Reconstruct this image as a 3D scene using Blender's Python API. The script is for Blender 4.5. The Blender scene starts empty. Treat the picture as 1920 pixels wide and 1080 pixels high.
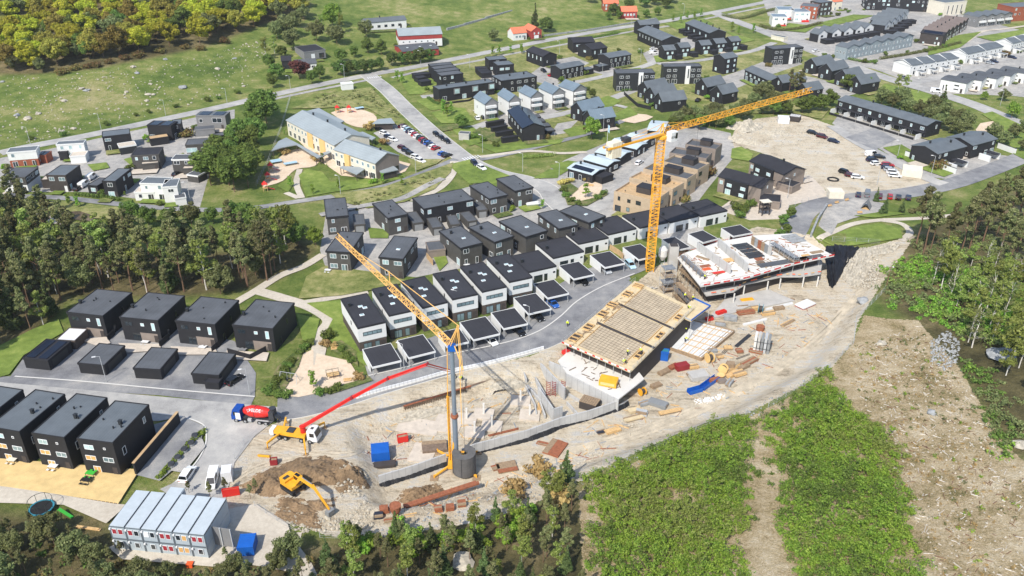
import bpy,bmesh,math,random
import numpy as np
from mathutils import Vector,Matrix
random.seed(7);np.random.seed(7)
R=math.radians
S=bpy.context.scene
COL=S.collection
# ---------------------------------------------------------------- camera
F,PITCH,H=1580.0,R(28.4),110.0
cd=bpy.data.cameras.new('camera');cam=bpy.data.objects.new('camera',cd);COL.objects.link(cam)
cam.location=(0,0,H);cam.rotation_euler=(R(90)-PITCH,0,0)
cd.sensor_width=36.0;cd.lens=36.0*F/1920;cd.clip_start=1.0;cd.clip_end=8000
S.camera=cam
# ---------------------------------------------------------------- sky, sun, exposure
SUN_AZ,SUN_EL=R(27+180),R(47)
W=bpy.data.worlds.new('World');S.world=W;W.use_nodes=True
nt=W.node_tree;bg=nt.nodes['Background']
sky=nt.nodes.new('ShaderNodeTexSky');sky.sky_type='NISHITA';sky.sun_disc=False
sky.sun_elevation=SUN_EL;sky.sun_rotation=SUN_AZ;sky.altitude=60
nt.links.new(sky.outputs[0],bg.inputs[0]);bg.inputs[1].default_value=0.15
sd=bpy.data.lights.new('sun','SUN');sun=bpy.data.objects.new('sun',sd);COL.objects.link(sun)
sd.energy=4.0;sd.angle=R(0.53);sd.color=(1.0,0.95,0.87)
sv=Vector((math.sin(SUN_AZ)*math.cos(SUN_EL),math.cos(SUN_AZ)*math.cos(SUN_EL),math.sin(SUN_EL)))
sun.rotation_euler=sv.to_track_quat('Z','Y').to_euler();sun.location=(0,0,300)
S.view_settings.view_transform='Standard';S.view_settings.look='None'
S.view_settings.exposure=0.42;S.view_settings.gamma=1.0;S.view_settings.use_curve_mapping=False
S.cycles.max_bounces=5;S.cycles.diffuse_bounces=3;S.cycles.glossy_bounces=2;S.cycles.transmission_bounces=2
S.cycles.transparent_max_bounces=4;S.cycles.caustics_reflective=False;S.cycles.caustics_refractive=False
# ---------------------------------------------------------------- surveying: photo point -> place on the terrain
CP,SP=math.cos(PITCH),math.sin(PITCH)
def ray(px,py):
 dx=(px-960)/F;dy=(540-py)/F
 return np.array([dx,CP+dy*SP,-SP+dy*CP])
def flat(px,py,z=0.0):
 d=ray(px,py);t=(z-H)/d[2]
 return np.array([d[0]*t,d[1]*t,z])
def sdist(X,Y,poly):
 """signed distance (inside positive) of points to a polygon, vectorised"""
 P=np.asarray(poly,float)[:,:2];ins=np.zeros(X.shape,bool);dm=np.full(X.shape,1e9)
 for i in range(len(P)):
  a=P[i];b=P[(i+1)%len(P)];e=b-a;L=max(e@e,1e-9)
  t=np.clip(((X-a[0])*e[0]+(Y-a[1])*e[1])/L,0,1)
  dm=np.minimum(dm,np.hypot(X-a[0]-t*e[0],Y-a[1]-t*e[1]))
  c=((a[1]>Y)!=(b[1]>Y))
  with np.errstate(divide='ignore',invalid='ignore'):
   xi=a[0]+(Y-a[1])*e[0]/(e[1]if abs(e[1])>1e-9 else 1e-9)
  ins^=c&(X<xi)
 return np.where(ins,dm,-dm)
ROADPX=[(0,287),(60,274),(150,257),(250,236),(310,223),(390,206),(490,183),(600,159),(700,139),(770,127),(870,107),(960,89),(1040,73),(1150,54),(1240,41),(1300,30),(1350,21),(1440,3)]
rp=[flat(*p)[:2]for p in ROADPX]
NWx=np.array([-1500,-600]+[p[0]for p in rp]+[300,900]);NWy=np.array([rp[0][1]-150,rp[0][1]-60]+[p[1]for p in rp]+[720,1300])
SEPX=[(300,1100),(560,1020),(740,985),(900,962),(1100,888),(1380,790),(1560,690),(1650,570),(1695,475),(1790,440),(1960,372)]
sp=[flat(*p)[:2]for p in SEPX]
SEx=np.array([-900,-120]+[p[0]for p in sp]+[400,900]);SEy=np.array([60,70]+[p[1]for p in sp]+[420,600])
PITPX=[(655,800),(720,768),(850,727),(1000,700),(1052,668),(1100,640),(1165,585),(1218,528),(1262,500),(1340,470),(1420,446),(1530,452),(1600,476),(1640,500),
         (1630,560),(1590,620),(1540,690),(1380,780),(1100,885),(900,945),(740,965),(690,950),(680,880),(660,840)]
PIT=[flat(*p,-1.5)[:2]for p in PITPX]
PITZ=-3.0
def hgt(X,Y):
 X=np.asarray(X,float);Y=np.asarray(Y,float)
 d=np.maximum(0,Y-np.interp(X,NWx,NWy)-9);z=np.minimum(0.105*d*d/(d+25),60)
 d=np.maximum(0,np.interp(X,SEx,SEy)-Y);z=z+np.minimum(0.14*d*d/(d+10),17)
 m=(X>-70)&(X<130)&(Y>90)&(Y<280)
 if m.any():
  s=np.clip(sdist(X[m],Y[m],PIT)/5.5+0.25,0,1);zz=np.array(z);zz[m]+=PITZ*s*s*(3-2*s);z=zz
 return z
def hz(x,y):return float(hgt(np.array([x]),np.array([y]))[0])
def G(px,py,dz=0.0):
 """place on the ground (raised by dz) seen at a photo point"""
 d=ray(px,py);lo,hi=(80-H)/d[2],(-12-H)/d[2]
 if d[2]>-0.02:hi=4000
 for k in range(3):
  t=np.linspace(lo,hi,120);zz=H+d[2]*t-hgt(d[0]*t,d[1]*t)-dz
  i=int(np.argmax(zz<0));i=max(i,1);lo,hi=t[i-1],t[i]
 t=(lo+hi)/2
 return np.array([d[0]*t,d[1]*t,H+d[2]*t])
def A(px,py,z):return flat(px,py,z)
def tile(ox,oy,s):return lambda x,y:(ox+x/s,oy+y/s)
T={}
for r_ in range(4):
 for c_ in range(4):T['t%d%d'%(r_+1,c_+1)]=tile(480*c_,270*r_,4)
T.update(Z1=tile(780,440,6),Z2=tile(980,360,6),Z3=tile(1180,340,6),Z4=tile(1020,200,6),Z5=tile(1220,430,5.3333),Z6=tile(960,520,6),
         Y1=tile(760,80,6),Y2=tile(960,30,6),Y3=tile(1180,20,7.385),Y4=tile(1420,0,7.385),Y5=tile(1660,0,7.385),Y6=tile(0,190,5.142),Y7=tile(220,180,4.908),
         V1=tile(620,530,5.5375),V2=tile(430,740,9),V3=tile(800,620,3.6),V4=tile(620,420,4.154),V5=tile(1200,560,5.4),V6=tile(900,660,5.4),V7=tile(480,160,4.5),
         X3=tile(1340,270,8),X6=tile(1560,160,5.3333),p=tile(0,0,1))
# ---------------------------------------------------------------- materials
def lin(c):
 c=[v/255 for v in c]
 return tuple(v/12.92 if v<=0.04045 else((v+0.055)/1.055)**2.4 for v in c)+(1,)
class N:
 def __init__(s,m):s.m=m;m.use_nodes=True;s.t=m.node_tree;s.b=s.t.nodes['Principled BSDF']
 def n(s,typ,**kw):
  x=s.t.nodes.new('ShaderNode'+typ)
  for k,v in kw.items():setattr(x,k,v)
  return x
 def l(s,a,b):s.t.links.new(a,b)
 def noise(s,vec,scale,detail=4,rough=0.6):
  x=s.n('TexNoise');x.inputs['Scale'].default_value=scale;x.inputs['Detail'].default_value=detail;x.inputs['Roughness'].default_value=rough
  s.l(vec,x.inputs['Vector']);return x.outputs['Fac']
 def ramp(s,fac,stops):
  x=s.n('ValToRGB');e=x.color_ramp.elements
  while len(e)<len(stops):e.new(0.5)
  for i,(p,c)in enumerate(stops):e[i].position=p;e[i].color=c if len(c)==4 else lin(c)
  s.l(fac,x.inputs[0]);return x.outputs[0]
 def mix(s,fac,a,b,typ='MIX'):
  x=s.n('Mix',data_type='RGBA',blend_type=typ)
  for i,v in((0,fac),(6,a),(7,b)):
   if hasattr(v,'is_linked')or hasattr(v,'links'):s.l(v,x.inputs[i])
   else:x.inputs[i].default_value=v if i==0 else(v if len(v)==4 else lin(v))
  return x.outputs[2]
 def bump(s,fac,strength,dist):
  x=s.n('Bump');x.inputs['Strength'].default_value=strength;x.inputs['Distance'].default_value=dist
  s.l(fac,x.inputs['Height']);s.l(x.outputs[0],s.b.inputs['Normal'])
 def math(s,op,a,b=None):
  x=s.n('Math',operation=op)
  for i,v in((0,a),(1,b)):
   if v is None:continue
   if isinstance(v,(int,float)):x.inputs[i].default_value=v
   else:s.l(v,x.inputs[i])
  return x.outputs[0]
M={}
def mat(name,c,rough=0.75,var=0.12,scale=0.8,metal=0.0,bump=0.0,stripe=None,fine=14.0,spec=0.4):
 m=bpy.data.materials.new(name);k=N(m);g=k.n('NewGeometry');tc=k.n('TexCoord');oi=k.n('ObjectInfo')
 c=lin(c);lo=tuple(v*(1-var*1.6)for v in c[:3])+(1,);hi=tuple(min(1,v*(1+var))for v in c[:3])+(1,)
 f1=k.noise(g.outputs['Position'],scale,5);f2=k.noise(g.outputs['Position'],fine,3)
 f=k.math('ADD',k.math('MULTIPLY',f1,0.65),k.math('MULTIPLY',f2,0.35))
 col=k.ramp(f,[(0.38,lo),(0.62,hi)])
 if stripe:
  ax,per=stripe;sx=k.n('SeparateXYZ');k.l(tc.outputs['Object'],sx.inputs[0])
  w=k.math('FRACT',k.math('MULTIPLY',sx.outputs[ax],1.0/per));st=k.math('LESS_THAN',w,0.1)
  col=k.mix(k.math('MULTIPLY',st,0.35),col,tuple(v*0.45 for v in c[:3])+(1,))
 col=k.mix(k.math('MULTIPLY',oi.outputs['Random'],0.12),col,tuple(v*0.75 for v in c[:3])+(1,))
 k.l(col,k.b.inputs['Base Color']);k.b.inputs['Roughness'].default_value=rough;k.b.inputs['Metallic'].default_value=metal
 k.b.inputs['Specular IOR Level'].default_value=spec
 if bump:k.bump(f2,bump,0.05)
 M[name]=m;return m
mat('black_wood',(37,37,40),0.7,0.12,stripe=(0,0.3));mat('black_roof',(43,43,48),0.85,0.14,0.35)
mat('grey_roof',(86,89,93),0.85,0.14,0.25,stripe=(0,1.0));mat('slate_roof',(98,104,108),0.6,0.1,0.3,stripe=(0,0.6))
mat('steel_roof',(150,158,160),0.5,0.07,0.2,stripe=(1,1.0));mat('pale_roof',(186,198,202),0.45,0.06,0.2,stripe=(1,0.6))
mat('blue_slate',(112,126,136),0.4,0.08,0.3,stripe=(0,0.9));mat('brown_roof',(116,104,98),0.7,0.1,0.5,stripe=(0,0.6))
mat('orange_roof',(214,118,86),0.8,0.14,1.5,stripe=(0,0.4));mat('felt',(51,51,56),0.9,0.12,0.2,stripe=(0,1.05))
mat('white_wall',(216,216,213),0.75,0.03,0.5);mat('charcoal',(76,74,71),0.75,0.1,stripe=(2,0.22));mat('brown_brick',(84,74,68),0.85,0.14,2.0,stripe=(2,0.2))
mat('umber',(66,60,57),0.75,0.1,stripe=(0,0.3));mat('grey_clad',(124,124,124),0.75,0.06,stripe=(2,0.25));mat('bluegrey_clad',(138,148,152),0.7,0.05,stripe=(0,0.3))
mat('beige_clad',(180,160,134),0.75,0.07,stripe=(2,0.22));mat('taupe_clad',(136,124,114),0.75,0.07,stripe=(2,0.22));mat('cream',(214,207,190),0.75,0.05)
mat('rust_clad',(150,84,60),0.75,0.12,stripe=(2,0.25));mat('red_wood',(158,62,58),0.75,0.1,stripe=(0,0.3));mat('ochre',(222,186,124),0.75,0.06)
mat('deck',(190,160,120),0.8,0.14,stripe=(1,0.3));mat('new_deck',(212,184,128),0.8,0.1,0.6,stripe=(1,0.28));mat('terrace',(196,184,168),0.85,0.1,0.8)
mat('concrete',(178,175,169),0.85,0.09,0.4,bump=0.15);mat('pale_concrete',(208,205,198),0.85,0.05,0.3);mat('wall_concrete',(182,181,178),0.8,0.08,0.5,stripe=(0,1.25))
mat('plywood',(206,187,150),0.75,0.1,0.9);mat('timber',(206,170,118),0.8,0.16,2.0);mat('old_timber',(150,128,102),0.85,0.2,2.0)
mat('rebar',(122,104,88),0.8,0.2,2);mat('rust',(150,92,64),0.85,0.2,2);mat('steel',(150,152,154),0.45,0.1,1,metal=0.5);mat('galv',(176,178,178),0.5,0.06)
mat('dark_steel',(58,60,64),0.6,0.12);mat('crane_yellow',(232,168,52),0.5,0.08);mat('crane_pale',(236,186,110),0.5,0.08);mat('machine_yellow',(228,166,44),0.45,0.1)
mat('mast_grey',(126,138,150),0.45,0.06,metal=0.2);mat('ballast',(96,94,92),0.9,0.14,stripe=(2,0.42));mat('white_paint',(218,218,217),0.45,0.03);mat('cream_block',(226,214,190),0.8,0.06)
mat('red_paint',(206,44,36),0.4,0.06);mat('blue_paint',(26,92,176),0.45,0.06);mat('deep_blue',(20,70,150),0.5,0.06);mat('teal',(54,128,146),0.5,0.06);mat('orange',(232,92,40),0.55,0.05);mat('maroon',(142,44,48),0.55,0.08)
mat('hivis',(214,232,40),0.7,0.05);mat('navy_cloth',(40,44,58),0.85,0.1);mat('skin',(206,160,130),0.6,0.05);mat('rubber',(30,30,31),0.9,0.1);mat('hub',(170,172,174),0.4,0.05,metal=0.4)
mat('solar',(22,26,40),0.25,0.1,stripe=(0,1.0),spec=0.6);mat('module_grey',(166,176,182),0.55,0.05);mat('module_roof',(180,188,192),0.6,0.05);mat('module_frame',(96,104,110),0.6,0.05)
mat('curtain_red',(150,42,50),0.8,0.1);mat('curtain_tan',(206,160,96),0.8,0.1);mat('frame_dark',(44,46,48),0.5,0.05);mat('frame_white',(226,228,228),0.5,0.03)
mat('tarp_black',(30,30,33),0.45,0.3,0.6);mat('membrane',(30,30,32),0.7,0.2);mat('sheet_white',(214,214,211),0.6,0.04);mat('grey_metal',(132,134,134),0.55,0.06)
mat('green_plastic',(64,170,60),0.5,0.05);mat('bark',(120,94,74),0.95,0.25,3.0);mat('birch_bark',(206,200,190),0.85,0.2,4.0);mat('rock',(176,168,152),0.9,0.2,1.2,bump=0.4);mat('rock_grey',(150,152,152),0.9,0.2,1.0,bump=0.4)
mat('mulch',(112,90,74),0.95,0.2,2);mat('soil',(132,110,84),0.95,0.3,0.35,bump=0.8,fine=3);mat('lead_glass',(52,60,66),0.15,0.2,spec=0.7);mat('car_glass',(20,23,27),0.08,0.1,spec=0.8);mat('lamp_glass',(236,238,240),0.3,0.02);mat('tail_red',(160,20,20),0.3,0.02)
mat('trampoline',(44,56,50),0.8,0.1)
def glass(name,c,r=0.06):
 m=mat(name,c,r,0.25,0.15,spec=0.9);return m
glass('pane',(118,140,146));glass('pane_pale',(176,204,206));glass('pane_dark',(44,52,58))
def ground_mat(name,stops,s1=0.06,s2=1.4,s3=9.0,rough=0.95,bump=0.5,w=(0.35,0.35,0.3)):
 m=bpy.data.materials.new(name);k=N(m);g=k.n('NewGeometry');P=g.outputs['Position']
 a,b,c=k.noise(P,s1,5),k.noise(P,s2,5,0.65),k.noise(P,s3,3,0.7)
 f=k.math('ADD',k.math('ADD',k.math('MULTIPLY',a,w[0]),k.math('MULTIPLY',b,w[1])),k.math('MULTIPLY',c,w[2]))
 f=k.math('ADD',k.math('MULTIPLY',f,1.9),-0.45)
 k.l(k.ramp(f,stops),k.b.inputs['Base Color']);k.b.inputs['Roughness'].default_value=rough;k.b.inputs['Specular IOR Level'].default_value=0.25
 k.bump(k.math('ADD',b,c),bump,0.15);M[name]=m;return m
ground_mat('asphalt',[(0.28,(132,130,128)),(0.45,(158,156,152)),(0.6,(172,169,163)),(0.72,(186,182,174))],0.045,0.3,5,bump=0.12,rough=0.85,w=(.45,.35,.2))
ground_mat('new_asphalt',[(0.28,(104,104,106)),(0.45,(126,126,127)),(0.6,(144,143,141)),(0.72,(164,160,154))],0.05,0.25,5,bump=0.12,rough=0.85,w=(.45,.35,.2))
ground_mat('pavers',[(0.3,(132,130,126)),(0.5,(158,155,150)),(0.7,(184,178,168))],0.1,0.5,4,bump=0.15,rough=0.9)
ground_mat('path_gravel',[(0.3,(172,162,146)),(0.7,(202,193,177))],0.1,1.5,9,bump=0.3)
ground_mat('sand',[(0.3,(194,172,146)),(0.7,(218,200,176))],0.2,1.2,9,bump=0.3)
ground_mat('lawn',[(0.3,(86,104,44)),(0.5,(110,128,56)),(0.62,(130,144,70)),(0.75,(154,156,92))],0.06,0.4,6,bump=0.6)
ground_mat('rough_grass',[(0.3,(82,94,44)),(0.45,(116,122,66)),(0.58,(146,142,92)),(0.72,(172,160,118))],0.07,0.5,5,bump=0.8)
ground_mat('garden',[(0.32,(58,76,34)),(0.5,(94,106,54)),(0.66,(136,122,90)),(0.75,(160,150,128))],0.2,1.3,5,bump=0.8)
ground_mat('brook',[(0.3,(58,48,34)),(0.6,(110,92,66)),(0.75,(150,138,116))],0.1,1.0,5,rough=0.35,bump=0.4)
def leaf_mat(name,cols,trans=0.25):
 m=bpy.data.materials.new(name);k=N(m);g=k.n('NewGeometry');oi=k.n('ObjectInfo')
 c=k.ramp(g.outputs['Random Per Island'],[(i/(len(cols)-1),x)for i,x in enumerate(cols)])
 h=k.n('HueSaturation');k.l(c,h.inputs['Color'])
 k.l(k.math('ADD',k.math('MULTIPLY',oi.outputs['Random'],0.05),0.475),h.inputs['Hue']);k.l(k.math('ADD',k.math('MULTIPLY',oi.outputs['Random'],0.55),0.72),h.inputs['Value'])
 k.l(h.outputs[0],k.b.inputs['Base Color']);k.b.inputs['Roughness'].default_value=0.7;k.b.inputs['Specular IOR Level'].default_value=0.2
 tr=k.n('BsdfTranslucent');k.l(h.outputs[0],tr.inputs[0]);mx=k.n('MixShader');mx.inputs[0].default_value=trans
 k.l(k.b.outputs[0],mx.inputs[1]);k.l(tr.outputs[0],mx.inputs[2]);k.l(mx.outputs[0],k.t.nodes['Material Output'].inputs['Surface'])
 M[name]=m;return m
leaf_mat('leaf_pine',[(82,90,52),(106,112,66),(132,134,88),(152,148,106)],0.35);leaf_mat('leaf_spruce',[(66,82,48),(90,106,60),(112,126,76)],0.3)
leaf_mat('leaf_maple',[(146,152,40),(176,180,52),(202,198,70),(160,162,52)],0.45);leaf_mat('leaf_oak',[(124,118,52),(148,138,60),(168,156,74),(130,128,56)],0.4)
leaf_mat('leaf_green',[(78,98,44),(104,126,56),(130,150,74),(92,112,52)],0.4);leaf_mat('leaf_fresh',[(100,134,48),(128,162,60),(156,184,82),(114,146,58)],0.45)
leaf_mat('leaf_dark',[(72,92,46),(96,118,58),(120,140,72)],0.4);leaf_mat('leaf_olive',[(98,108,66),(122,130,80),(146,150,100)],0.4);leaf_mat('leaf_purple',[(78,44,44),(104,60,56),(122,76,68)],0.3)
leaf_mat('leaf_birch',[(116,132,62),(142,156,78),(166,176,98)],0.45);leaf_mat('leaf_scrub',[(104,132,46),(130,160,56),(152,180,70),(170,190,90)],0.45);leaf_mat('leaf_dry',[(160,142,84),(192,170,104),(206,186,122)],0.3)
leaf_mat('leaf_heath',[(108,82,54),(130,104,66),(120,116,64),(100,100,54)],0.25)
# ---------------------------------------------------------------- mesh helpers
def tag(o,label=None,cat=None,group=None,kind=None):
 if label:o['label']=label
 if cat:o['category']=cat
 if group:o['group']=group
 if kind:o['kind']=kind
 return o
def link(name,data,mats=None,parent=None,loc=None,rz=None):
 o=bpy.data.objects.new(name,data);COL.objects.link(o)
 if parent is not None:o.parent=parent
 if loc is not None:o.location=loc
 if rz is not None:o.rotation_euler=(0,0,rz)
 return o
def empty(name,loc,rz=0.0):
 o=link(name,None,loc=loc,rz=rz);o.empty_display_size=0.3;return o
class MB:
 """collects boxes, prisms, bars and sheets into one mesh"""
 def __init__(s):s.v=[];s.f=[];s.mi=[];s.cur=0
 def add(s,vs,fs):
  n=len(s.v);s.v+=[tuple(float(c)for c in v)for v in vs];s.f+=[tuple(i+n for i in f)for f in fs];s.mi+=[s.cur]*len(fs);return s
 def box(s,x0,x1,y0,y1,z0,z1):
  return s.add([(x0,y0,z0),(x1,y0,z0),(x1,y1,z0),(x0,y1,z0),(x0,y0,z1),(x1,y0,z1),(x1,y1,z1),(x0,y1,z1)],
                     [(0,3,2,1),(4,5,6,7),(0,1,5,4),(1,2,6,5),(2,3,7,6),(3,0,4,7)])
 def prism(s,poly,z0,z1):
  """polygon (x, y) raised from z0 to z1; z0, z1 numbers or lists"""
  n=len(poly);a=z0 if isinstance(z0,(list,tuple))else[z0]*n;b=z1 if isinstance(z1,(list,tuple))else[z1]*n
  ar=sum(poly[i][0]*poly[(i+1)%n][1]-poly[(i+1)%n][0]*poly[i][1]for i in range(n))
  if ar<0:poly=poly[::-1];a=list(a)[::-1];b=list(b)[::-1]
  return s.add([(p[0],p[1],a[i])for i,p in enumerate(poly)]+[(p[0],p[1],b[i])for i,p in enumerate(poly)],
                     [tuple(range(n))[::-1],tuple(range(n,2*n))]+[(i,(i+1)%n,n+(i+1)%n,n+i)for i in range(n)])
 def bar(s,p,q,r,n=4,r2=None):
  p,q=Vector(p),Vector(q);d=q-p
  if d.length<1e-6:return s
  r2=r if r2 is None else r2;u=d.normalized();e=Vector((0,0,1))if abs(u.z)<0.95 else Vector((1,0,0))
  a=u.cross(e).normalized();b=u.cross(a);off=math.pi/4 if n==4 else 0;vs=[]
  for c,rr in((p,r),(q,r2)):
   for i in range(n):
    t=off+2*math.pi*i/n;vs.append(c+(a*math.cos(t)+b*math.sin(t))*rr)
  return s.add(vs,[tuple(range(n)),tuple(range(2*n-1,n-1,-1))]+[(i,i+n,(i+1)%n+n,(i+1)%n)for i in range(n)])
 def slab(s,p,q,t,z0,z1):
  """upright wall piece from p to q, thickness t"""
  p,q=np.array(p[:2],float),np.array(q[:2],float);d=q-p;d/=max(np.linalg.norm(d),1e-6);n=np.array([-d[1],d[0]])*t/2
  return s.prism([tuple(p-n),tuple(q-n),tuple(q+n),tuple(p+n)],z0,z1)
 def ring(s,c,r0,r1,z0,z1,n=16,a0=0,a1=2*math.pi):
  full=abs(a1-a0-2*math.pi)<1e-6
  for i in range(n):
   t0=a0+(a1-a0)*i/n;t1=a0+(a1-a0)*(i+1)/n
   P=lambda r,t:(c[0]+r*math.cos(t),c[1]+r*math.sin(t))
   s.prism([P(r0,t0),P(r1,t0),P(r1,t1),P(r0,t1)],z0,z1)
  return s
 def lathe(s,prof,n=14,c=(0,0),axis='z'):
  vs=[];
  for r,z in prof:
   for i in range(n):
    t=2*math.pi*i/n;x,y=r*math.cos(t),r*math.sin(t)
    vs.append((c[0]+x,c[1]+y,z)if axis=='z' else(z,c[0]+x,c[1]+y))
  m=len(prof);fs=[(k*n+i,k*n+(i+1)%n,(k+1)*n+(i+1)%n,(k+1)*n+i)for k in range(m-1)for i in range(n)]
  fs+=[tuple(range(n))[::-1],tuple(range((m-1)*n,m*n))]
  return s.add(vs,fs)
 def mesh(s,name,mats):
  me=bpy.data.meshes.new(name);me.from_pydata(s.v,[],s.f)
  for m in(mats if isinstance(mats,(list,tuple))else[mats]):me.materials.append(M[m]if isinstance(m,str)else m)
  if any(s.mi):me.polygons.foreach_set('material_index',s.mi)
  me.update();return me
 def obj(s,name,mats,parent=None,loc=None,rz=None):return link(name,s.mesh(name,mats),parent=parent,loc=loc,rz=rz)
def copy_tree(o,parent=None):
 c=o.copy();COL.objects.link(c);c.parent=parent
 for ch in KIDS.get(o.name,[x for x in o.children]):copy_tree(ch,c)
 return c
KIDS={}
# ---------------------------------------------------------------- terrain
def poly_w(px,dz=0.0):return[G(*p,dz)[:2]for p in px]
xs=np.concatenate([np.linspace(-2600,-330,40),np.linspace(-320,-130,96)[0:],np.linspace(-128,150,232),np.linspace(153,420,110),np.linspace(440,2600,40)])
ys=np.concatenate([np.linspace(-900,70,20),np.linspace(76,290,215),np.linspace(292,720,180),np.linspace(735,3600,70)])
XX,YY=np.meshgrid(xs,ys);ZZ=hgt(XX.ravel(),YY.ravel()).reshape(XX.shape)
SITE_POLY=poly_w([(432,860),(470,812),(540,784),(600,774),(640,764),(720,738),(850,699),(1000,666),(1050,640),(1110,604),(1200,524),(1230,500),(1330,455),(1420,425),(1520,440),(1570,480),(1600,478),(1700,445),(1718,440),(1690,480),(1655,530),(1610,600),(1600,640),(1560,690),(1500,725),(1400,775),(1330,790),(1150,868),(1080,905),(960,965),(860,985),(700,1010),(620,1005),(560,985),(500,960),(430,960),(400,940)])
LOT_POLY=poly_w([(1360,285),(1380,238),(1420,222),(1500,214),(1560,235),(1640,285),(1740,335),(1760,345),(1580,366),(1500,340),(1470,300),(1400,278)])
FOREST=[poly_w([(-60,372),(60,395),(160,470),(330,475),(420,470),(560,440),(600,470),(560,505),(470,545),(330,560),(130,560),(60,640),(-60,690)]),
          poly_w([(-80,1100),(-80,945),(40,960),(200,960),(260,1050),(420,1062),(500,1020),(620,1012),(760,985),(900,965),(1090,905),(1110,960),(1110,1100)]),
          poly_w([(-60,140),(60,140),(180,130),(280,110),(380,90),(500,45),(560,50),(580,10),(560,-40),(-60,-60)]),
          poly_w([(1700,440),(1800,400),(1960,330),(1960,860),(1880,860),(1800,700),(1700,600),(1650,560),(1670,500)])]
SLASH=[poly_w([(1560,690),(1600,640),(1620,590),(1720,600),(1800,690),(1880,830),(1960,900),(1960,1120),(1740,1120),(1700,950),(1680,860),(1600,770)]),
         poly_w([(1085,920),(1125,895),(1250,840),(1390,790),(1500,735),(1560,690),(1620,760),(1720,900),(1800,1120),(1095,1120)])]
def soft(polys,w):
 m=np.zeros(XX.size)
 for p in polys:m=np.maximum(m,np.clip(sdist(XX.ravel(),YY.ravel(),p)/w+0.5,0,1))
 return m
msk=np.stack([soft([SITE_POLY,LOT_POLY],3.0),soft(FOREST,5.0),soft(SLASH,4.0),np.ones(XX.size)],1)
vn=np.stack([XX.ravel(),YY.ravel(),ZZ.ravel()],1);nx,ny=len(xs),len(ys)
ii=(np.arange(ny-1)[:,None]*nx+np.arange(nx-1)[None,:]).ravel()
fa=np.stack([ii,ii+1,ii+1+nx,ii+nx],1)
me=bpy.data.meshes.new('terrain');me.vertices.add(len(vn));me.vertices.foreach_set('co',vn.ravel());me.loops.add(fa.size);me.loops.foreach_set('vertex_index',fa.ravel())
me.polygons.add(len(fa));me.polygons.foreach_set('loop_start',np.arange(0,fa.size,4));me.polygons.foreach_set('loop_total',np.full(len(fa),4));me.polygons.foreach_set('use_smooth',np.ones(len(fa),bool));me.update()
at=me.color_attributes.new('cover','FLOAT_COLOR','POINT');at.data.foreach_set('color',msk.astype(np.float32).ravel())
m=bpy.data.materials.new('terrain');k=N(m);g=k.n('NewGeometry');P=g.outputs['Position'];ca=k.n('VertexColor',layer_name='cover');sx=k.n('SeparateColor');k.l(ca.outputs[0],sx.inputs[0])
n0,n1,n2,n3=k.noise(P,0.022,6,0.6),k.noise(P,0.16,6,0.65),k.noise(P,1.1,5,0.7),k.noise(P,6.0,3,0.7)
fg=k.math('ADD',k.math('ADD',k.math('MULTIPLY',n0,0.34),k.math('MULTIPLY',n1,0.33)),k.math('ADD',k.math('MULTIPLY',n2,0.18),k.math('MULTIPLY',n3,0.15)))
fw=lambda x:k.math('ADD',k.math('MULTIPLY',x,1.7),-0.35)
fg=fw(fg)
grass=k.ramp(fg,[(0.32,(78,98,42)),(0.44,(102,120,54)),(0.53,(128,136,72)),(0.62,(158,152,102)),(0.72,(180,168,126))])
mp=k.n('Mapping');mp.inputs['Rotation'].default_value=(0,0,R(-38));mp.inputs['Scale'].default_value=(0.12,1.3,1);k.l(P,mp.inputs['Vector']);rut=k.noise(mp.outputs[0],0.9,4,0.6)
fd=k.math('ADD',k.math('ADD',k.math('MULTIPLY',n1,0.36),k.math('MULTIPLY',rut,0.26)),k.math('ADD',k.math('MULTIPLY',n2,0.2),k.math('MULTIPLY',n3,0.18)))
fd=fw(fd)
dirt=k.ramp(fd,[(0.32,(150,137,117)),(0.4,(186,171,147)),(0.47,(212,197,171)),(0.55,(218,206,184)),(0.61,(202,197,188)),(0.7,(218,214,206))])
wood=k.ramp(fg,[(0.34,(70,66,42)),(0.5,(108,100,66)),(0.6,(138,124,90)),(0.7,(160,146,114))])
n4=k.noise(P,2.2,5,0.8)
fs_=k.math('ADD',k.math('MULTIPLY',n1,0.4),k.math('ADD',k.math('MULTIPLY',n4,0.35),k.math('MULTIPLY',n3,0.25)))
fs_=fw(fs_)
slash=k.ramp(fs_,[(0.32,(100,98,56)),(0.39,(142,128,86)),(0.47,(178,157,121)),(0.58,(203,185,151)),(0.7,(222,209,184))])
c=k.mix(sx.outputs[1],grass,wood)
edge=k.math('ADD',sx.outputs[2],k.math('MULTIPLY',k.math('SUBTRACT',n2,0.5),0.5));c=k.mix(k.math('GREATER_THAN',edge,0.5),c,slash)
edge2=k.math('ADD',sx.outputs[0],k.math('MULTIPLY',k.math('SUBTRACT',n2,0.5),0.6));c=k.mix(k.math('GREATER_THAN',edge2,0.5),c,dirt)
k.l(c,k.b.inputs['Base Color']);k.b.inputs['Roughness'].default_value=0.95;k.b.inputs['Specular IOR Level'].default_value=0.2
k.bump(k.math('ADD',k.math('MULTIPLY',n2,1.3),n3),1.0,0.4)
me.materials.append(m);tag(link('terrain',me),kind='structure')
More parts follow.
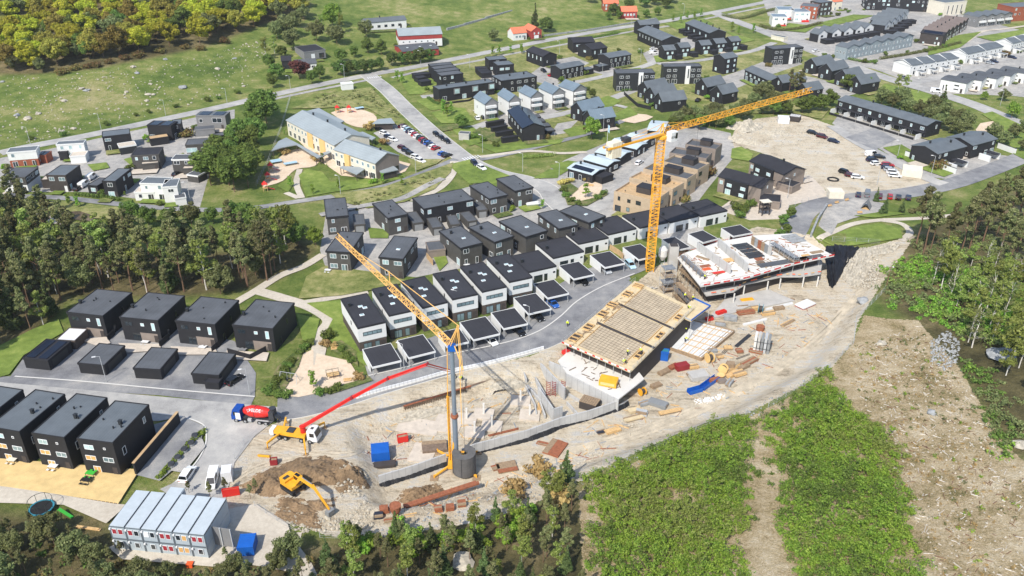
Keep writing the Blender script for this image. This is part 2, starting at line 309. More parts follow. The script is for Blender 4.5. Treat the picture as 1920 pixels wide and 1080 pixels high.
# ---------------------------------------------------------------- roads, paths, lawns as thin sheets
LEV=[0.02]
def bez(pts,n=6):
 """smooth a polyline (Catmull-Rom)"""
 P=[np.array(p,float)for p in pts];out=[]
 P=[2*P[0]-P[1]]+P+[2*P[-1]-P[-2]]
 for i in range(1,len(P)-2):
  for j in range(n):
   t=j/n;out.append(0.5*((2*P[i])+(P[i+1]-P[i-1])*t+(2*P[i-1]-5*P[i]+4*P[i+1]-P[i+2])*t*t+(3*P[i]-P[i-1]-3*P[i+1]+P[i+2])*t**3))
 out.append(P[-2]);return out
def lev():
 LEV[0]+=0.004;return LEV[0]
def strip(name,px,width,m,lift=None,world=False,kerb=False):
 pts=bez([p if world else G(*p)[:2]for p in px]);z=lift or lev();b=MB();L=[];Rr=[]
 for i,p in enumerate(pts):
  d=pts[min(i+1,len(pts)-1)]-pts[max(i-1,0)];d/=max(np.linalg.norm(d),1e-6);n=np.array([-d[1],d[0]])*width/2
  L.append(p+n);Rr.append(p-n)
 for i in range(len(pts)-1):
  q=[Rr[i],Rr[i+1],L[i+1],L[i]];b.add([(v[0],v[1],hz(*v)+z)for v in q],[(0,1,2,3)])
 o=b.obj(name,m);tag(o,kind='structure')
 if kerb:
  for side in(L,Rr):
   kb=MB()
   for i in range(len(side)-1):
    a,c2=side[i],side[i+1]
    if np.linalg.norm(a-c2)>0.05:kb.slab(a,c2,0.22,hz(*a)-0.05,hz(*a)+0.12)
   kb.obj('kerb','pale_concrete',o)
 return o
def patch(name,px,m,smooth=0,lift=None,drape=False):
 pts=[G(*p)[:2]for p in px]
 if smooth:pts=bez(pts+[pts[0]],smooth)[:-1]
 z=lift or lev();bm=bmesh.new();f=bm.faces.new([bm.verts.new((p[0],p[1],0))for p in pts])
 bmesh.ops.triangulate(bm,faces=[f])
 if drape:
  for _ in range(4):
   es=[e for e in bm.edges if e.calc_length()>7]
   if not es:break
   bmesh.ops.subdivide_edges(bm,edges=es,cuts=1);bmesh.ops.triangulate(bm,faces=bm.faces[:])
 bm.normal_update()
 for fc in bm.faces:
  if fc.normal.z<0:fc.normal_flip()
 for v in bm.verts:v.co.z=hz(v.co.x,v.co.y)+z
 me=bpy.data.meshes.new(name);bm.to_mesh(me);bm.free();me.materials.append(M[m]);return tag(link(name,me),kind='structure')
def tp(t,*pts):return[T[t](*p)for p in pts]
patch('courtyard',[(-40,345),(-20,300),(90,280),(260,243),(330,228),(440,205),(440,250),(400,300),(375,388),(250,372),(160,360),(60,360)],'pavers')
patch('courtyard',[(612,395),(655,378),(780,378),(880,350),(930,320),(1010,340),(1045,385),(1060,420),(1000,480),(880,500),(780,520),(610,500),(600,470)],'pavers')
patch('lawn',[(770,150),(790,118),(880,100),(960,100),(1030,88),(1110,76),(1190,66),(1210,50),(1330,40),(1400,72),(1430,100),(1560,120),(1700,165),(1690,180),(1620,175),(1540,170),(1480,190),(1320,190),(1240,185),(1130,200),(1100,215),(1160,235),(1040,262),(930,262),(890,220),(815,215)],'rough_grass')
for q in[[(868,172),(900,150),(915,126),(962,138),(930,165)],[(990,142),(1025,116),(1075,106),(1105,118),(1065,140),(1040,162),(1000,152)],[(1090,130),(1150,110),(1182,120),(1140,142)],[(1205,100),(1255,78),(1318,62),(1342,70),(1300,90),(1250,112),(1216,120)],[(1330,152),(1395,130),(1430,116),(1475,106),(1505,120),(1440,142),(1375,168)],[(1440,162),(1500,140),(1545,150),(1605,176),(1560,188),(1500,176)],[(890,234),(955,210),(1040,190),(1092,178),(1102,192),(1040,212),(960,238)],[(1030,255),(1045,232),(1085,225),(1060,250)]]:patch('courtyard',q,'pavers')
patch('courtyard',[(1425,62),(1470,36),(1560,20),(1640,12),(1760,15),(1925,60),(1980,120),(1980,190),(1900,180),(1760,175),(1640,130),(1540,108)],'pavers')
patch('courtyard',[(1430,0),(1500,-14),(1780,-14),(1800,20),(1640,24),(1500,30),(1440,30)],'pavers')
patch('courtyard',[(1560,232),(1580,205),(1700,240),(1800,280),(1905,295),(1925,300),(1850,322),(1800,340),(1730,330),(1650,280)],'pavers')
patch('courtyard',[(1010,330),(1060,300),(1180,250),(1260,225),(1370,250),(1380,290),(1330,350),(1300,390),(1420,440),(1290,470),(1150,410),(1060,400)],'pavers')
patch('courtyard',[(1350,390),(1420,340),(1520,330),(1560,370),(1480,385),(1470,440),(1420,440)],'terrace')
strip('road',ROADPX,7.0,'asphalt');strip('road',[(1440,3),(1500,-10),(1600,-26)],7.0,'asphalt')
strip('cycle_path',[(495,190),(560,176),(640,160),(690,150)],3.0,'pavers');strip('cycle_path',[(735,146),(800,131),(880,117),(960,101),(1060,83),(1180,60),(1260,48),(1330,34),(1400,20),(1450,10)],3.0,'pavers')
strip('road',[(690,141),(725,168),(760,203),(800,240),(838,272),(880,303),(930,325),(985,338),(1025,354),(1042,376),(1062,394)],8.0,'asphalt',kerb=True)
strip('road',[(1055,392),(1095,396),(1140,376),(1180,345),(1215,312),(1255,272),(1290,240)],6.0,'asphalt')
strip('road',[(1340,24),(1380,40),(1440,62),(1500,84),(1560,108),(1620,132),(1680,152),(1750,172),(1830,198),(1920,236),(1990,262)],9.0,'asphalt')
strip('road',[(790,182),(830,178),(870,170)],5.0,'asphalt');strip('road',[(860,247),(930,230),(1010,222),(1090,205),(1160,180),(1240,150),(1310,135)],5.5,'asphalt')
strip('road',[(1030,164),(1092,152),(1155,138),(1212,123),(1234,110),(1226,98)],5.0,'asphalt');strip('road',[(1232,120),(1300,115),(1350,107),(1410,96),(1452,80)],4.5,'asphalt');strip('road',[(1690,160),(1780,140),(1860,116),(1930,96)],7.0,'asphalt');strip('road',[(1700,60),(1760,40),(1800,20)],8.0,'asphalt')
patch('street',[(20,706),(46,670),(95,640),(250,600),(440,640),(480,700),(478,744),(470,762),(440,758),(300,742),(-30,722),(-30,710)],'new_asphalt')
patch('street',[(-60,712),(-60,760),(120,790),(300,790),(345,782),(385,800),(388,830),(366,872),(322,908),(300,918),(380,968),(420,950),(440,868),(478,818),(530,778),(560,768),(440,757)],'asphalt')
strip('street',[(520,767),(570,760),(640,742),(700,723),(780,700),(860,678),(940,659),(1000,642),(1050,618),(1090,584),(1125,552),(1165,532),(1215,516)],8.5,'new_asphalt',kerb=True)
patch('driveway',[(690,705),(683,680),(790,640),(900,600),(1000,560),(1100,505),(1200,475),(1215,505),(1130,540),(1080,570),(1040,610),(960,640),(840,668),(760,690)],'new_asphalt')
strip('road',[(1470,470),(1490,430),(1505,402),(1535,384),(1600,372),(1700,362),(1780,346),(1850,322),(1930,290)],8.0,'new_asphalt')
strip('road',[(1560,236),(1610,268),(1670,300),(1735,333),(1770,346)],5.5,'asphalt');patch('parking_bay',[(1585,258),(1640,240),(1680,262),(1640,282)],'new_asphalt')
patch('plaza',[(1530,455),(1535,420),(1550,388),(1600,372),(1660,382),(1655,396),(1600,410),(1570,420),(1560,440)],'pavers')
patch('car_park',[(700,250),(745,232),(765,236),(800,268),(845,292),(820,305),(800,312),(745,285)],'asphalt')
patch('school_yard',[(545,250),(590,295),(640,330),(720,338),(760,322),(770,308),(740,300),(640,280)],'sand');patch('play_sand',[(492,352),(500,330),(525,295),(560,280),(600,292),(590,312),(555,318),(530,340)],'sand',3)
patch('play_sand',[(620,212),(655,202),(700,214),(705,232),(680,240),(650,232)],'sand',3)
strip('path',[(20,368),(120,372),(240,385),(370,394),(460,392),(560,378),(640,366),(720,350),(790,326),(855,299)],3.4,'new_asphalt')
strip('path',[(852,303),(848,325),(825,352),(775,378)],3.2,'path_gravel');strip('path',[(562,318),(556,345),(566,372)],2.2,'path_gravel');strip('path',[(536,362),(560,372)],2.2,'path_gravel')
strip('path',[(50,397),(85,408),(115,422)],4.0,'path_gravel');strip('path',[(402,600),(440,570),(480,546),(525,518),(570,500),(606,478)],2.8,'path_gravel')
strip('path',[(482,546),(530,560),(575,574),(606,590),(618,604),(604,626),(597,660),(590,688)],3.6,'path_gravel');strip('path',[(560,570),(620,560),(690,548)],2.4,'path_gravel')
strip('path',[(1180,222),(1120,246),(1040,268),(950,290),(900,300)],3.2,'new_asphalt');strip('path',[(900,295),(990,284),(1050,288),(1100,286)],2.4,'path_gravel')
strip('path',[(1120,210),(1150,198),(1180,204)],3,'asphalt');strip('path',[(1535,450),(1560,436),(1600,420),(1650,413),(1720,410),(1790,404)],2.2,'path_gravel',lift=0.1);strip('path',[(1650,413),(1690,420),(1706,436),(1690,452)],2.2,'path_gravel',lift=0.11)
strip('path',[(1810,80),(1840,60),(1880,55),(1930,48)],3,'path_gravel');strip('path',[(545,1000),(540,1030),(560,1060),(575,1090)],4,'path_gravel',lift=0.12)
patch('playground',[(520,742),(545,706),(560,690),(590,686),(594,664),(655,678),(668,700),(672,720),(600,738),(560,746)],'sand');patch('play_sand',[(557,680),(570,664),(588,656),(588,690),(566,700)],'sand')
patch('play_sand',[(1838,232),(1870,228),(1868,246),(1830,248)],'sand',3);patch('play_sand',[(1680,182),(1712,180),(1742,188),(1720,194),(1690,190)],'sand',3);patch('play_sand',[(1066,372),(1100,342),(1128,346),(1122,366),(1090,378)],'sand',3)
patch('play_sand',[(1160,225),(1190,214),(1225,220),(1190,232)],'sand',2)
LW=[[(745,147),(800,135),(840,140),(810,168),(790,178),(768,178)],[(780,190),(800,184),(830,192),(838,205),(808,208)],[(808,212),(850,202),(872,204),(888,228),(862,232),(828,232)],[(848,244),(885,238),(920,262),(880,275)],[(885,270),(930,272),(1058,262),(1050,270),(930,288)],
      [(840,310),(880,300),(960,332),(935,352),(905,344),(880,346)],[(560,330),(575,318),(605,324),(620,342),(700,336),(755,326),(760,334),(690,352),(620,362),(575,370)],[(520,350),(545,332),(552,345),(540,362)],
      [(1080,212),(1095,196),(1140,180),(1165,190),(1150,200)],[(1140,222),(1180,200),(1196,216),(1165,226)],[(1055,245),(1090,236),(1100,252),(1070,258)],[(1000,336),(1030,318),(1055,322),(1045,335)],
      [(1050,330),(1030,312),(1065,302),(1090,306)],[(1245,45),(1320,36),(1340,46),(1270,56)],[(1360,58),(1390,68),(1416,76),(1390,82)],[(1640,172),(1660,158),(1740,176),(1790,206),(1740,215),(1690,200)],
      [(1840,215),(1860,210),(1925,240),(1960,320),(1900,290),(1880,240)],[(1655,278),(1690,272),(1720,290),(1790,325),(1770,333),(1720,316)],[(1372,280),(1390,276),(1412,290),(1406,304),(1370,298)],
      [(690,428),(730,432),(728,448),(694,448)],[(812,482),(832,470),(840,494),(824,510)],[(575,520),(610,500),(700,512),(770,530),(700,545),(640,556),(560,562)],[(575,570),(640,564),(672,640),(690,690),(655,668),(600,648),(624,600)],
      [(556,590),(600,600),(590,640),(570,650)],[(-20,715),(-20,660),(60,620),(110,600),(120,625),(45,668),(18,704)],[(1740,80),(1800,66),(1840,60),(1800,90),(1740,105)],[(1830,70),(1925,55),(1960,75),(1870,80)],
      [(1225,106),(1280,98),(1300,106),(1230,118)],[(1160,132),(1200,128),(1215,138),(1180,146)],[(1535,450),(1600,428),(1650,420),(1688,430),(1692,448),(1600,462),(1560,462)],[(1600,406),(1660,398),(1700,402),(1640,410)],
      [(1510,50),(1600,28),(1640,30),(1560,50)],[(1440,56),(1480,44),(1530,50),(1510,62)],[(1740,250),(1760,238),(1800,250),(1790,262)],[(250,316),(232,300),(248,296),(252,306)],[(164,310),(200,306),(206,316),(175,322)]]
for q in LW:patch('lawn',q,'lawn')
for q in[[(575,520),(610,500),(700,512),(770,530),(700,545),(640,556),(560,562)],[(545,205),(640,172),(695,165),(760,232),(745,236),(690,205),(640,202),(600,204)],[(620,366),(720,352),(850,306),(845,325),(815,356),(760,380),(690,392),(640,380)],[(765,300),(830,300),(820,308),(780,322)],
          [(30,378),(120,378),(240,392),(370,402),(360,418),(200,412),(100,408)],[(1650,200),(1740,215),(1800,250),(1760,270),(1660,240)],[(1400,180),(1480,195),(1560,200),(1540,225),(1480,212),(1400,215),(1340,215)]]:patch('verge',q,'rough_grass')
for q in[[(495,745),(520,690),(560,655),(575,645),(560,690),(530,740)],[(600,735),(672,716),(690,706),(700,716),(620,742)],[(602,650),(640,640),(668,660),(672,690),(640,668)],[(1050,348),(1062,340),(1085,356),(1066,372),(1082,380),(1120,372),(1135,360),(1140,366),(1100,388),(1064,386)],[(885,250),(900,240),(945,255),(930,270)],[(820,240),(860,232),(870,240),(830,248)]]:patch('planting_bed',q,'garden')
patch('brook',[(110,400),(150,398),(180,408),(170,418),(130,412)],'brook');strip('brook_bed',[(600,405),(680,388),(750,375),(800,350),(830,336)],3.0,'pavers')
patch('driveway',[(250,892),(262,870),(285,800),(345,784),(383,802),(378,830),(330,880),(300,905)],'new_asphalt');patch('bin_yard',[(318,885),(360,832),(380,826),(386,840),(345,890)],'pavers')
patch('gravel_yard',[(395,950),(430,958),(480,948),(540,985),(562,1062),(540,1075),(480,1064),(440,1058),(400,1066),(230,1052),(204,1030),(300,985)],'path_gravel')
for q in[[(150,640),(200,634),(208,646),(185,652)],[(222,646),(300,648),(304,660),(240,664)],[(320,652),(404,656),(410,668),(330,668)],[(425,660),(505,664),(500,680),(430,676)]]:patch('terrace',q,'terrace')
mat('rut',(190,177,154),.95,.2,.4,fine=4)
for k_,off in enumerate((0,9)):
 for e_ in(-3,3):strip('wheel_rut',[(690+off,968-off+e_),(800,935-off+e_),(930,897-off+e_),(1090,848-off+e_),(1200,815-off+e_),(1320,768-off+e_),(1430,712-off+e_),(1530,640-off+e_),(1590,580-off+e_),(1630,530-off)],.8,'rut',lift=.03+.004*k_)
for e_ in(-3,3):strip('wheel_rut',[(452,820+e_),(520,835+e_),(600,850+e_),(660,850+e_),(690,830+e_)],.5,'rut',lift=.04);strip('wheel_rut',[(440,900+e_),(500,870+e_),(600,856+e_)],.5,'rut',lift=.045)
for px,p0,p1 in(((702,146),(690,141),(725,168)),((884,297),(838,272),(900,312))):
 c0=G(*px)[:2];d=G(*p1)[:2]-G(*p0)[:2];d/=np.linalg.norm(d);n_=np.array([-d[1],d[0]]);b=MB()
 for i in range(-3,4):q=c0+n_*i*1.1;b.slab(q-d*1.5,q+d*1.5,.5,.3,.306)
 tag(b.obj('zebra_crossing','white_paint'),kind='structure')
for px in([(28,707),(150,716),(300,730),(440,742),(478,745)],[(690,706),(760,690),(840,667),(950,643),(1010,622),(1050,595),(1082,566),(1130,538),(1190,514)]):
 strip('kerb_line',px,0.35,'pale_concrete',lift=0.26)
for px in([(288,776),(345,784),(380,797),(387,815),(384,840),(365,872),(330,905)],):strip('kerb_line',px,0.3,'pale_concrete',lift=0.26)
# ---------------------------------------------------------------- buildings
def rect(t,FL,FR,third,h,z=None):
 """plan rectangle of a roof from its corners: centre, turn, width, depth, ground height"""
 f=T[t];a,b=f(*FL),f(*FR);g0=0.0
 for _ in range(4):
  zz=(g0 if z is None else z)+h;P,Q=A(*a,zz),A(*b,zz);u=(Q-P)[:2];w=np.linalg.norm(u);u=u/w;v=np.array([-u[1],u[0]])
  if isinstance(third,(int,float)):d=third
  else:
   K=A(*f(*third[1:]),zz);d=float(((K-(P if third[0]=='BL' else Q))[:2])@v)
  c=P[:2]+u*w/2+v*d/2;g0=hz(*c)if z is None else z
 return c,math.atan2(u[1],u[0]),w,abs(d),g0
WC={}
def win_mesh(w,h,fm,pm,split,near):
 key=(round(w,1),round(h,1),fm,pm,split,near)
 if key in WC:return WC[key]
 w,h=key[0],key[1];b=MB();t=0.09
 b.box(-w/2,w/2,-0.07,0.0,0,t);b.box(-w/2,w/2,-0.07,0,h-t,h);b.box(-w/2,-w/2+t,-0.07,0,t,h-t);b.box(w/2-t,w/2,-0.07,0,t,h-t)
 for i in range(1,split):x=-w/2+w*i/split;b.box(x-t/2,x+t/2,-0.07,0,t,h-t)
 g=MB()
 if near:
  g.box(-w/2+0.05,w/2-0.05,-0.035,-0.005,0.05,h-0.05);WC[key]=(b.mesh('window',fm),g.mesh('pane',pm))
 else:
  b.cur=1;b.box(-w/2+0.05,w/2-0.05,-0.035,-0.005,0.05,h-0.05);WC[key]=(b.mesh('window',[fm,pm]),None)
 return WC[key]
def window(root,face,x,z,w,h,W_,D_,pm='pane',fm='frame_white',split=1,near=True,name='window',out=0.0):
 px,py,rz={'f':(x,-D_/2-out,0),'b':(-x,D_/2+out,math.pi),'r':(W_/2+out,x,math.pi/2),'l':(-W_/2-out,-x,-math.pi/2)}[face]
 a,g=win_mesh(w,h,fm,pm,split,near);o=link(name,a,parent=root,loc=(px,py,z),rz=rz)
 if g:link('pane',g,parent=o)
 return o
def seen_faces(c,rz):
 out=[]
 for f,a in(('f',-math.pi/2),('r',0),('b',math.pi/2),('l',math.pi)):
  n=np.array([math.cos(a+rz),math.sin(a+rz)])
  if-(n@c)/np.linalg.norm(c)>0.1:out.append(f)
 return out
REG=[]
def house(label,t,FL,FR,third,h,kind='flat',wall='black_wood',roof='black_roof',fascia=None,rise=2.0,over=0.12,base=None,wins='auto',chim=(),sky=(),cat='house',name='house',group=None,near=None,
          storey=2.8,dens=0.75,fm='frame_white',panes=('pane','pane_dark','pane_pale'),solar=False,face_mat=None,door=True,z=None,seed=None):
 c,rz,w,d,g0=rect(t,FL,FR,third,h,z);rnd=random.Random(label)
 if near is None:near=T[t](*FL)[1]>330
 root=empty(name,(c[0],c[1],g0),rz);tag(root,label,cat,group);REG.append((label,c,rz,w,d,h))
 W2,D2=w/2,d/2;zb=0.0
 if base:
  MB().box(-W2+0.08,W2-0.08,-D2+0.08,D2-0.08,-0.4,base[1]).obj('lower_wall',base[0],root);zb=base[1]
 b=MB();zl=zb if base else-0.4
 if kind=='flat':
  b.box(-W2,W2,-D2,D2,zl,h-0.3);wo=b.obj('wall',wall,root)
  r=MB().box(-W2-over+0.2,W2+over-0.2,-D2-over+0.2,D2+over-0.2,h-0.3,h-0.02);ro=r.obj('roof',roof,root)
  e=MB();o=over
  e.box(-W2-o,W2+o,-D2-o,-D2-o+0.2,h-0.42,h+0.1);e.box(-W2-o,W2+o,D2+o-0.2,D2+o,h-0.42,h+0.1)
  e.box(-W2-o,-W2-o+0.2,-D2-o+0.2,D2+o-0.2,h-0.42,h+0.1);e.box(W2+o-0.2,W2+o,-D2-o+0.2,D2+o-0.2,h-0.42,h+0.1)
  e.obj('parapet',fascia or wall,ro);top=lambda x,y:h-0.02
 else:
  o=max(over,0.3);th=0.22
  if kind=='gx':
   b.add([(-W2,-D2,zl),(W2,-D2,zl),(W2,D2,zl),(-W2,D2,zl),(-W2,-D2,h),(W2,-D2,h),(W2,D2,h),(-W2,D2,h),(-W2,0,h+rise),(W2,0,h+rise)],
                  [(0,1,5,4),(2,3,7,6),(1,2,6,9,5),(3,0,4,8,7),(4,5,9,8),(8,9,6,7),(0,3,2,1)])
   sl=rise/D2;r=MB()
   for s in(-1,1):
    y0,z0=s*(D2+o),h-sl*o;vs=[(-W2-o,y0,z0),(W2+o,y0,z0),(W2+o,0,h+rise),(-W2-o,0,h+rise)]
    vs=vs+[(x,y,z_+th)for x,y,z_ in vs];fs=[(0,3,2,1),(4,5,6,7),(0,1,5,4),(1,2,6,5),(2,3,7,6),(3,0,4,7)]
    r.add(vs,fs if s<0 else[f[::-1]for f in fs])
   top=lambda x,y:h+rise-abs(y)*sl+th
  else:
   b.add([(-W2,-D2,zl),(W2,-D2,zl),(W2,D2,zl),(-W2,D2,zl),(-W2,-D2,h),(W2,-D2,h),(W2,D2,h),(-W2,D2,h),(0,-D2,h+rise),(0,D2,h+rise)],
                  [(0,1,5,8,4),(2,3,7,9,6),(1,2,6,5),(3,0,4,7),(4,8,9,7),(8,5,6,9),(0,3,2,1)])
   sl=rise/W2;r=MB()
   for s in(-1,1):
    x0,z0=s*(W2+o),h-sl*o;vs=[(x0,-D2-o,z0),(x0,D2+o,z0),(0,D2+o,h+rise),(0,-D2-o,h+rise)]
    vs=vs+[(x,y,z_+th)for x,y,z_ in vs];fs=[(0,1,2,3),(4,7,6,5),(0,4,5,1),(1,5,6,2),(2,6,7,3),(3,7,4,0)]
    r.add(vs,fs if s<0 else[f[::-1]for f in fs])
   top=lambda x,y:h+rise-abs(x)*sl+th
  wo=b.obj('wall',wall,root);ro=r.obj('roof',roof,root)
  if face_mat:
   q=MB().add([(-W2+0.02,-D2-0.03,0),(W2-0.02,-D2-0.03,0),(W2-0.02,-D2-0.03,h),(0,-D2-0.03,h+rise-0.05),(-W2+0.02,-D2-0.03,h)],[(0,1,2,3,4)]);q.obj('gable_wall',face_mat,root)
 for(fx,fy)in chim:
  x,y=fx*w,fy*d;zt=top(x,y)
  MB().box(x-0.28,x+0.28,y-0.28,y+0.28,zt-0.3,zt+0.9).box(x-0.36,x+0.36,y-0.36,y+0.36,zt+0.9,zt+1.0).obj('chimney','frame_dark',ro)
 for(fx,fy)in sky:
  x,y=fx*w,fy*d;zt=top(x,y);so=MB().box(x-0.55,x+0.55,y-0.4,y+0.4,zt-0.05,zt+0.16).obj('skylight','frame_white',ro)
  MB().box(x-0.42,x+0.42,y-0.28,y+0.28,zt+0.16,zt+0.19).obj('skylight_pane','pane_pale',root)
 if solar:
  if kind=='flat':
   for s in(-1,1):MB().box(s*w*0.24-w*0.17,s*w*0.24+w*0.17,-D2*0.9,D2*0.9,h+0.12,h+0.17).obj('solar_panel','solar',root)
  else:
   q=MB()
   if kind=='gx':q.add([(-W2*.8,-D2*.85,top(0,D2*.85)+.06),(W2*.8,-D2*.85,top(0,D2*.85)+.06),(W2*.8,-D2*.2,top(0,D2*.2)+.06),(-W2*.8,-D2*.2,top(0,D2*.2)+.06)],[(0,1,2,3)])
   else:q.add([(-W2*.9,D2*.9,top(W2*.9,0)+.06),(-W2*.9,-D2*.9,top(W2*.9,0)+.06),(-W2*.2,-D2*.9,top(W2*.2,0)+.06),(-W2*.2,D2*.9,top(W2*.2,0)+.06)],[(0,1,2,3)])
   q.obj('solar_panel','solar',root)
 if kind=='flat' and h>5 and near and not sky:
  for _ in range(3):x,y=rnd.uniform(-.35,.35)*w,rnd.uniform(-.35,.35)*d;MB().box(x-.12,x+.12,y-.12,y+.12,h-.02,h+rnd.uniform(.25,.6)).obj('roof_vent','frame_dark',ro)
 faces=seen_faces(c,rz)
 if wins=='auto':
  ns=max(1,int(round(h/storey)));sh=h/ns
  for f in faces:
   L=w if f in 'fb' else d;nn=max(1,int(L/3.2))
   for s in range(ns):
    for i in range(nn):
     if rnd.random()>(dens if f in 'fb' else dens*0.6):continue
     ww=min(rnd.choice([0.9,1.2,1.8,2.2]),L/nn-0.5);hh=rnd.choice([1.2,1.4])if s else rnd.choice([1.4,2.1,2.1])
     hh=min(hh,sh-0.8);x=-L/2+L*(i+0.5)/nn+rnd.uniform(-0.2,0.2);z0=s*sh+(0.15 if hh>1.8 else 0.95);z0=min(z0,h-hh-0.5)
     inset=-0.08 if(base and z0<base[1])else 0
     window(root,f,x,z0,ww,hh,w,d,rnd.choice(panes),fm,2 if ww>1.5 else 1,near,out=inset)
 elif wins:
  for q in wins:
   f,x,z0,ww,hh=q[:5]
   L=w if f in 'fb' else d;inset=-0.08 if(base and z0+0.5<base[1])else 0
   window(root,f,x*L,z0,ww,hh,w,d,q[5]if len(q)>5 else 'pane',q[6]if len(q)>6 else fm,q[7]if len(q)>7 else(2 if ww>1.5 else 1),near,out=inset)
 if door and h>2.4 and wins:
  o=link('door',MB().box(-0.5,0.5,-0.06,0.0,0,2.1).mesh('door','umber' if wall!='umber' else 'white_paint'),parent=root,loc=(w*0.36,-D2+(0.08 if base else 0)-0.002,0.02));link('handle',MB().box(0.36,0.42,-0.1,-0.06,1.0,1.06).mesh('handle','steel'),parent=o)
 return root,c,rz,w,d,g0
ORD=['first','second','third','fourth','fifth','sixth','seventh','eighth','ninth','tenth','eleventh','twelfth','thirteenth','fourteenth','fifteenth']
# -- black houses and garages at the left
WA=[('f',-.3,4.3,2.0,1.2,'pane_dark','frame_dark'),('f',.06,4.5,.9,.8,'pane_pale'),('f',.34,3.5,.9,2.1,'pane_pale'),('f',-.15,.2,2.2,2.1,'pane_dark','frame_dark'),('r',-.25,.3,.9,2.0,'pane_dark','frame_dark'),('r',.1,3.4,.6,1.6,'pane_dark','frame_dark')]
for i,(fl,fr,bl)in enumerate([((125,585),(192.5,592.5),(181,542)),((224.4,594.4),(295.6,601.3),(279.4,548.8)),((328.8,601),(402.5,608.8),(375,556)),((436,609),(511,616.5),(485,562))]):
 ro,c,rz,w,d,g0=house('black flat-roofed house, %s from the left of the four beside the pine wood'%ORD[i],'p',fl,fr,('BL',)+bl,6.5,roof='grey_roof',wins=WA,chim=[(-.44,-.12)],group='black houses beside the pine wood')
 MB().box(-0.5,w/2-0.9,-d/2-0.04,-d/2+0.02,0,2.6).obj('brick_panel','taupe_clad',ro)
for i,(fl,fr,bl)in enumerate([((43,671),(89.5,676),(88.75,636)),((146,680.5),(195,685),(186,644)),((250,690),(300,693),(292.5,652)),((359,700),(410,704),(397.5,660))]):
 ro,c,rz,w,d,g0=house(['black garage with solar panels on its roof, leftmost','black open-sided garage behind the left lamp post','black garage between the lamp post garage and the rightmost one','black garage with a low bin shed at its corner'][i],'p',fl,fr,('BL',)+bl,2.9,roof='black_roof' if i==0 else 'grey_roof',wins=None,cat='garage',name='garage',group='black garages along the street',solar=(i==0))
 MB().box(w/2-0.02,w/2+0.03,-d*0.35,d*0.3,0.02,2.3).obj('garage_door','frame_dark',ro)
house('small black bin shed at the corner of the rightmost black garage','p',(383,716),(409,718),2.2,2.0,cat='shed',name='bin_shed',wins=None)
house('low shed with a white corrugated roof by the leftmost black house','p',(106,637),(140,639),('BL',128,615),2.6,wall='brown_brick',roof='white_paint',cat='shed',name='shed',wins=None)
WB=[('f',-.22,5.9,2.0,1.1,'pane_pale'),('f',-.25,3.3,2.2,1.1,'curtain_tan'),('f',.25,3.3,2.2,1.1,'pane'),('f',-.15,.3,1.6,1.6,'curtain_tan'),('f',.22,6.3,.5,.5,'pane_dark'),('r',-.3,3.6,1.0,1.8,'pane_dark'),('r',.3,5.5,.8,1.4,'pane')]
for i,(fl,fr,bl)in enumerate([((-104,789),(-44,799),(-14,722)),((-22,800),(36,810),(64,730)),((59,812),(120,821),(141,737.5)),((144,822.5),(211,831),(217.5,751.5))]):
 house(['black three-storey house cut by the left picture edge','black three-storey house next to the picture edge above the new deck','black three-storey house second from the right above the new deck','black three-storey house at the right end of the new timber deck'][i],'p',fl,fr,('BL',)+bl,8.2,roof='slate_roof',wins=WB,chim=[(.25,-.05)],group='black three-storey houses above the deck',over=0.05)
# -- white terrace and its carports
WCw=[('f',0,4.4,4.6,1.0,'pane','frame_dark',4),('f',-.2,.2,2.0,2.1,'pane','frame_dark'),('f',.15,.2,1.2,2.1,'pane','frame_dark'),('l',.1,4.6,.6,1.0,'pane_dark','frame_dark')]
CW=[('V1',(280,470),(570,405),(115,165)),('V1',(605,340),(880,280),(435,65)),('V4',(715,652),(910,605),(563,445)),('Z1',(410,725),(695,665),(190,440)),('Z1',(745,640),(1020,580),(505,360)),('Z1',(1050,530),(1310,475),(785,265))]
for i,(t,fl,fr,bl)in enumerate(CW):
 house('white two-storey house with brown ground floor, %s from the left in the white row'%ORD[i],t,fl,fr,('BL',)+bl,7.0,wall='white_wall',roof='felt',fascia='black_roof',base=('brown_brick',2.9),wins=WCw,chim=[(-.35,.2)],sky=[(0,.12),(.12,.05),(-.12,-.15)],group='white two-storey row houses',over=0.02,fm='frame_dark')
C1W=[('f',-.15,.2,2.6,2.1,'pane_dark','frame_dark'),('f',.12,.2,1.0,2.1,'pane_dark','frame_dark'),('f',.42,2.0,.7,.5,'pane_dark','frame_dark')]
C1=[('Z2',(65,900),(380,830),(-110,715)),('Z2',(345,742),(690,665),(185,565)),('Z2',(630,582),(968,512),(470,425)),('Z2',(960,478),(1280,407),(787,322)),('Z2',(1320,402),(1635,338),(1135,260)),('Z3',(460,460),(775,388),(285,320)),('Z3',(805,392),(1105,327),(605,255))]
for i,(t,fl,fr,bl)in enumerate(C1):
 house('white single-storey house with black roof, %s after the two-storey ones in the row'%ORD[i],t,fl,fr,('BL',)+bl,4.0,wall='white_wall',roof='felt',fascia='black_roof',wins=C1W,chim=[(-.38,.05)],group='white single-storey row houses',over=0.02,door=False)
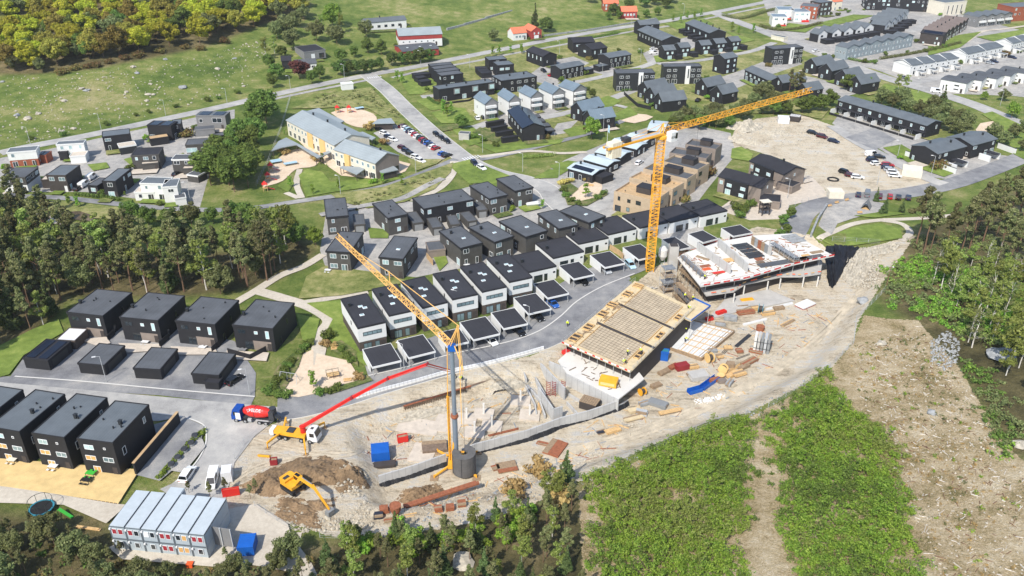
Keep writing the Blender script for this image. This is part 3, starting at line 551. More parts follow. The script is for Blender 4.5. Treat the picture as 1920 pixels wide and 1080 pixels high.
CPORT=[('V1',(430,880),(735,808),(340,690)),('V1',(810,782),(1090,712),(690,600)),('t32',(1430,440),(1597,404),(1310,345)),('t32',(1630,390),(1832,342),(1535,255)),('Z1',(985,1060),(1262,1000),(830,880)),('Z1',(1265,893),(1525,833),(1095,712)),('Z1',(1480,715),(1722,660),(1345,548)),
         ('Z2',(575,980),(808,928),(412,828)),('Z2',(925,850),(1155,800),(755,712)),('Z2',(1305,762),(1510,718),(1122,625)),('Z3',(540,775),(690,742),(300,668)),('Z3',(830,690),(1000,645),(705,580)),('Z3',(1170,620),(1390,578),(1000,535))]
def carport(label,t,fl,fr,third,h=2.9,wall='white_wall',roof='felt',fascia='white_wall',group=None,name='carport',posts=True):
 c,rz,w,d,g0=rect(t,fl,fr,third,h);root=tag(empty(name,(c[0],c[1],g0),rz),label,'carport',group);W2,D2=w/2,d/2
 ro=MB().box(-W2+.12,W2-.12,-D2+.12,D2-.12,h-.3,h).obj('roof',roof,root);e=MB()
 e.box(-W2,W2,-D2,-D2+.12,h-.45,h+.06);e.box(-W2,W2,D2-.12,D2,h-.45,h+.06);e.box(-W2,-W2+.12,-D2+.12,D2-.12,h-.45,h+.06);e.box(W2-.12,W2,-D2+.12,D2-.12,h-.45,h+.06)
 e.obj('fascia',fascia,ro);MB().box(-W2+.02,-W2+.22,-D2*.45,D2-.1,-.2,h-.45).obj('side_wall',wall,root)
 so=MB().box(-W2+.24,W2-.1,D2*.45,D2-.14,-.2,h-.45).obj('storeroom',wall,root);MB().box(-.45,.45,D2*.45-.05,D2*.45,.02,2.1).obj('door','frame_dark',so)
 for x in(-W2+.2,W2-.2):MB().box(x-.06,x+.06,-D2+.2,-D2+.32,0,h-.45).obj('post','galv',root)
 return root,c,rz,w,d
CPR=[]
for i,(t,fl,fr,bl)in enumerate(CPORT):
 CPR.append(carport('white carport with flat black roof, %s from the left along the curved street'%ORD[i],t,fl,fr,('BL',)+bl,group='white carports along the curved street'))
# -- charcoal houses in the middle
WD='auto'
DH=[('charcoal house with a garage door in its front, left end beside the wood','t22',(530,550),(690,535),('BL',530,415),6.0),('charcoal house between the left-end house and the long triple house','t22',(990,555),(1135,525),('BL',890,445),6.0),
      ('charcoal house right of the long black triple house','t22',(1750,410),(1885,380),('BL',1640,305),6.0),('charcoal house by the bend of the school road','p',(966,358),(999,351),('BL',938,334),6.0),
      ('charcoal house under the tip of the mobile crane jib','t22',(527,802),(702,812),('BR',838,668),6.2),('charcoal house with a glass-roofed porch beside the crane jib','t22',(925,847),(1100,862),('BR',1215,705),6.2),
      ('charcoal house with one skylight, left one behind the white row','t22',(1535,780),(1695,740),('BL',1415,645),6.2),('charcoal house with one skylight, second behind the white row','t22',(1790,735),(1930,690),('BL',1665,605),6.2),
      ('charcoal house with one skylight, third behind the white row','p',(986,444),(1026,432),('BL',952,411),6.2),('charcoal house with one skylight, fourth behind the white row','Z2',(410,412),(620,365),('BL',190,240),6.2),('charcoal house with one skylight, nearest the roundabout garden','Z2',(745,345),(925,270),('BL',510,180),6.2)]
for i,(lb,t,fl,fr,th,h)in enumerate(DH):
 house(lb,t,fl,fr,th,h,wall='charcoal',roof='grey_roof',fascia='black_wood',over=0.25,sky=[(.05,-.1)]if i>4 else[],chim=[(-.2,.25)]if i in(6,7)else[],dens=0.7,group='charcoal houses in the middle')
house('long black triple house with three flat roof bays','t22',(1260,487),(1635,415),('BL',1175,405),6.0,roof='grey_roof',dens=0.45)
for i,(fl,fr,bl)in enumerate([((737,607),(818,600),(740,530)),((1180,597),(1258,585),(1135,515)),((1325,630),(1400,620),(1268,560)),((1460,607),(1530,600),(1385,543)),((1590,582),(1660,570),(1510,520)),((1665,500),(1735,492),(1638,437))]):
 ro,c,rz,w,d,g0=house('small charcoal garage, %s from the left before the dark houses'%ORD[i],'t22',fl,fr,('BL',)+bl,2.7,wall='charcoal',roof='grey_roof',wins=None,cat='garage',name='garage',group='small charcoal garages')
 MB().box(-w*.38,w*.38,-d/2-.04,-d/2+.01,.02,2.1).obj('garage_door','grey_metal',ro)
house('dark grey garage with pitched driveway roof behind the white row','Z1',(145,180),(330,160),('BL',70,90),2.6,wall='taupe_clad',roof='grey_roof',wins=None,cat='garage',name='garage')
# -- dark low houses with pale metal roofs, beige cubes behind the tower crane
for i,(fl,fr,th)in enumerate([((270,692),(545,768),('BL',320,600)),((445,592),(712,668),('BL',495,512)),((583,512),(860,575),('BL',640,430)),((738,412),(1040,478),('BL',805,340)),((922,347),(1145,397),('BL',1010,290)),((1165,264),(1350,280),('BL',1290,165))]):
 house(['dark low house with large solar panel on a pale roof','dark low house with plain pale metal roof beside the solar one','dark low house with pale roof, third from the solar one','dark low house with pale roof, fourth from the solar one','dark low house with pale roof, fifth from the solar one','dark low house with pale roof at the far end by the trees'][i],'Z4',fl,fr,th,3.4,kind='gx',rise=0.7,roof='pale_roof',dens=0.5,chim=[(-.3,.1)],solar=(i==0),group='dark low houses with pale roofs')
house('flat black carport at the corner of the solar-roofed house','Z4',(650,802),(782,757),('BL',540,770),2.6,cat='carport',name='carport',wins=None)
FB=[((765,367),(1070,442),('BL',838,285),'beige_clad'),((880,264),(1205,352),('BL',945,212),'beige_clad'),((985,197),(1312,277),('BL',1045,150),'beige_clad'),((1130,142),(1392,207),('BL',1175,82),'beige_clad'),((1180,77),(1457,122),('BL',1240,35),'taupe_clad'),((1300,12),(1527,52),('BL',1360,-28),'taupe_clad')]
for i,(fl,fr,th,wm)in enumerate(FB):
 ro,c,rz,w,d,g0=house(['beige timber cube house nearest the white row','beige timber cube house second from the white row','beige timber cube house third from the white row','beige timber cube house fourth from the white row','taupe timber cube house fifth from the white row','taupe timber cube house farthest from the white row'][i],'t23',fl,fr,th,6.2,wall=wm,roof='deck' if i<2 else 'grey_roof',over=0.03,wins='auto',dens=0.5,fm='frame_dark',panes=('pane_dark','pane_dark','pane'),group='timber cube houses')
 st=MB().box(-w*.12,w*.22,-d*.05,d*.35,5.9,8.2).obj('stair_house','umber',ro);MB().box(-w*.12-.1,w*.22+.1,-d*.05-.1,d*.35+.1,8.2,8.35).obj('stair_roof','black_roof',st)
 pr=MB();hh=6.9;W2,D2=w/2,d/2
 for a in((-W2,W2,-D2,-D2+.18),(-W2,W2,D2-.18,D2),(-W2,-W2+.18,-D2+.18,D2-.18),(W2-.18,W2,-D2+.18,D2-.18)):pr.box(*a,6.3,hh)
 pr.obj('terrace_wall',wm,ro)
# -- two brown and black gabled houses with garages
G2=[('f',-.42,3.2,1.2,1.3,'pane_pale'),('f',-.2,3.3,1.8,1.2,'pane_pale'),('f',.12,3.3,1.8,1.2,'pane_pale'),('f',-.22,.3,2.0,2.1,'pane_pale'),('f',.1,.9,1.8,1.2,'pane_pale'),('r',0,4.2,.7,1.0,'pane_pale')]
for i,(fl,fr,th)in enumerate([((60,487),(700,662),('BR',925,562)),((530,255),(1045,462),('BR',1355,378))]):
 ro,c,rz,w,d,g0=house(['black and brown gabled house with pale windows, nearer of the pair','black and brown gabled house at the edge of the dirt lot'][i],'X3',fl,fr,th,5.6,kind='gx',rise=1.7,wall='taupe_clad',roof='black_roof',wins=None,chim=[(.05,.2)])
 MB().box(-w*.32,w*.22,-d/2-.9,-d/2+.3,0,5.9).obj('front_bay','black_wood',ro)
 for f,x,z0,ww,hh,pm in G2:
  window(ro,f,x*(w if f=='f' else d),z0,ww,hh,w,d,pm,'frame_white',2 if ww>1.5 else 1,True,out=0.9 if f=='f' and-.33<x<.2 else 0)
for i,(fl,fr,th)in enumerate([((672,838),(985,872),('BR',1140,780)),((925,572),(1165,642),('BR',1350,592))]):
 house(['brown garage with black roof below the gabled pair','brown garage between the two gabled houses'][i],'X3',fl,fr,th,2.8,wall='taupe_clad',roof='black_roof',wins=None,cat='garage',name='garage')
# -- townhouses at the right
K1W=[('f',-.46+i*.115,3.4,[1.4,.9,1.8][i%3],1.3,'pane_pale' if i%2 else 'pane')for i in range(9)]+[('f',-.45+i*.1,.3,1.6,2.1,'pane_dark')for i in range(9)]+[('r',.2,3.2,.9,1.6,'pane')]
ro,c,rz,w,d,g0=house('long black terraced row with grey gable roof above the car yard','X6',(62,147),(950,404),('BR',1112,370),5.6,kind='gx',rise=1.2,roof='slate_roof',wins=K1W,chim=[(-.2,.15),(.1,.15),(.35,.15)],near=True,name='terraced_house')
MB().box(-w/2,w/2,-d/2-1.6,-d/2-.02,2.7,2.9).obj('canopy','black_roof',ro)
for i in range(7):MB().box(-w/2+w*(i+.0)/6.2,-w/2+w*i/6.2+.2,-d/2-4,-d/2-.02,0,2.2).obj('garden_wall','white_wall',ro)
for i in range(6):MB().box(-w/2+w*i/6.2+.25,-w/2+w*(i+1)/6.2-.05,-d/2-5.0,-d/2-4.8,0,1.0).obj('garden_fence','black_wood',ro)
K2=[]
for i,(fl,fr,th)in enumerate([((797,602),(1060,687),('BR',1362,617)),((1147,522),(1410,602),('BR',1685,547))]):
 ro,c,rz,w,d,g0=house(['black gabled double house behind the long white yard wall','black gabled double house at the far right above the pines'][i],'X6',fl,fr,th,5.4,kind='gy',rise=1.4,roof='slate_roof',wins='auto',dens=0.6,chim=[(-.15,-.2),(.15,.25)],near=True)
 K2.append((ro,w,d))
 MB().box(w/2+1.5,w/2+6,-d*.3,-d*.26,0,2.3).obj('yard_wall','white_wall',ro);MB().box(w/2+1.5,w/2+6.0,d*.1,d*.14,0,2.3).obj('yard_wall','white_wall',ro);MB().box(w/2+1.4,w/2+6.2,-d*.1,d*.09,2.3,2.5).obj('carport_roof','black_roof',ro)
def wall(label,px,h,m,t=0.22,name='garden_wall',cat='wall',cap=None,z=None,group=None,t_='p'):
 pts=[G(*T[t_](*p))if z is None else A(*T[t_](*p),z)for p in px];root=tag(empty(name,tuple(pts[0])),label,cat,group)
 for a,b2 in zip(pts[:-1],pts[1:]):
  zz=min(a[2],b2[2])-pts[0][2];q=MB().slab(a[:2]-pts[0][:2],b2[:2]-pts[0][:2],t,zz-.3,zz+h);q.obj('wall_panel',m,root)
  if cap:MB().slab(a[:2]-pts[0][:2],b2[:2]-pts[0][:2],t+.12,zz+h,zz+h+.1).obj('coping',cap,root)
 return root
wall('long white yard wall before the black double house at right',[(725,708),(900,772)],2.2,'white_wall',t_='X6',cap='black_roof');wall('white yard wall ending at the road by the far right houses',[(918,782),(1232,890)],2.2,'white_wall',t_='X6',cap='black_roof')
wall('white yard wall at the far right beside the terrace with pots',[(1650,625),(1832,690)],2.2,'white_wall',t_='X6',cap='black_roof')
# -- north estate
def gh(lb,t,fl,fr,th,h,**k):return house(lb,t,fl,fr,th,h,near=False,**k)
for i,q in enumerate([((285,264),(535,242),('BL',275,238)),((330,299),(570,270),('BL',310,268)),((365,335),(615,302),('BL',345,303)),((405,374),(650,344),('BL',378,336))]):
 gh('black flat-roofed town house, %s of four stepping towards the lawn by the junction'%ORD[i],'Y1',q[0],q[1],q[2],6.0,roof='grey_roof',dens=.4,group='four stepped black town houses')
for i,q in enumerate([((105,367),(280,347)),((140,402),(240,387)),((180,442),(290,427)),((795,293),(920,288)),((830,322),(945,312)),((860,347),(975,337))]):
 gh(['black shed nearest the junction lawn','black shed in the middle of the junction lawn sheds','black shed in front of the junction lawn sheds','black shed farthest of three beside the small car court','black shed middle of three beside the small car court','black shed nearest of three beside the small car court'][i],'Y1',q[0],q[1],4.5,2.6,roof='black_roof',wins=None,cat='shed',name='shed',group='black estate sheds')
ro,c,rz,w,d,g0=gh('black three-unit row with grey-framed bay windows','Y1',(375,527),(1000,442),('BL',335,485),6.0,roof='slate_roof',wins=[('f',-.4,.3,2,2.1,'pane_dark'),('f',-.05,.3,2,2.1,'pane_pale'),('f',.3,.3,2,2.1,'pane_pale')],chim=[(-.3,.1),(.05,.1),(.4,.1)],name='terraced_house')
for x in(-.18,.15,.45):
 q=MB().box(x*w-1.6,x*w+1.4,-d/2-.5,-d/2+.05,2.9,5.4).obj('bay_window','grey_clad',ro);MB().box(x*w-1.2,x*w+1.0,-d/2-.56,-d/2-.5,3.2,5.1).obj('pane','pane_pale',q)
gh('black flat-roofed row with deep balconies beside the bay-window row','Y1',(1080,430),(1480,380),('BL',1005,365),6.2,roof='slate_roof',dens=.8,chim=[(-.1,.1),(.3,.1)],panes=('pane_dark','pane','pane_dark'))
gh('black flat house nearest the main road above the small car court','Y1',(940,197),(1140,182),('BL',930,158),6.0,roof='slate_roof',dens=.4);gh('black flat house with a white window strip above the small car court','Y1',(1040,257),(1222,242),('BL',1010,213),6.0,roof='slate_roof',wins=[('f',-.25,3.4,2.2,1.2,'pane_pale'),('f',.1,3.4,2.2,1.2,'pane_pale')])
for i,(t,fl,fr,bl)in enumerate([('Y1',(895,692),(1045,672),(820,608)),('Y1',(1165,657),(1300,640),(1070,575)),('Y1',(1410,612),(1555,590),(1325,540)),('Y1',(1655,577),(1800,555),(1568,495)),('Y2',(690,842),(840,812),(605,770))]):
 ro,c,rz,w,d,g0=gh('tall white and grey gabled house with blue-grey roof, %s from the left of five'%ORD[i],t,fl,fr,('BL',)+bl,7.0,kind='gy',rise=2.3,wall='white_wall',roof='blue_slate',solar=False,wins=[('f',0,.3,2.6,1.9,'pane'),('f',0,2.9,2.6,1.6,'pane'),('l',-.2,3,.8,1.6,'pane_dark')],face_mat='grey_clad',chim=[(.2,.1)],group='five white and grey gabled houses')
 for z0 in(2.7,5.2):MB().box(-w*.45,w*.3,-d/2-1.2,-d/2-.04,z0,z0+1.0).obj('balcony','white_wall',ro)
gh('long black gabled house with navy roof and carports beside it','Y1',(1320,964),(1570,945),('BL',1110,768),5.6,kind='gy',rise=1.8,roof='solar',wins=[('l',-.4+.2*i,3.2,1.2,1.3,'pane')for i in range(5)]+[('f',.2,.3,1,2,'pane_pale')],chim=[(0,-.2),(0,.25)])
for i,q in enumerate([((1450,842),(1530,836),(1430,808)),((1500,892),(1580,886),(1475,853)),((1560,942),(1640,936),(1535,903)),((1590,997),(1690,986),(1570,958))]):carport('small dark carport, %s from the back beside the navy-roofed house'%ORD[i],'Y1',q[0],q[1],('BL',)+q[2],2.4,'black_wood','grey_roof','black_wood',group='small dark carports')
for i,q in enumerate([((925,905),(1115,870)),((980,960),(1150,930)),((1030,1015),(1215,985)),((1095,1075),(1270,1050))]):gh('black garden shed, %s from the back along the navy-roofed house'%ORD[i],'Y1',q[0],q[1],1.6,2.2,wins=None,cat='shed',name='garden_shed',group='black garden sheds')
gh('black gabled double house with round tub, beside the main road','Y1',(1550,157),(1705,134),('BL',1375,88),5.6,kind='gy',rise=1.8,roof='black_roof',wins=[('l',-.35+.24*i,3,.7,1.8,'pane_pale')for i in range(4)]+[('f',-.2,2,.5,1.2,'pane_dark')])
gh('black gabled house with white window band by the main road','Y2',(690,302),(930,292),('BL',740,243),5.6,kind='gx',rise=1.6,wins=[('f',-.25,3.4,2.6,1.1,'pane_pale')]);gh('black gabled wing with red balcony below the main road','Y2',(900,380),(1070,354),('BL',800,322),5.6,kind='gx',rise=1.8,wins=[('f',-.3,3,.8,1.8,'pane_pale'),('f',.1,3,.8,1.8,'pane_pale'),('l',0,3,2,1.1,'pane_pale')])
W4=[('f',-.4+.2*i,3,.9,1.8,'pane' if i%2 else 'pane_dark')for i in range(5)]+[('f',-.35+.25*i,.3,1.4,2,'pane_dark')for i in range(4)]
gh('black two-storey house with grey roof beside twin garages, left','Y2',(548,597),(810,547),('BL',462,556),5.6,kind='gx',rise=1.0,roof='slate_roof',wins=W4);gh('black two-storey house with grey roof beside twin garages, right','Y2',(1095,472),(1340,432),('BL',1005,428),5.6,kind='gx',rise=1.0,roof='slate_roof',wins=W4)
gh('black garage with white door, left of the twin garages','Y2',(835,607),(920,592),5,2.7,roof='slate_roof',wins=None,cat='garage',name='garage');gh('black garage with white door, right of the twin garages','Y2',(985,572),(1095,552),5,2.7,roof='slate_roof',wins=None,cat='garage',name='garage')
BLK=[('black apartment block with white stair tower, left of two by the lawn slope','Y2',(1175,647),(1610,640),('BL',1175,600)),('black apartment block with white stair tower, middle of the estate','Y3',(482,777),(1005,772),('BL',485,732)),('black apartment block with white stair tower beside the right-hand road','Y4',(215,682),(640,652),('BL',170,636))]
for lb,t,fl,fr,th in BLK:
 ro,c,rz,w,d,g0=gh(lb,t,fl,fr,th,8.6,wall='frame_dark',roof='grey_roof',wins=[('f',-.36+.16*i,z0,1.8,1.2,'pane_dark')for i in(0,1,4,5)for z0 in(3.4,6.2)]+[('f',-.4+.2*i,.2,2.6,2.3,'pane_dark')for i in(0,1,4)],cat='apartment block',name='apartment_block',door=False)
 q=MB().box(w*.08,w*.2,-d/2-.35,-d/2+.05,0,8.9).obj('stair_tower','white_wall',ro);MB().box(w*.14,w*.17,-d/2-.4,-d/2-.35,3,7.5).obj('stair_window','pane_dark',q)
def grp(lbs,t,lst,d,h,rise,**k):
 for lb,(fl,fr)in zip(lbs,lst):gh(lb,t,fl,fr,d,h,kind='gx',rise=rise,**k)
LG=[('l',.15,3.2,.9,1.8,'pane_pale'),('l',-.2,.4,1.2,1.8,'pane'),('f',.2,3,1,1,'pane_dark')]
grp(['black steep-gabled house, rear of three below the left apartment block','black steep-gabled house, middle of three below the left apartment block','black steep-gabled house, front of three below the left apartment block'],'t13',[((1025,674),(1178,644)),((1075,717),(1240,687)),((1130,762),(1310,742))],7.5,5.0,3.0,roof='slate_roof',wins=LG)
grp(['black steep-gabled house, rear of two beside the carport court','black steep-gabled house, front of two beside the carport court'],'t13',[((1465,652),(1600,622)),((1580,707),(1695,682))],7.5,5.0,3.0,roof='slate_roof',wins=LG)
grp(['black steep-gabled house with blue-grey roof, rear one above the sandpit','black steep-gabled house with blue-grey roof, front one above the sandpit'],'t13',[((530,832),(690,792)),((600,897),(775,872))],7.5,5.0,3.0,roof='blue_slate',wins=LG,chim=[(.0,.1)])
grp(['black steep-gabled house, %s of four stepping down to the right-hand road'%ORD[i]for i in range(4)],'t14',[((365,492),(500,462)),((480,532),(605,502)),((600,582),(720,557)),((700,632),(840,607))],7.5,5.0,3.0,roof='slate_roof',wins=LG)
grp(['black steep-gabled house, rear of two beside the tip of the tower crane jib','black house with a white front beside the tip of the tower crane jib'],'t14',[((110,622),(290,592)),((300,682),(415,662))],7.5,4.6,2.6,roof='slate_roof',wins=LG)
gh('black three-unit row with ribbed grey roof above the birch clump','t13',(1748,522),(1935,607),8,5.0,kind='gx',rise=1.6,roof='slate_roof',wins=[('f',-.42+.17*i,2.8,1.3,1.1,'pane_pale')for i in range(6)]+[('f',-.4+.2*i,.3,2.2,2,'pane')for i in range(5)],name='terraced_house')
gh('long black gabled row with garden sheds beside the main road','Y3',(450,414),(710,394),('BL',190,262),6.0,kind='gy',rise=2.0,roof='slate_roof',wins=[('l',-.4+.13*i,3,.7,1.6,'pane')for i in range(7)]+[('f',.1,.3,.6,1,'pane_pale')],name='terraced_house')
gh('black gabled house end-on behind the long row by the main road','Y3',(150,200),(420,180),8,6.0,kind='gx',rise=2.0,roof='slate_roof',dens=.4)
gh('black row of four with stepped grey roofs and chimneys','Y3',(1110,312),(1340,297),('BL',845,168),5.6,kind='gy',rise=1.8,roof='slate_roof',wins=[('l',-.35+.24*i,2.6,1.4,1.4,'pane_pale')for i in range(4)],chim=[(.3,-.35),(.3,-.1),(.3,.15),(.3,.4)],name='terraced_house')
for i,q in enumerate([((735,268),(870,250)),((790,302),(960,282)),((860,345),(1030,322)),((930,385),(1090,362))]):gh('black carport shed, %s from the back before the stepped row of four'%ORD[i],'Y3',q[0],q[1],3.5,2.4,wins=None,cat='carport',name='carport',group='black carport sheds')
QW=[('f',-.22,3.2,1.1,1.2,'pane_pale'),('f',.22,3.2,1.1,1.2,'pane_pale'),('f',0,.3,2.4,2,'pane_pale')]
for i,q in enumerate([((492,550),(642,540)),((710,514),(850,502)),((1000,480),(1140,470)),((1205,454),(1345,442)),((1415,427),(1545,414))]):gh('small black gabled house with white windows, %s from the left of five in line'%ORD[i],'Y3',q[0],q[1],7.5,5.4,kind='gx',rise=1.8,roof='slate_roof',wins=QW,group='five small black gabled houses')
for i,q in enumerate([((660,622),(740,612)),((870,592),(960,582)),((1150,560),(1235,550)),((1350,530),(1435,520)),((1560,495),(1640,485))]):gh('low black garage right of the %s small gabled house'%ORD[i],'Y3',q[0],q[1],5,2.5,wins=None,cat='garage',name='garage',group='low black garages')
gh('black gabled apartment house with white corner balcony','Y3',(1325,668),(1500,637),8,8.0,kind='gx',rise=1.6,roof='slate_roof',wins=[('f',-.2,z0,1.4,1.4,'pane_pale')for z0 in(.5,3.2,5.8)]+[('f',.3,z0,1.0,1.2,'pane_pale')for z0 in(.5,3.2,5.8)]+[('l',-.2,1,1.2,1.6,'pane_pale')])
for i,q in enumerate([((852,478),(972,458),('BL',690,458)),((1045,458),(1165,442),11.0),((1205,438),(1330,418),11.0),((1365,413),(1480,397),11.0),((1495,388),(1615,368),11.0)]):gh('dark house with white gable front, %s from the left of five in a row'%ORD[i],'Y4',q[0],q[1],q[2],4.8,kind='gy',rise=2.2,roof='slate_roof',face_mat='white_wall',wins=[('f',-.1,2.8,2,1.2,'pane_dark','frame_dark'),('f',.25,.3,1,2,'pane_dark')],group='five dark houses with white gables')
for i,q in enumerate([((955,560),(1080,548)),((1100,535),(1260,520)),((1265,510),(1410,495)),((1415,485),(1560,470)),((1550,460),(1710,445))]):gh('flat black carport before the %s white-gabled house'%ORD[i],'Y4',q[0],q[1],5,2.5,wins=None,cat='carport',name='carport',group='flat black carports')
for i,q in enumerate([((880,192),(925,172),('BL',790,170)),((927,167),(962,150),13.0),((962,147),(996,128),13.0),((998,127),(1028,108),13.0),((1030,107),(1056,91),13.0)]):gh('narrow dark house with white gable, %s from the front in the far stepped row'%ORD[i],'t14',q[0],q[1],q[2],4.8,kind='gy',rise=2.2,roof='slate_roof',face_mat='white_wall',wins=[('f',0,2.8,1.6,1.2,'pane_dark','frame_dark')],group='far stepped row of white gables')
for i,q in enumerate([((905,235),(990,228)),((950,215),(1030,208)),((985,195),(1060,188)),((1010,175),(1085,168)),((1035,158),(1115,152))]):gh('black carport, %s from the front beside the far stepped row'%ORD[i],'t14',q[0],q[1],4.5,2.4,wins=None,cat='carport',name='carport',group='black carports beside the far stepped row')
def row(label,t,FL,FR,third,n,h,rise,wall,roof,wins,name='terraced_house',face=None,balc=None,chim=False):
 """terrace of n gable-fronted units that share their walls"""
 c,rz,w,d,g0=rect(t,FL,FR,third,h);root=tag(empty(name,(c[0],c[1],g0),rz),label,'terraced house');u=w/n;D2=d/2
 for i in range(n):
  x0=-w/2+u*i;x1=x0+u;xm=(x0+x1)/2;g1=-0.0 if i%2==0 else 0.25
  q=MB().add([(x0,-D2+g1,-.4),(x1,-D2+g1,-.4),(x1,D2,-.4),(x0,D2,-.4),(x0,-D2+g1,h),(x1,-D2+g1,h),(x1,D2,h),(x0,D2,h),(xm,-D2+g1,h+rise),(xm,D2,h+rise)],[(0,1,5,8,4),(2,3,7,9,6),(1,2,6,5),(3,0,4,7),(4,8,9,7),(8,5,6,9)]).obj('unit_wall',wall,root)
  r=MB()
  for xa in(x0,x1):
   vs=[(xa,-D2-.3,h),(xa,D2+.3,h),(xm,D2+.3,h+rise),(xm,-D2-.3,h+rise)];vs=[(a,b_,z_+.05)for a,b_,z_ in vs]+[(a,b_,z_+.25)for a,b_,z_ in vs]
   fs=[(0,1,2,3),(4,7,6,5),(0,4,5,1),(1,5,6,2),(2,6,7,3),(3,7,4,0)];r.add(vs,fs if xa==x0 else[f[::-1]for f in fs])
  ro=r.obj('roof',roof,root)
  if chim:MB().box(xm-.3,xm+.3,-.5,.1,h+rise,h+rise+1.1).obj('chimney','frame_dark',ro)
  for x,z0,ww,hh,pm in wins:window(root,'f',xm+x*u,z0,ww,hh,w,d,pm,near=False,out=-g1)
  if balc:
   for z0 in balc:MB().box(xm-u*.25,xm+u*.4,-D2-1.3,-D2+g1-.02,z0,z0+1.1).obj('balcony','white_wall',root)
 for i in range(3):window(root,'l',(-.3+.3*i)*d,3.2,.8,1.2,w,d,'pane_dark',near=False)
 return root
row('grey-blue terrace of six gable-fronted houses with small white windows','p',(1588.5,91),(1714,67),('BL',1568,86),6,6.4,1.5,'bluegrey_clad','slate_roof',[(-.3,1,.7,1.2,'pane_pale'),(0,1,.7,1.2,'pane_dark'),(.3,1,.7,1.2,'pane_pale'),(-.3,3.9,.7,1.4,'pane_dark'),(0,3.9,.7,1.4,'pane_pale'),(.3,3.9,.7,1.4,'pane_dark')])
row('dark brown terrace with brown stepped roofs and chimneys','Y5',(840,455),(1155,270),('BL',600,370),6,6.0,1.5,'umber','brown_roof',[(-.2,.4,1.2,2,'pane_pale'),(.2,.4,.8,2,'pane_dark'),(0,3.3,1.2,1.3,'pane')],chim=True)
gh('dark end house with solar roof at the brown terrace','Y5',(492,452),(808,494),7,6.2,kind='gx',rise=1.2,wall='umber',roof='black_roof',solar=True,wins=[('f',.25,3.6,.8,1.2,'pane_pale'),('f',.2,.8,.8,1.2,'pane_pale'),('f',-.3,.4,1,1,'pane_pale')])
row('pale grey terrace of four with white balconies near the top right','Y5',(1285,240),(1772,188),('BL',1070,200),4,6.4,1.2,'grey_clad','slate_roof',[(-.1,.5,1.6,2,'pane_dark'),(.25,3.5,1.6,1.8,'pane_dark'),(.25,.5,1.2,1.6,'pane_dark')],balc=(2.9,))
WW=[('f',-.42+.12*i,2.9,1.2,1.1,'pane_dark')for i in range(8)]+[('f',-.42+.12*i,.3,1.4,2,'pane_dark')for i in range(8)]
for lb,t,fl,fr,th,n in[('white terrace of four with grey roofs parted by white fire walls','t14',(1075,492),(1430,434),('BL',968,455),4),('long white terrace with two grey roof halves behind the carports','t14',(1490,407),(1765,347),('BL',1402,375),2),('white terrace cut by the right picture edge near the top','t14',(1830,327),(1970,292),('BL',1735,300),2)]:
 ro,c,rz,w,d,g0=gh(lb,t,fl,fr,th,5.2,kind='gx',rise=1.5,wall='white_wall',roof='slate_roof',wins=WW,name='terraced_house',door=False)
 for i in range(n+1):
  x=-w/2+w*i/n;MB().add([(x-.16,-d/2-.5,4.6),(x+.16,-d/2-.5,4.6),(x+.16,0,7.3),(x-.16,0,7.3),(x+.16,d/2,5.2),(x-.16,d/2,5.2),(x-.16,-d/2-.5,5.2),(x+.16,-d/2-.5,5.2)],[(6,7,2,3),(3,2,4,5),(0,1,7,6),(1,4,2,7),(0,6,3,5)]).obj('fire_wall','white_wall',ro)
 for i in range(2*n if n==2 else n):
  k_=2*n if n==2 else n;x=-w/2+w*(i+.5)/k_;q=MB().box(x-1.9,x+1.9,-d/2-5,-d/2-1.2,2.3,2.6).obj('carport_roof','white_wall',ro);MB().box(x-1.7,x+1.7,-d/2-4.8,-d/2-1.4,2.6,2.64).obj('roofing','slate_roof',q)
  for sx_ in(-1.8,1.68):
   for sy in(-4.9,-1.4):MB().box(x+sx_,x+sx_+.14,-d/2+sy,-d/2+sy+.14,0,2.3).obj('post','white_wall',ro)
  MB().box(x-1.85,x-.4,-d/2-3,-d/2-1.4,0,2.3).obj('storeroom','white_wall',ro)
for i,q in enumerate([((1300,594),(1490,627),('BL',1330,560)),((1415,577),(1605,607),('BL',1442,546)),((1525,557),(1715,592),('BL',1552,528)),((1635,542),(1820,572),('BL',1667,511)),((1740,522),(1930,552),('BL',1772,495))]):
 gh('white house with low dark roof, %s from the left beside the right-hand road'%ORD[i],'t14',q[0],q[1],q[2],5.0,kind='gx',rise=.5,wall='white_wall',roof='grey_roof',wins=[('f',.15,3.0,2.2,.6,'pane_dark','frame_dark'),('f',.15,1.2,2.2,.5,'pane_dark','frame_dark'),('f',-.35,.2,.5,2.4,'pane_dark','frame_dark'),('r',0,.3,1.4,2.0,'pane_dark')],chim=[(.1,.2)],group='white houses beside the right-hand road')
for lb,fl,fr,th,h in[('white cube with blue-grey roof and red balcony screens, left of three at the top',(215,232),(420,236),('BL',250,190),6),('white cube with blue-grey roof, rear of three at the top',(290,135),(515,140),('BL',330,88),6.4),('white cube with blue-grey roof and red screens, right of three at the top',(520,165),(740,165),('BL',560,118),6.4)]:
 ro,c,rz,w,d,g0=gh(lb,'Y4',fl,fr,th,h,wall='white_wall',roof='blue_slate',dens=.7)
 MB().box(w*.0,w*.45,-d/2-1.2,-d/2-.05,0,1.2).obj('balcony_screen','red_paint',ro)
gh('brown timber building with white windows at the top centre right','Y4',(600,82),(840,100),('BL',650,40),8,wall='rust_clad',roof='slate_roof',dens=.7);gh('brown timber wing with white balconies at the top edge','Y4',(880,40),(1040,20),9,9,wall='umber',roof='slate_roof',dens=.9,panes=('pane_pale','pane'))
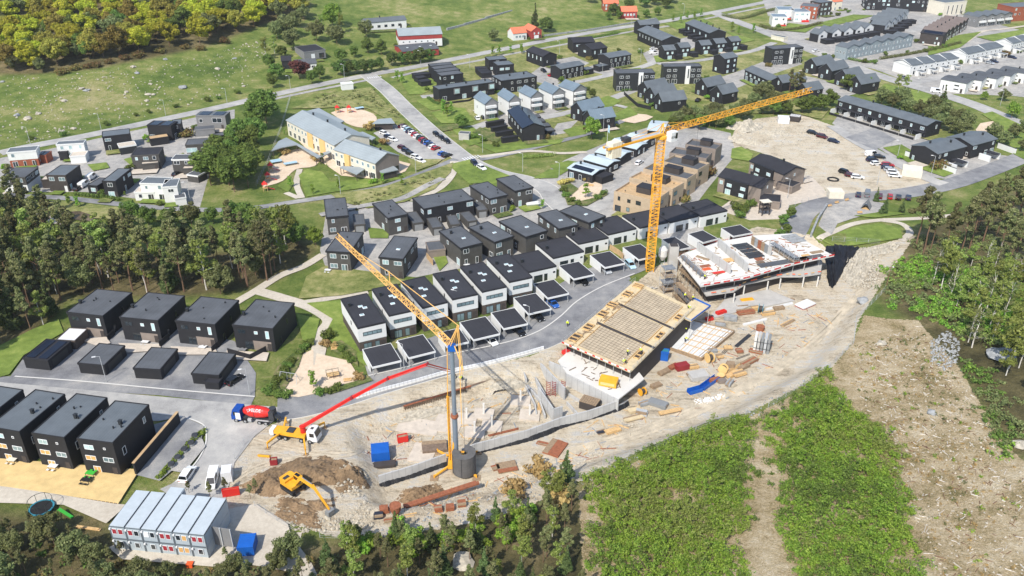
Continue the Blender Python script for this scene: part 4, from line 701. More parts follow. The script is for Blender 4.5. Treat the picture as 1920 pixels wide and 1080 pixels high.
gh('large black apartment building cut by the top edge','p',(1628,-9),(1757,-5),20,10,roof='black_roof',dens=.6,cat='apartment block',name='apartment_block');gh('pale apartment building with tall dark windows at the top edge','Y5',(830,40),(1135,12),14,8.5,wall='cream',roof='slate_roof',wins=[('f',-.3+.2*i,.5,1.0,6.0,'pane_dark')for i in range(4)],cat='apartment block',name='apartment_block')
gh('brown brick block cut by the top right corner','p',(1903,14),(1960,10),14,9,wall='rust_clad',roof='slate_roof',dens=.3,cat='apartment block',name='apartment_block');gh('pale house glimpsed at the top edge between trees','Y4',(1060,25),(1180,15),8,6,wall='cream',roof='orange_roof',kind='gx',dens=.7)
gh('pale low shed beside the right-hand road near the top','Y4',(195,485),(370,520),4,2.4,wall='cream',roof='slate_roof',wins=None,cat='shed',name='shed')
# -- farm and houses beyond the main road
gh('red house with bright orange roof beyond the main road','t13',(825,87),(940,84),8,4.4,kind='gx',rise=2.6,wall='red_wood',roof='orange_roof',wins=[('f',-.3+.2*i,1.6,1.2,1.4,'pane_pale')for i in range(4)]);gh('brown house with orange roof at the top edge','t13',(690,22),(800,20),8,5,kind='gx',rise=2.0,wall='rust_clad',roof='orange_roof',dens=.7)
gh('white farmhouse wing with salmon tiled roof by the main road','t13',(10,252),(110,242),8,4.0,kind='gx',rise=2.6,wall='white_wall',roof='orange_roof',wins=[('f',-.25+.25*i,1.2,1.6,1.4,'pane')for i in range(3)]);gh('red farmhouse wing with white-edged gable by the main road','t13',(145,235),(222,228),('BL',110,205),4.6,kind='gy',rise=2.2,wall='red_wood',roof='orange_roof',wins=[('f',-.2,2.6,.8,1.2,'pane_pale'),('f',.2,2.6,.8,1.2,'pane_pale'),('f',0,.2,3.0,1.9,'frame_white')])
gh('red barn with white lower wall and grey metal roof','t12',(1070,264),(1395,248),('BL',1036,225),6.2,kind='gx',rise=2.6,wall='red_wood',roof='steel_roof',base=('white_wall',3.8),wins=[('f',-.4+.14*i,2.2,1.0,.8,'pane_dark')for i in range(6)],cat='barn',name='barn')
gh('low red annex with dark roof in front of the barn','t12',(1100,388),(1370,363),('BL',1086,338),3.0,kind='gx',rise=1.2,wall='red_wood',roof='grey_roof',wins=None,sky=[(-.3,-.2),(.05,-.2),(.35,-.2)],cat='barn',name='barn_annex')
gh('long grey-roofed farmhouse with dark upper wall above the barn','t12',(818,138),(1125,113),9,4.4,kind='gx',rise=1.6,wall='white_wall',roof='slate_roof',wins=[('f',-.35+.17*i,1.2,1.8,1.4,'pane_dark','frame_dark')for i in range(5)],chim=[(-.1,0)])
gh('grey garage with dark flat roof beside the farm drive','t12',(358,378),(518,358),('BL',355,330),4.0,wall='grey_clad',roof='black_roof',fascia='grey_clad',wins=[('f',.3,.1,2.8,2.4,'pane_dark','frame_dark'),('f',-.1,.1,2.0,2.4,'frame_white')],cat='garage',name='garage')
gh('small white house half hidden by a purple tree','t12',(300,482),(452,470),7,3.2,kind='gx',rise=1.6,wall='white_wall',roof='grey_roof',wins=[('f',.3,1,1.2,1.2,'pane_dark')]);gh('black house with white ground floor left of the purple tree','t12',(190,452),(262,448),7,4.2,kind='gx',rise=1.6,roof='black_roof',dens=.6)
gh('pale substation kiosk with graffiti beside the main road','t12',(642,632),(728,624),3.4,3.0,wall='white_wall',roof='white_paint',wins=None,cat='kiosk',name='substation_kiosk');gh('grey concrete substation kiosk beside the school road','t12',(1520,1000),(1595,1005),3.0,2.8,wall='concrete',roof='grey_roof',wins=None,cat='kiosk',name='substation_kiosk')
# -- left cluster
gh('white flat house with rust-red ground floor by the main road','Y6',(65,494),(345,472),('BL',85,450),6,wall='white_wall',roof='slate_roof',base=('rust_clad',2.8),dens=.8);gh('rust-red annex with solar panel beside the white flat house','Y6',(350,520),(440,520),('BL',352,482),3.2,wall='rust_clad',roof='grey_roof',solar=True,wins=None,cat='garage',name='garage')
gh('white flat house with roof terrace, second from the left by the main road','Y6',(540,418),(805,402),('BL',535,388),6,wall='white_wall',roof='slate_roof',dens=.9);gh('white terrace block in front of the second flat house','Y6',(670,530),(820,520),5,3.0,wall='white_wall',roof='terrace',wins=None,name='house_wing',cat='house');gh('black entrance wing of the second flat house','Y6',(560,490),(640,488),3,3.4,wins=None,name='house_wing')
gh('black flat house with terrace beside the main road','Y6',(985,342),(1250,312),('BL',980,292),6,roof='slate_roof',dens=.5);gh('dark terrace block with white parapet below the black flat house','Y6',(1150,442),(1312,417),5,3.2,wall='frame_dark',roof='terrace',fascia='white_wall',wins=None,name='house_wing')
gh('black-roofed house with white ground floor at the lower left of the cluster','Y6',(5,735),(240,732),('BL',75,640),5.6,wall='charcoal',roof='grey_roof',base=('white_wall',2.8),dens=.7);gh('white garage with grey roof beside the lower left house','Y6',(165,798),(262,796),('BR',360,745),2.7,wall='white_wall',roof='grey_roof',wins=None,cat='garage',name='garage')
gh('brown flat house with dark side wall and parked vans beside it','Y6',(445,712),(632,714),('BR',820,616),6,wall='umber',roof='slate_roof',dens=.5);gh('low brown terrace wing before the brown flat house','Y6',(395,757),(512,752),6,3.2,wall='umber',roof='terrace',wins=None,name='house_wing')
gh('black flat house above the clipped hedge','Y6',(985,768),(1110,770),('BR',1290,651),6,roof='slate_roof',dens=.6);gh('low black wing with pale ground floor beside the hedge house','Y6',(840,808),(935,815),('BR',1000,740),3.2,roof='grey_roof',wins='auto',name='house_wing')
gh('black-roofed house with white panels and cluttered terrace','Y7',(125,550),(378,537),('BL',190,480),5.6,roof='black_roof',dens=.5,wall='charcoal');gh('charcoal terrace block below the white-panelled house','Y7',(222,627),(375,612),5,2.9,wall='charcoal',roof='terrace',wins='auto',dens=.5,name='house_wing');gh('white lower block beside the charcoal terrace','Y7',(142,608),(222,604),5,2.9,wall='white_wall',roof='grey_roof',wins=None,name='house_wing')
gh('white flat house with long balcony at the end of the cluster','Y7',(205,802),(440,808),('BR',520,752),6,wall='white_wall',roof='slate_roof',dens=.8);gh('white wing with corner window at the end of the cluster','Y7',(412,838),(548,828),('BL',500,765),6,wall='white_wall',roof='slate_roof',dens=.8);gh('low white terrace block with dark doors at the end of the cluster','Y7',(155,887),(335,882),5,3,wall='white_wall',roof='terrace',dens=.9,panes=('pane_dark',),name='house_wing');gh('small white store at the right corner of the cluster','Y7',(530,945),(630,930),4,2.8,wall='white_wall',roof='grey_roof',wins=None,cat='shed',name='shed')
gh('charcoal flat house with white-rimmed roof beside the big trees','Y7',(498,585),(758,580),('BL',520,538),5.6,wall='charcoal',roof='grey_roof',fascia='white_wall',dens=.7);gh('charcoal terrace wing before the white-rimmed house','Y7',(600,668),(765,660),5,2.9,wall='charcoal',roof='terrace',wins=None,name='house_wing');gh('charcoal garage with white-rimmed roof beside the big trees','Y7',(640,722),(740,736),('BR',798,690),2.7,wall='charcoal',roof='grey_roof',fascia='white_wall',wins=None,cat='garage',name='garage')
gh('charcoal house with pale window wall left of the big trees','Y7',(625,452),(880,437),('BL',650,398),5.6,wall='charcoal',roof='grey_roof',wins=[('f',-.3,2.6,4,1.8,'pane_pale'),('f',.2,2.4,3,2,'pane')]);gh('black house with solar roof beside the main road','Y7',(272,268),(490,275),('BL',268,225),6.2,roof='black_roof',solar=True,dens=.4);gh('black terrace block with orange timber deck','Y7',(300,397),(470,372),4,3.0,roof='deck',fascia='black_wood',wins=None,name='house_wing');gh('black side house with flat roof beside the orange deck','Y7',(500,262),(585,255),('BL',480,222),5.6,roof='slate_roof',dens=.5);gh('low black garage right of the orange deck','Y7',(530,325),(605,318),4,2.8,roof='grey_roof',wins=None,cat='garage',name='garage')
gh('grey house with solar panels and white recessed balcony','Y7',(720,178),(990,182),('BL',725,140),6,wall='grey_clad',roof='slate_roof',solar=True,wins=[('f',.2,3,4,2,'pane_dark','frame_white'),('f',-.35,3,1.5,1.5,'pane_dark')]);gh('low grey block with green sedum roof','Y7',(715,312),(890,297),('BL',715,283),3.0,wall='grey_clad',roof='grey_roof',wins=None,name='house_wing');gh('dark flat shed roofed block beside the sedum block','Y7',(880,380),(1020,350),4,2.8,roof='grey_roof',wins=None,cat='garage',name='garage')
# -- kindergarten
SW=[('f',-.46+.075*i,4.0,1.3,1.4,'pane','frame_white')for i in range(13)]+[('f',-.44+.1*i,.4,2.0,2.2,'pane_dark','frame_white')for i in range(10)]
ro,c,rz,w,d,g0=house('kindergarten main wing, cream walls under a long grey metal roof','V7',(258,295),(660,507),15.0,6.4,kind='gx',rise=2.6,wall='cream',roof='steel_roof',wins=SW,chim=[(-.3,.05),(0,.05),(.35,.05)],cat='school',name='kindergarten_wing',near=False)
for x in(-.05,.2):MB().box(x*w,x*w+4.5,-d/2-.25,-d/2-.01,.0,6.2).obj('wall_panel','ochre',ro)
ro,c,rz,w,d,g0=house('kindergarten east wing, cream walls with a pale timber gable','V7',(660,542),(1005,660),('BR',1252,607),6.4,kind='gx',rise=2.4,wall='cream',roof='steel_roof',wins=[('f',-.45+.13*i,4.0,1.3,1.4,'pane')for i in range(8)]+[('f',-.42+.17*i,.4,2.4,2.2,'pane_dark')for i in range(6)]+[('r',.1,1.2,2.4,1.6,'pane_dark','frame_dark'),('r',.35,1.2,2.4,1.6,'pane_dark','frame_dark')],chim=[(.3,.1)],cat='school',name='kindergarten_wing',near=False)
MB().box(-w*.22,-w*.1,-d/2-.8,-d/2-.01,0,6.3).obj('wall_panel','ochre',ro);MB().add([(w/2+.03,-d/2+.1,0),(w/2+.03,d/2-.1,0),(w/2+.03,d/2-.1,6.4),(w/2+.03,0,8.7),(w/2+.03,-d/2+.1,6.4)],[(0,1,2,3,4)]).obj('gable_wall','taupe_clad',ro)
def canopy(label,t,px,h,m,name='canopy_roof',cat='canopy',posts=True,smooth=0,under=None):
 pts=[A(*T[t](*p),h)[:2]for p in px];
 if smooth:pts=bez(pts+[pts[0]],smooth)[:-1]
 c=np.mean(pts,0);root=tag(empty(name,(c[0],c[1],0)),label,cat);MB().prism([tuple(p-c)for p in pts],h-.3,h).obj('roof',m,root)
 if posts:
  for p in pts[::max(1,smooth)]:q=(p-c)*.93;MB().box(q[0]-.1,q[0]+.1,q[1]-.1,q[1]+.1,0,h-.3).obj('post','umber',root)
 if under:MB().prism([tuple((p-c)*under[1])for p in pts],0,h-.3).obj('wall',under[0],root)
 return root
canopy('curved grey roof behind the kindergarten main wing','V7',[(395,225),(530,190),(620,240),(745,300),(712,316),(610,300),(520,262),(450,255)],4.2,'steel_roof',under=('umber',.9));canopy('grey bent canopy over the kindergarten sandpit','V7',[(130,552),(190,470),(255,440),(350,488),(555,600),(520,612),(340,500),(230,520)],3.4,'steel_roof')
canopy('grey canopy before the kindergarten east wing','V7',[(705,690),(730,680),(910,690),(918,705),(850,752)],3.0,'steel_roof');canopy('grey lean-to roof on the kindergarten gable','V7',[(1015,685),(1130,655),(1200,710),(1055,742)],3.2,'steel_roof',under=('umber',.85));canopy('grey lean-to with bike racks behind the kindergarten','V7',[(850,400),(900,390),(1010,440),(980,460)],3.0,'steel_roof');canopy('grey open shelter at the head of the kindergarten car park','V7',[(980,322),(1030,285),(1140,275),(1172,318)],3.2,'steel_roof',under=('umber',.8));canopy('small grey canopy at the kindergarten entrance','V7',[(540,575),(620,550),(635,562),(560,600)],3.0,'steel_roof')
# -- gardens round the estate houses
grnd=random.Random(21);GL=lev()
for lb,c,rz,w,d,h in REG:
 if h<4 or c[1]<255 or w>30 or 'kindergarten' in lb or 'apartment' in lb:continue
 ca,sa=math.cos(rz),math.sin(rz)
 for side,y0,y1 in(('f',-d/2-grnd.uniform(3.5,6),-d/2-.6),('b',d/2+.4,d/2+grnd.uniform(2.5,5))):
  if grnd.random()<.25:continue
  x0,x1=-w/2+grnd.uniform(-.5,w*.3),w/2-grnd.uniform(-.5,w*.2);q=[(c[0]+ca*x-sa*y,c[1]+sa*x+ca*y)for x,y in((x0,y0),(x1,y0),(x1,y1),(x0,y1))]
  GL+=.0007;tag(MB().add([(a,b_,hz(a,b_)+GL)for a,b_ in q],[(0,1,2,3)]).obj('lawn',grnd.choice(['lawn','lawn','rough_grass','garden','terrace'])),kind='structure')
# ---------------------------------------------------------------- trees
def leaf_arrays(rs,blobs,n,size,flat_=0.75,up=0.35,asp=0.7):
 """n leaf-spray quads spread through a set of clump spheres"""
 B=np.array([b[:4]for b in blobs],float);wgt=B[:,3]**2;idx=rs.choice(len(B),n,p=wgt/wgt.sum())
 d=rs.normal(size=(n,3));d/=np.linalg.norm(d,axis=1)[:,None];r=(0.45+0.6*rs.rand(n)**0.6)[:,None]
 c=B[idx,:3]+d*r*B[idx,3:4]*np.array([1,1,flat_])
 nrm=d+rs.normal(scale=0.55,size=(n,3))+np.array([0,0,up]);nrm/=np.linalg.norm(nrm,axis=1)[:,None]
 t=np.cross(nrm,rs.normal(size=(n,3)));t/=np.linalg.norm(t,axis=1)[:,None];b=np.cross(nrm,t);s=(size*(0.6+0.8*rs.rand(n)))[:,None]/2
 v=np.stack([c-t*s-b*s*asp,c+t*s-b*s*asp*0.6,c+t*s*1.1+b*s*asp,c-t*s*0.7+b*s*asp],1)
 return v.reshape(-1,3)
def quads_mesh(name,v,m):
 n=len(v)//4;me=bpy.data.meshes.new(name);me.vertices.add(len(v));me.vertices.foreach_set('co',np.ascontiguousarray(v,np.float32).ravel());me.loops.add(4*n);me.loops.foreach_set('vertex_index',np.arange(4*n))
 me.polygons.add(n);me.polygons.foreach_set('loop_start',np.arange(0,4*n,4));me.polygons.foreach_set('loop_total',np.full(n,4));me.update(calc_edges=True);me.materials.append(M[m]);return me
def trunk_mesh(rs,h,r,tips,m,bend=0.3,n=6):
 b=MB();p=np.zeros(3);k=5;pts=[p]
 for i in range(1,k+1):pts.append(np.array([rs.normal(scale=bend)*i/k,rs.normal(scale=bend)*i/k,h*i/k]))
 for i in range(k):b.bar(pts[i],pts[i+1],r*(1-0.16*i),n,r*(1-0.16*(i+1)))
 for t in tips:
  z=max(0.25*h,min(t[2]-0.5,0.92*h))*0.9;f=z/h*k;i=min(int(f),k-1);q=pts[i]+(pts[i+1]-pts[i])*(f-i);b.bar(q,t[:3],r*0.36,4,r*0.1)
 return b.mesh('trunk',m)
PROTO={}
def proto(key,kind,h,R0,n,size,lm,tm,seed):
 rs=np.random.RandomState(seed);bl=[]
 if kind=='pine':
  lo_=rs.uniform(.42,.6);lx,ly=rs.normal(scale=.4,size=2)
  for i in range(30):
   f=rs.rand();z=h*(lo_+(1-lo_)*f);rr=R0*(1.1-.85*f**1.4)*rs.uniform(0.15,1.0);a=rs.uniform(0,6.28);bl.append((rr*math.cos(a)+lx*f,rr*math.sin(a)+ly*f,z,rs.uniform(0.45,1.0)*R0/2.6))
 elif kind=='spruce':
  for i in range(26):
   f=i/25;z=h*(0.12+0.86*f);rr=R0*(1-f)*rs.uniform(0.3,0.75);a=rs.uniform(0,6.28);bl.append((rr*math.cos(a),rr*math.sin(a),z,max(0.3,R0*(1-f)*0.62)))
 elif kind=='broad':
  for i in range(30):
   d=rs.normal(size=3);d/=np.linalg.norm(d);q=rs.uniform(0.45,0.9);bl.append((d[0]*R0*q,d[1]*R0*q,h*0.6+d[2]*h*0.38*q,R0*rs.uniform(0.22,0.42)))
 elif kind=='airy':
  for i in range(26):
   z=h*rs.uniform(0.3,0.98);rr=R0*rs.uniform(0.1,1.0)*(1.15-z/h)**0.5;a=rs.uniform(0,6.28);bl.append((rr*math.cos(a),rr*math.sin(a),z,R0*rs.uniform(0.16,0.34)))
 elif kind=='bush':
  for i in range(12):
   a=rs.uniform(0,6.28);q=rs.uniform(0,0.75)*R0;bl.append((q*math.cos(a),q*math.sin(a),h*rs.uniform(0.35,0.75),R0*rs.uniform(0.3,0.5)))
 cr=quads_mesh('crown',leaf_arrays(rs,bl,n,size),lm);tr=trunk_mesh(rs,h*0.9 if kind!='bush' else h*0.6,max(0.05,h*0.013),[b for b in bl[::2]],tm)
 PROTO.setdefault(key,[]).append((h,cr,tr))
for s in range(6):proto('pine','pine',17,2.7,3000,0.36,'leaf_pine','bark',10+s)
for s in range(2):proto('spruce','spruce',14,2.8,2600,0.5,'leaf_spruce','bark',20+s)
for s in range(3):proto('maple','broad',14,6.0,4200,0.75,'leaf_maple','bark',30+s)
for s in range(3):proto('oak','broad',13,6.0,4200,0.7,'leaf_oak','bark',40+s)
for s in range(3):proto('green','broad',12,4.6,4200,0.55,'leaf_green','bark',50+s)
for s in range(2):proto('fresh','broad',9,3.6,3400,0.45,'leaf_fresh','bark',60+s)
for s in range(2):proto('dark','broad',9,4.0,3800,0.5,'leaf_dark','bark',70+s)
for s in range(2):proto('olive','broad',10,4.2,3000,0.5,'leaf_olive','bark',80+s)
proto('purple','broad',9,4.4,3600,0.5,'leaf_purple','bark',90)
for s in range(3):proto('birch','airy',12,3.0,1300,0.4,'leaf_birch','birch_bark',95+s)
for s in range(2):proto('bare','airy',11,2.2,240,0.35,'leaf_olive','birch_bark',105+s)
for s in range(2):proto('young','airy',5,1.2,500,0.3,'leaf_fresh','bark',110+s)
for s in range(2):proto('bush','bush',2.4,1.9,900,0.32,'leaf_green','bark',120+s)
for s in range(2):proto('scrub','bush',2.6,1.9,900,0.32,'leaf_scrub','bark',125+s)
proto('yellow','bush',2.0,1.6,700,0.3,'leaf_dry','bark',130);proto('heath','bush',1.6,2.4,700,0.35,'leaf_heath','bark',131)
trnd=random.Random(3)
def tree(key,w,h,label,group=None,name=None,cat='tree'):
 hh,cr,tr=trnd.choice(PROTO[key]);s=h/hh;z=hz(w[0],w[1])
 o=empty(name or{'pine':'pine_tree','spruce':'spruce_tree','bush':'bush','scrub':'bush','yellow':'bush','heath':'bush','birch':'birch_tree','bare':'birch_tree','maple':'maple_tree','oak':'oak_tree','olive':'willow_tree','young':'young_tree'}.get(key,'broadleaf_tree'),(w[0],w[1],z-0.05),trnd.uniform(0,6.28))
 sx_=s*trnd.uniform(0.88,1.14);o.scale=(sx_,sx_,s);tag(o,label,cat,group);link('trunk',tr,parent=o);link('crown',cr,parent=o);return o
def scatter(poly,space,seed,maxn,jitter=0.9):
 """points in a polygon kept about 'space' apart"""
 r=random.Random(seed);P=np.array(poly);lo,hi=P.min(0),P.max(0);out=[];g={}
 gx,gy=np.meshgrid(np.arange(lo[0],hi[0],space),np.arange(lo[1],hi[1],space*0.87));rr=np.random.RandomState(seed);gx=gx.ravel();gy=gy.ravel()
 gx=gx+(rr.rand(gx.size)-.5)*space*jitter;gy=gy+(rr.rand(gy.size)-.5)*space*jitter;k=sdist(gx,gy,poly)>0;out=list(zip(gx[k].tolist(),gy[k].tolist()))
 r.shuffle(out);return out[:maxn]
def vis(w,m=60):
 x,y,z=w[0],w[1],hz(*w)-H;zc=y*CP-z*SP;px=960+F*x/zc;py=540-F*(y*SP+z*CP)/zc;return-m<px<1920+m and-40<py<1080+m*1.6
def zone(q,xs_,ys_,xn,yn):
 """words for where in a wood a tree stands"""
 z=hz(*q)-H;zc=q[1]*CP-z*SP;px=960+F*q[0]/zc;py=540-F*(q[1]*SP+z*CP)/zc
 return yn[sum(py>y for y in ys_)]+' '+xn[sum(px>x for x in xs_)]
PW=poly_w([(-60,420),(0,430),(60,440),(130,470),(200,478),(330,480),(430,478),(548,452),(585,470),(540,515),(470,540),(440,552),(340,560),(130,548),(100,600),(20,640),(-60,680)])
for q in scatter(PW,5.1,5,285):
 k=trnd.random();key='pine' if k<.66 else('birch' if k<.82 else('olive' if k<.94 else 'spruce'))
 tree(key,q,trnd.uniform(10,18)if key!='olive' else trnd.uniform(7,11),(lb_:={'pine':'tall pine with bare trunk','birch':'thin birch','olive':'low willow','spruce':'dark spruce'}[key]+' '+zone(q,(60,150,250,350,450),(485,520,560),['at the left edge of the left wood','left of the first black house','behind the first black house','behind the second black house','behind the third black house','by the gravel path of the left wood'],['high up','midway up','low down','lowest'])),lb_)
for q in scatter(poly_w([(-60,372),(40,378),(110,420),(150,460),(60,450),(-60,440)]),6.5,6,30):tree('pine',q,trnd.uniform(11,15),(lb_:='pine '+zone(q,(0,50,100),(395,420),['cut by the left picture edge','near the left edge below the flat-roofed cluster','left of the brook','beside the brook'],['high up','midway','low down'])),lb_)
for px in[(520,455),(545,440),(500,440),(470,432),(440,425),(400,420),(360,425),(320,430),(280,428),(250,425),(560,462)]:tree('green' if px[0]%3 else 'olive',G(*px),trnd.uniform(6,10),'rounded green tree on the upper edge of the left pine wood','trees on the upper edge of the pine wood')
HW=poly_w([(-40,128),(60,136),(120,128),(190,112),(270,100),(330,85),(400,84),(440,62),(500,44),(560,42),(575,10),(560,-30),(300,-36),(-40,-30)])
for q in scatter(HW,10.5,8,290):
 if not vis(q):continue
 k=trnd.random();key='maple' if k<.5 else('oak' if k<.8 else('olive' if k<.9 else 'green'))
 tree(key,q,trnd.uniform(10,15),(lb_:={'maple':'yellow-green maple','oak':'bronze-green oak','olive':'grey-green willow','green':'dark green tree'}[key]+' '+zone(q,(80,170,260,350,440),(30,65,95),['at the far left of the hillside wood','left in the hillside wood','left of mid hillside wood','right of mid hillside wood','right in the hillside wood','at the farm end of the wood'],['at the top edge','upper row','middle row','front row'])),lb_)
for px in[(140,132),(165,128),(205,120),(230,112),(262,106),(300,98),(345,92),(380,94),(120,138),(185,126),(420,80)]:tree('heath',G(*px),trnd.uniform(1.6,2.8),'low bronze heath bush along the edge of the hillside wood','heath bushes at the wood edge',cat='bush')
for px in[(28,134),(78,136),(146,110)]:tree('olive',G(*px),8,'rounded grey willow at the foot of the hillside wood','grey willows at the wood foot')
VT=[('green',14,'tall leafy tree in the clump between the flat cluster and the kindergarten','big clump west of the kindergarten',[(408,332),(430,348),(455,332),(472,302),(482,272),(490,244),(442,304),(500,232),(420,312),(466,352),(396,348),(486,220),(450,275),(430,325),(475,330),(440,360)]),
      ('fresh',14,'large bright green tree beside the top farm drive',None,[(624,52)]),('dark',8,'dense dark green hedge tree along the main road by the barn','hedge trees by the barn',[(640,142),(654,141),(668,139),(682,138),(697,135),(712,132),(735,124),(752,122),(770,121),(788,118),(806,116)]),('green',8,'green tree in the overgrown farm garden','farm garden trees',[(665,108),(690,100),(715,104),(640,118),(520,150),(512,165),(506,130),(530,108),(585,158),(600,150)]),
      ('purple',9,'purple-leaved tree in front of the small white house',None,[(562,148)]),('olive',11,'grey-green tree beside the farm drive','grey-green farm trees',[(594,78),(632,84),(687,72),(540,70),(556,52),(570,38),(548,95),(520,75)]),('birch',11,'birch on the farm bank above the garage','farm birches',[(605,62),(640,62),(500,110),(515,100)]),
      ('spruce',19,'tall dark spruce behind the salmon-roofed farmhouse',None,[(1003,58)]),('dark',11,'round dark green tree right of the tall spruce',None,[(1026,60)]),('olive',7,'pale willow left of the salmon-roofed farmhouse',None,[(926,78)]),('dark',9,'green tree behind the orange-roofed red house','trees by the red house',[(1208,14),(1228,10),(1248,16),(1256,6),(1180,20),(1108,6),(1130,2),(1150,30)]),('green',6,'bushy green tree by the red house garden','red house garden trees',[(1212,34),(1232,30),(1140,38),(1160,36)]),
      ('young',6,'slim roadside tree along the main road','slim roadside trees',[(924,106),(936,104),(957,101),(977,99),(978,102),(1262,42),(1276,44),(1288,38),(1302,36),(1314,33),(1412,62),(1372,60),(1384,66)]),('young',6,'slim tree on the corner lawn by the zebra crossing','crossing lawn trees',[(745,153),(754,157)]),('young',7,'slim tree in the trio on the lawn by the white gabled houses','lawn trio',[(832,215),(839,220),(846,214)]),('green',7,'round tree beside the grey substation kiosk',None,[(866,243)]),
      ('green',6,'small round tree on the lawn before the black apartment block',None,[(1110,185)]),('fresh',9,'pale green round tree by the sandpit path',None,[(1109,262)]),('olive',8,'grey-green tree in the thicket behind the tower crane jib','thicket behind the jib',[(1270,238),(1285,234),(1302,230),(1322,236),(1338,226),(1356,232),(1376,222),(1396,212),(1412,200),(1424,190),(1434,182),(1446,196),(1460,210),(1342,240),(1390,225),(1430,215)]),
      ('green',7,'green tree in the thicket behind the tower crane jib','green thicket behind the jib',[(1290,242),(1312,244),(1330,238),(1365,240),(1400,222),(1262,244),(1450,215),(1475,215)]),('pine',12,'dark pine in front of the steep black gables','pines before the steep gables',[(1478,182),(1498,180),(1486,190)]),('green',8,'green tree below the tip of the tower crane jib','trees at the jib tip',[(1520,208),(1540,210),(1556,200),(1504,214),(1590,170),(1606,172),(1622,170)]),
      ('olive',8,'grey-green tree behind the long black terraced row','trees behind the long row',[(1652,196),(1672,204),(1700,214),(1722,220),(1742,234),(1762,244),(1782,252),(1800,258),(1792,238),(1770,220),(1748,210),(1690,200),(1808,244)]),('spruce',12,'dark spruce behind the long black terraced row',None,[(1762,212)]),('fresh',7,'round bright tree on the lawn at the far right',None,[(1896,222)]),('birch',8,'birch on the grass before the right-hand road','birches by the right-hand road',[(1682,173),(1698,171)]),('fresh',5,'small bright tree on the corner bed by the white houses',None,[(1844,188)]),('olive',7,'grey-green tree at the right picture edge by the lawn','right edge trees',[(1880,190),(1900,262),(1880,275),(1915,285),(1860,262),(1920,250)]),
      ('fresh',6,'light green tree left of the leftmost charcoal house',None,[(592,462)]),('young',5,'young street tree along the lower path of the flat cluster','young path trees',[(80,386),(130,386),(147,390)]),('young',4.5,'young tree on the kindergarten lawn','kindergarten young trees',[(587,365),(545,352),(718,345),(754,350),(635,355),(605,305)]),('yellow',3,'yellow-leaved shrub in the kindergarten yard','yellow shrubs at the kindergarten',[(533,290),(592,302),(720,272),(700,240),(690,245)]),('young',6,'young tree in the round sand garden',None,[(1098,372)]),('young',4,'young tree beside the white boat by the charcoal house',None,[(1017,392)]),('spruce',8,'dark spruce right of the plaza benches',None,[(1657,402)]),('spruce',5,'small spruce on the grass right of the plaza','small spruces by the plaza',[(1690,399),(1642,378)]),('green',4,'shrub between the ramp road and the gabled pair','ramp road shrubs',[(1468,424),(1474,440),(1482,410),(1462,452)]),('bush',3,'bush beside the last white single-storey house','bushes by the last white house',[(1380,395),(1396,398),(1408,388),(1386,408)]),
      ('young',5,'young tree at the sand playground',None,[(588,728)]),('bush',2.6,'dark round shrub on the lawn by the white row',None,[(616,636)]),('yellow',1.8,'yellow shrub by the playground path','yellow playground shrubs',[(610,650),(626,652),(672,712)]),('bush',1.8,'clipped green shrub around the sand playground','playground shrubs',[(640,660),(650,672),(660,680),(600,740),(615,738),(630,732),(540,690),(548,682),(535,700),(524,715),(515,730),(505,738),(520,745),(535,745),(560,665),(570,655),(580,648)]),('yellow',2.2,'yellow flowering shrub by the curved black house gardens','yellow garden shrubs',[(1056,346),(1070,342),(1100,340),(1328,222)]),
      ('bush',2,'green shrub around the round sand garden','round garden shrubs',[(1056,360),(1062,370),(1070,380),(1085,384),(1130,366),(1120,374)]),('bush',2,'shrub on the roadside below the hillside meadow','meadow roadside shrubs',[(280,212),(330,202),(390,190),(410,186),(200,235),(120,255),(255,218),(445,176),(60,262)]),('bush',2.2,'shrub in the estate gardens near the top right','estate garden shrubs',[(1570,30),(1590,24),(1490,40),(1460,52),(1545,105),(1640,120),(1620,118),(1770,90),(1750,95),(1200,100),(1325,148),(1345,155),(1080,205),(1100,170),(890,260),(905,265),(930,275),(800,170),(815,175),(1160,96),(1050,110),(1560,110),(1700,100),(1735,98),(1660,104),(1260,140),(1290,138)])]
for key,h,lb,grp_,pts in VT:
 for q in pts:tree(key,G(*q),h*trnd.uniform(.85,1.15),lb,grp_ if len(pts)>1 else None,cat='bush' if key in('bush','yellow')else 'tree')
for px,h in[((1717,463),19),((1730,479),20),((1744,470),15),((1797,492),20),((1770,482),17),((1816,472),19),((1842,456),18),((1862,462),16),((1882,442),18),((1902,432),18),((1852,424),16),((1892,408),17),((1916,412),17),((1832,432),16),((1907,472),17),((1872,482),15),((1935,452),18),((1925,500),17),((1890,500),14),((1950,540),18),((1940,400),16),((1870,400),14),((1930,700),14),((1940,760),13)]:tree('pine',G(*px),h,(lb_:='tall bare-trunked pine '+zone(G(*px)[:2],(1760,1830,1890),(430,475),['left in the right-hand stand','left of the middle in the right-hand stand','right of the middle in the right-hand stand','at the picture edge of the right-hand stand'],['back row','middle row','front row'])),lb_)
for px in[(1748,534),(1840,520),(1865,502),(1890,532),(1905,527),(1815,642),(1822,652),(1880,602),(1910,690),(1780,560),(1850,580),(1760,510)]:tree('bare',G(*px),trnd.uniform(9,13),'thin nearly bare birch on the slope below the right-hand pines','bare birches at the right')
for px in[(1850,500),(1880,520),(1905,545),(1920,580),(1870,560),(1840,540),(1900,610),(1860,640),(1820,500),(1915,640),(1790,520),(1895,670)]:tree('birch',G(*px),trnd.uniform(6,10),'light green birch on the slope below the right-hand pines','leafy birches at the right')
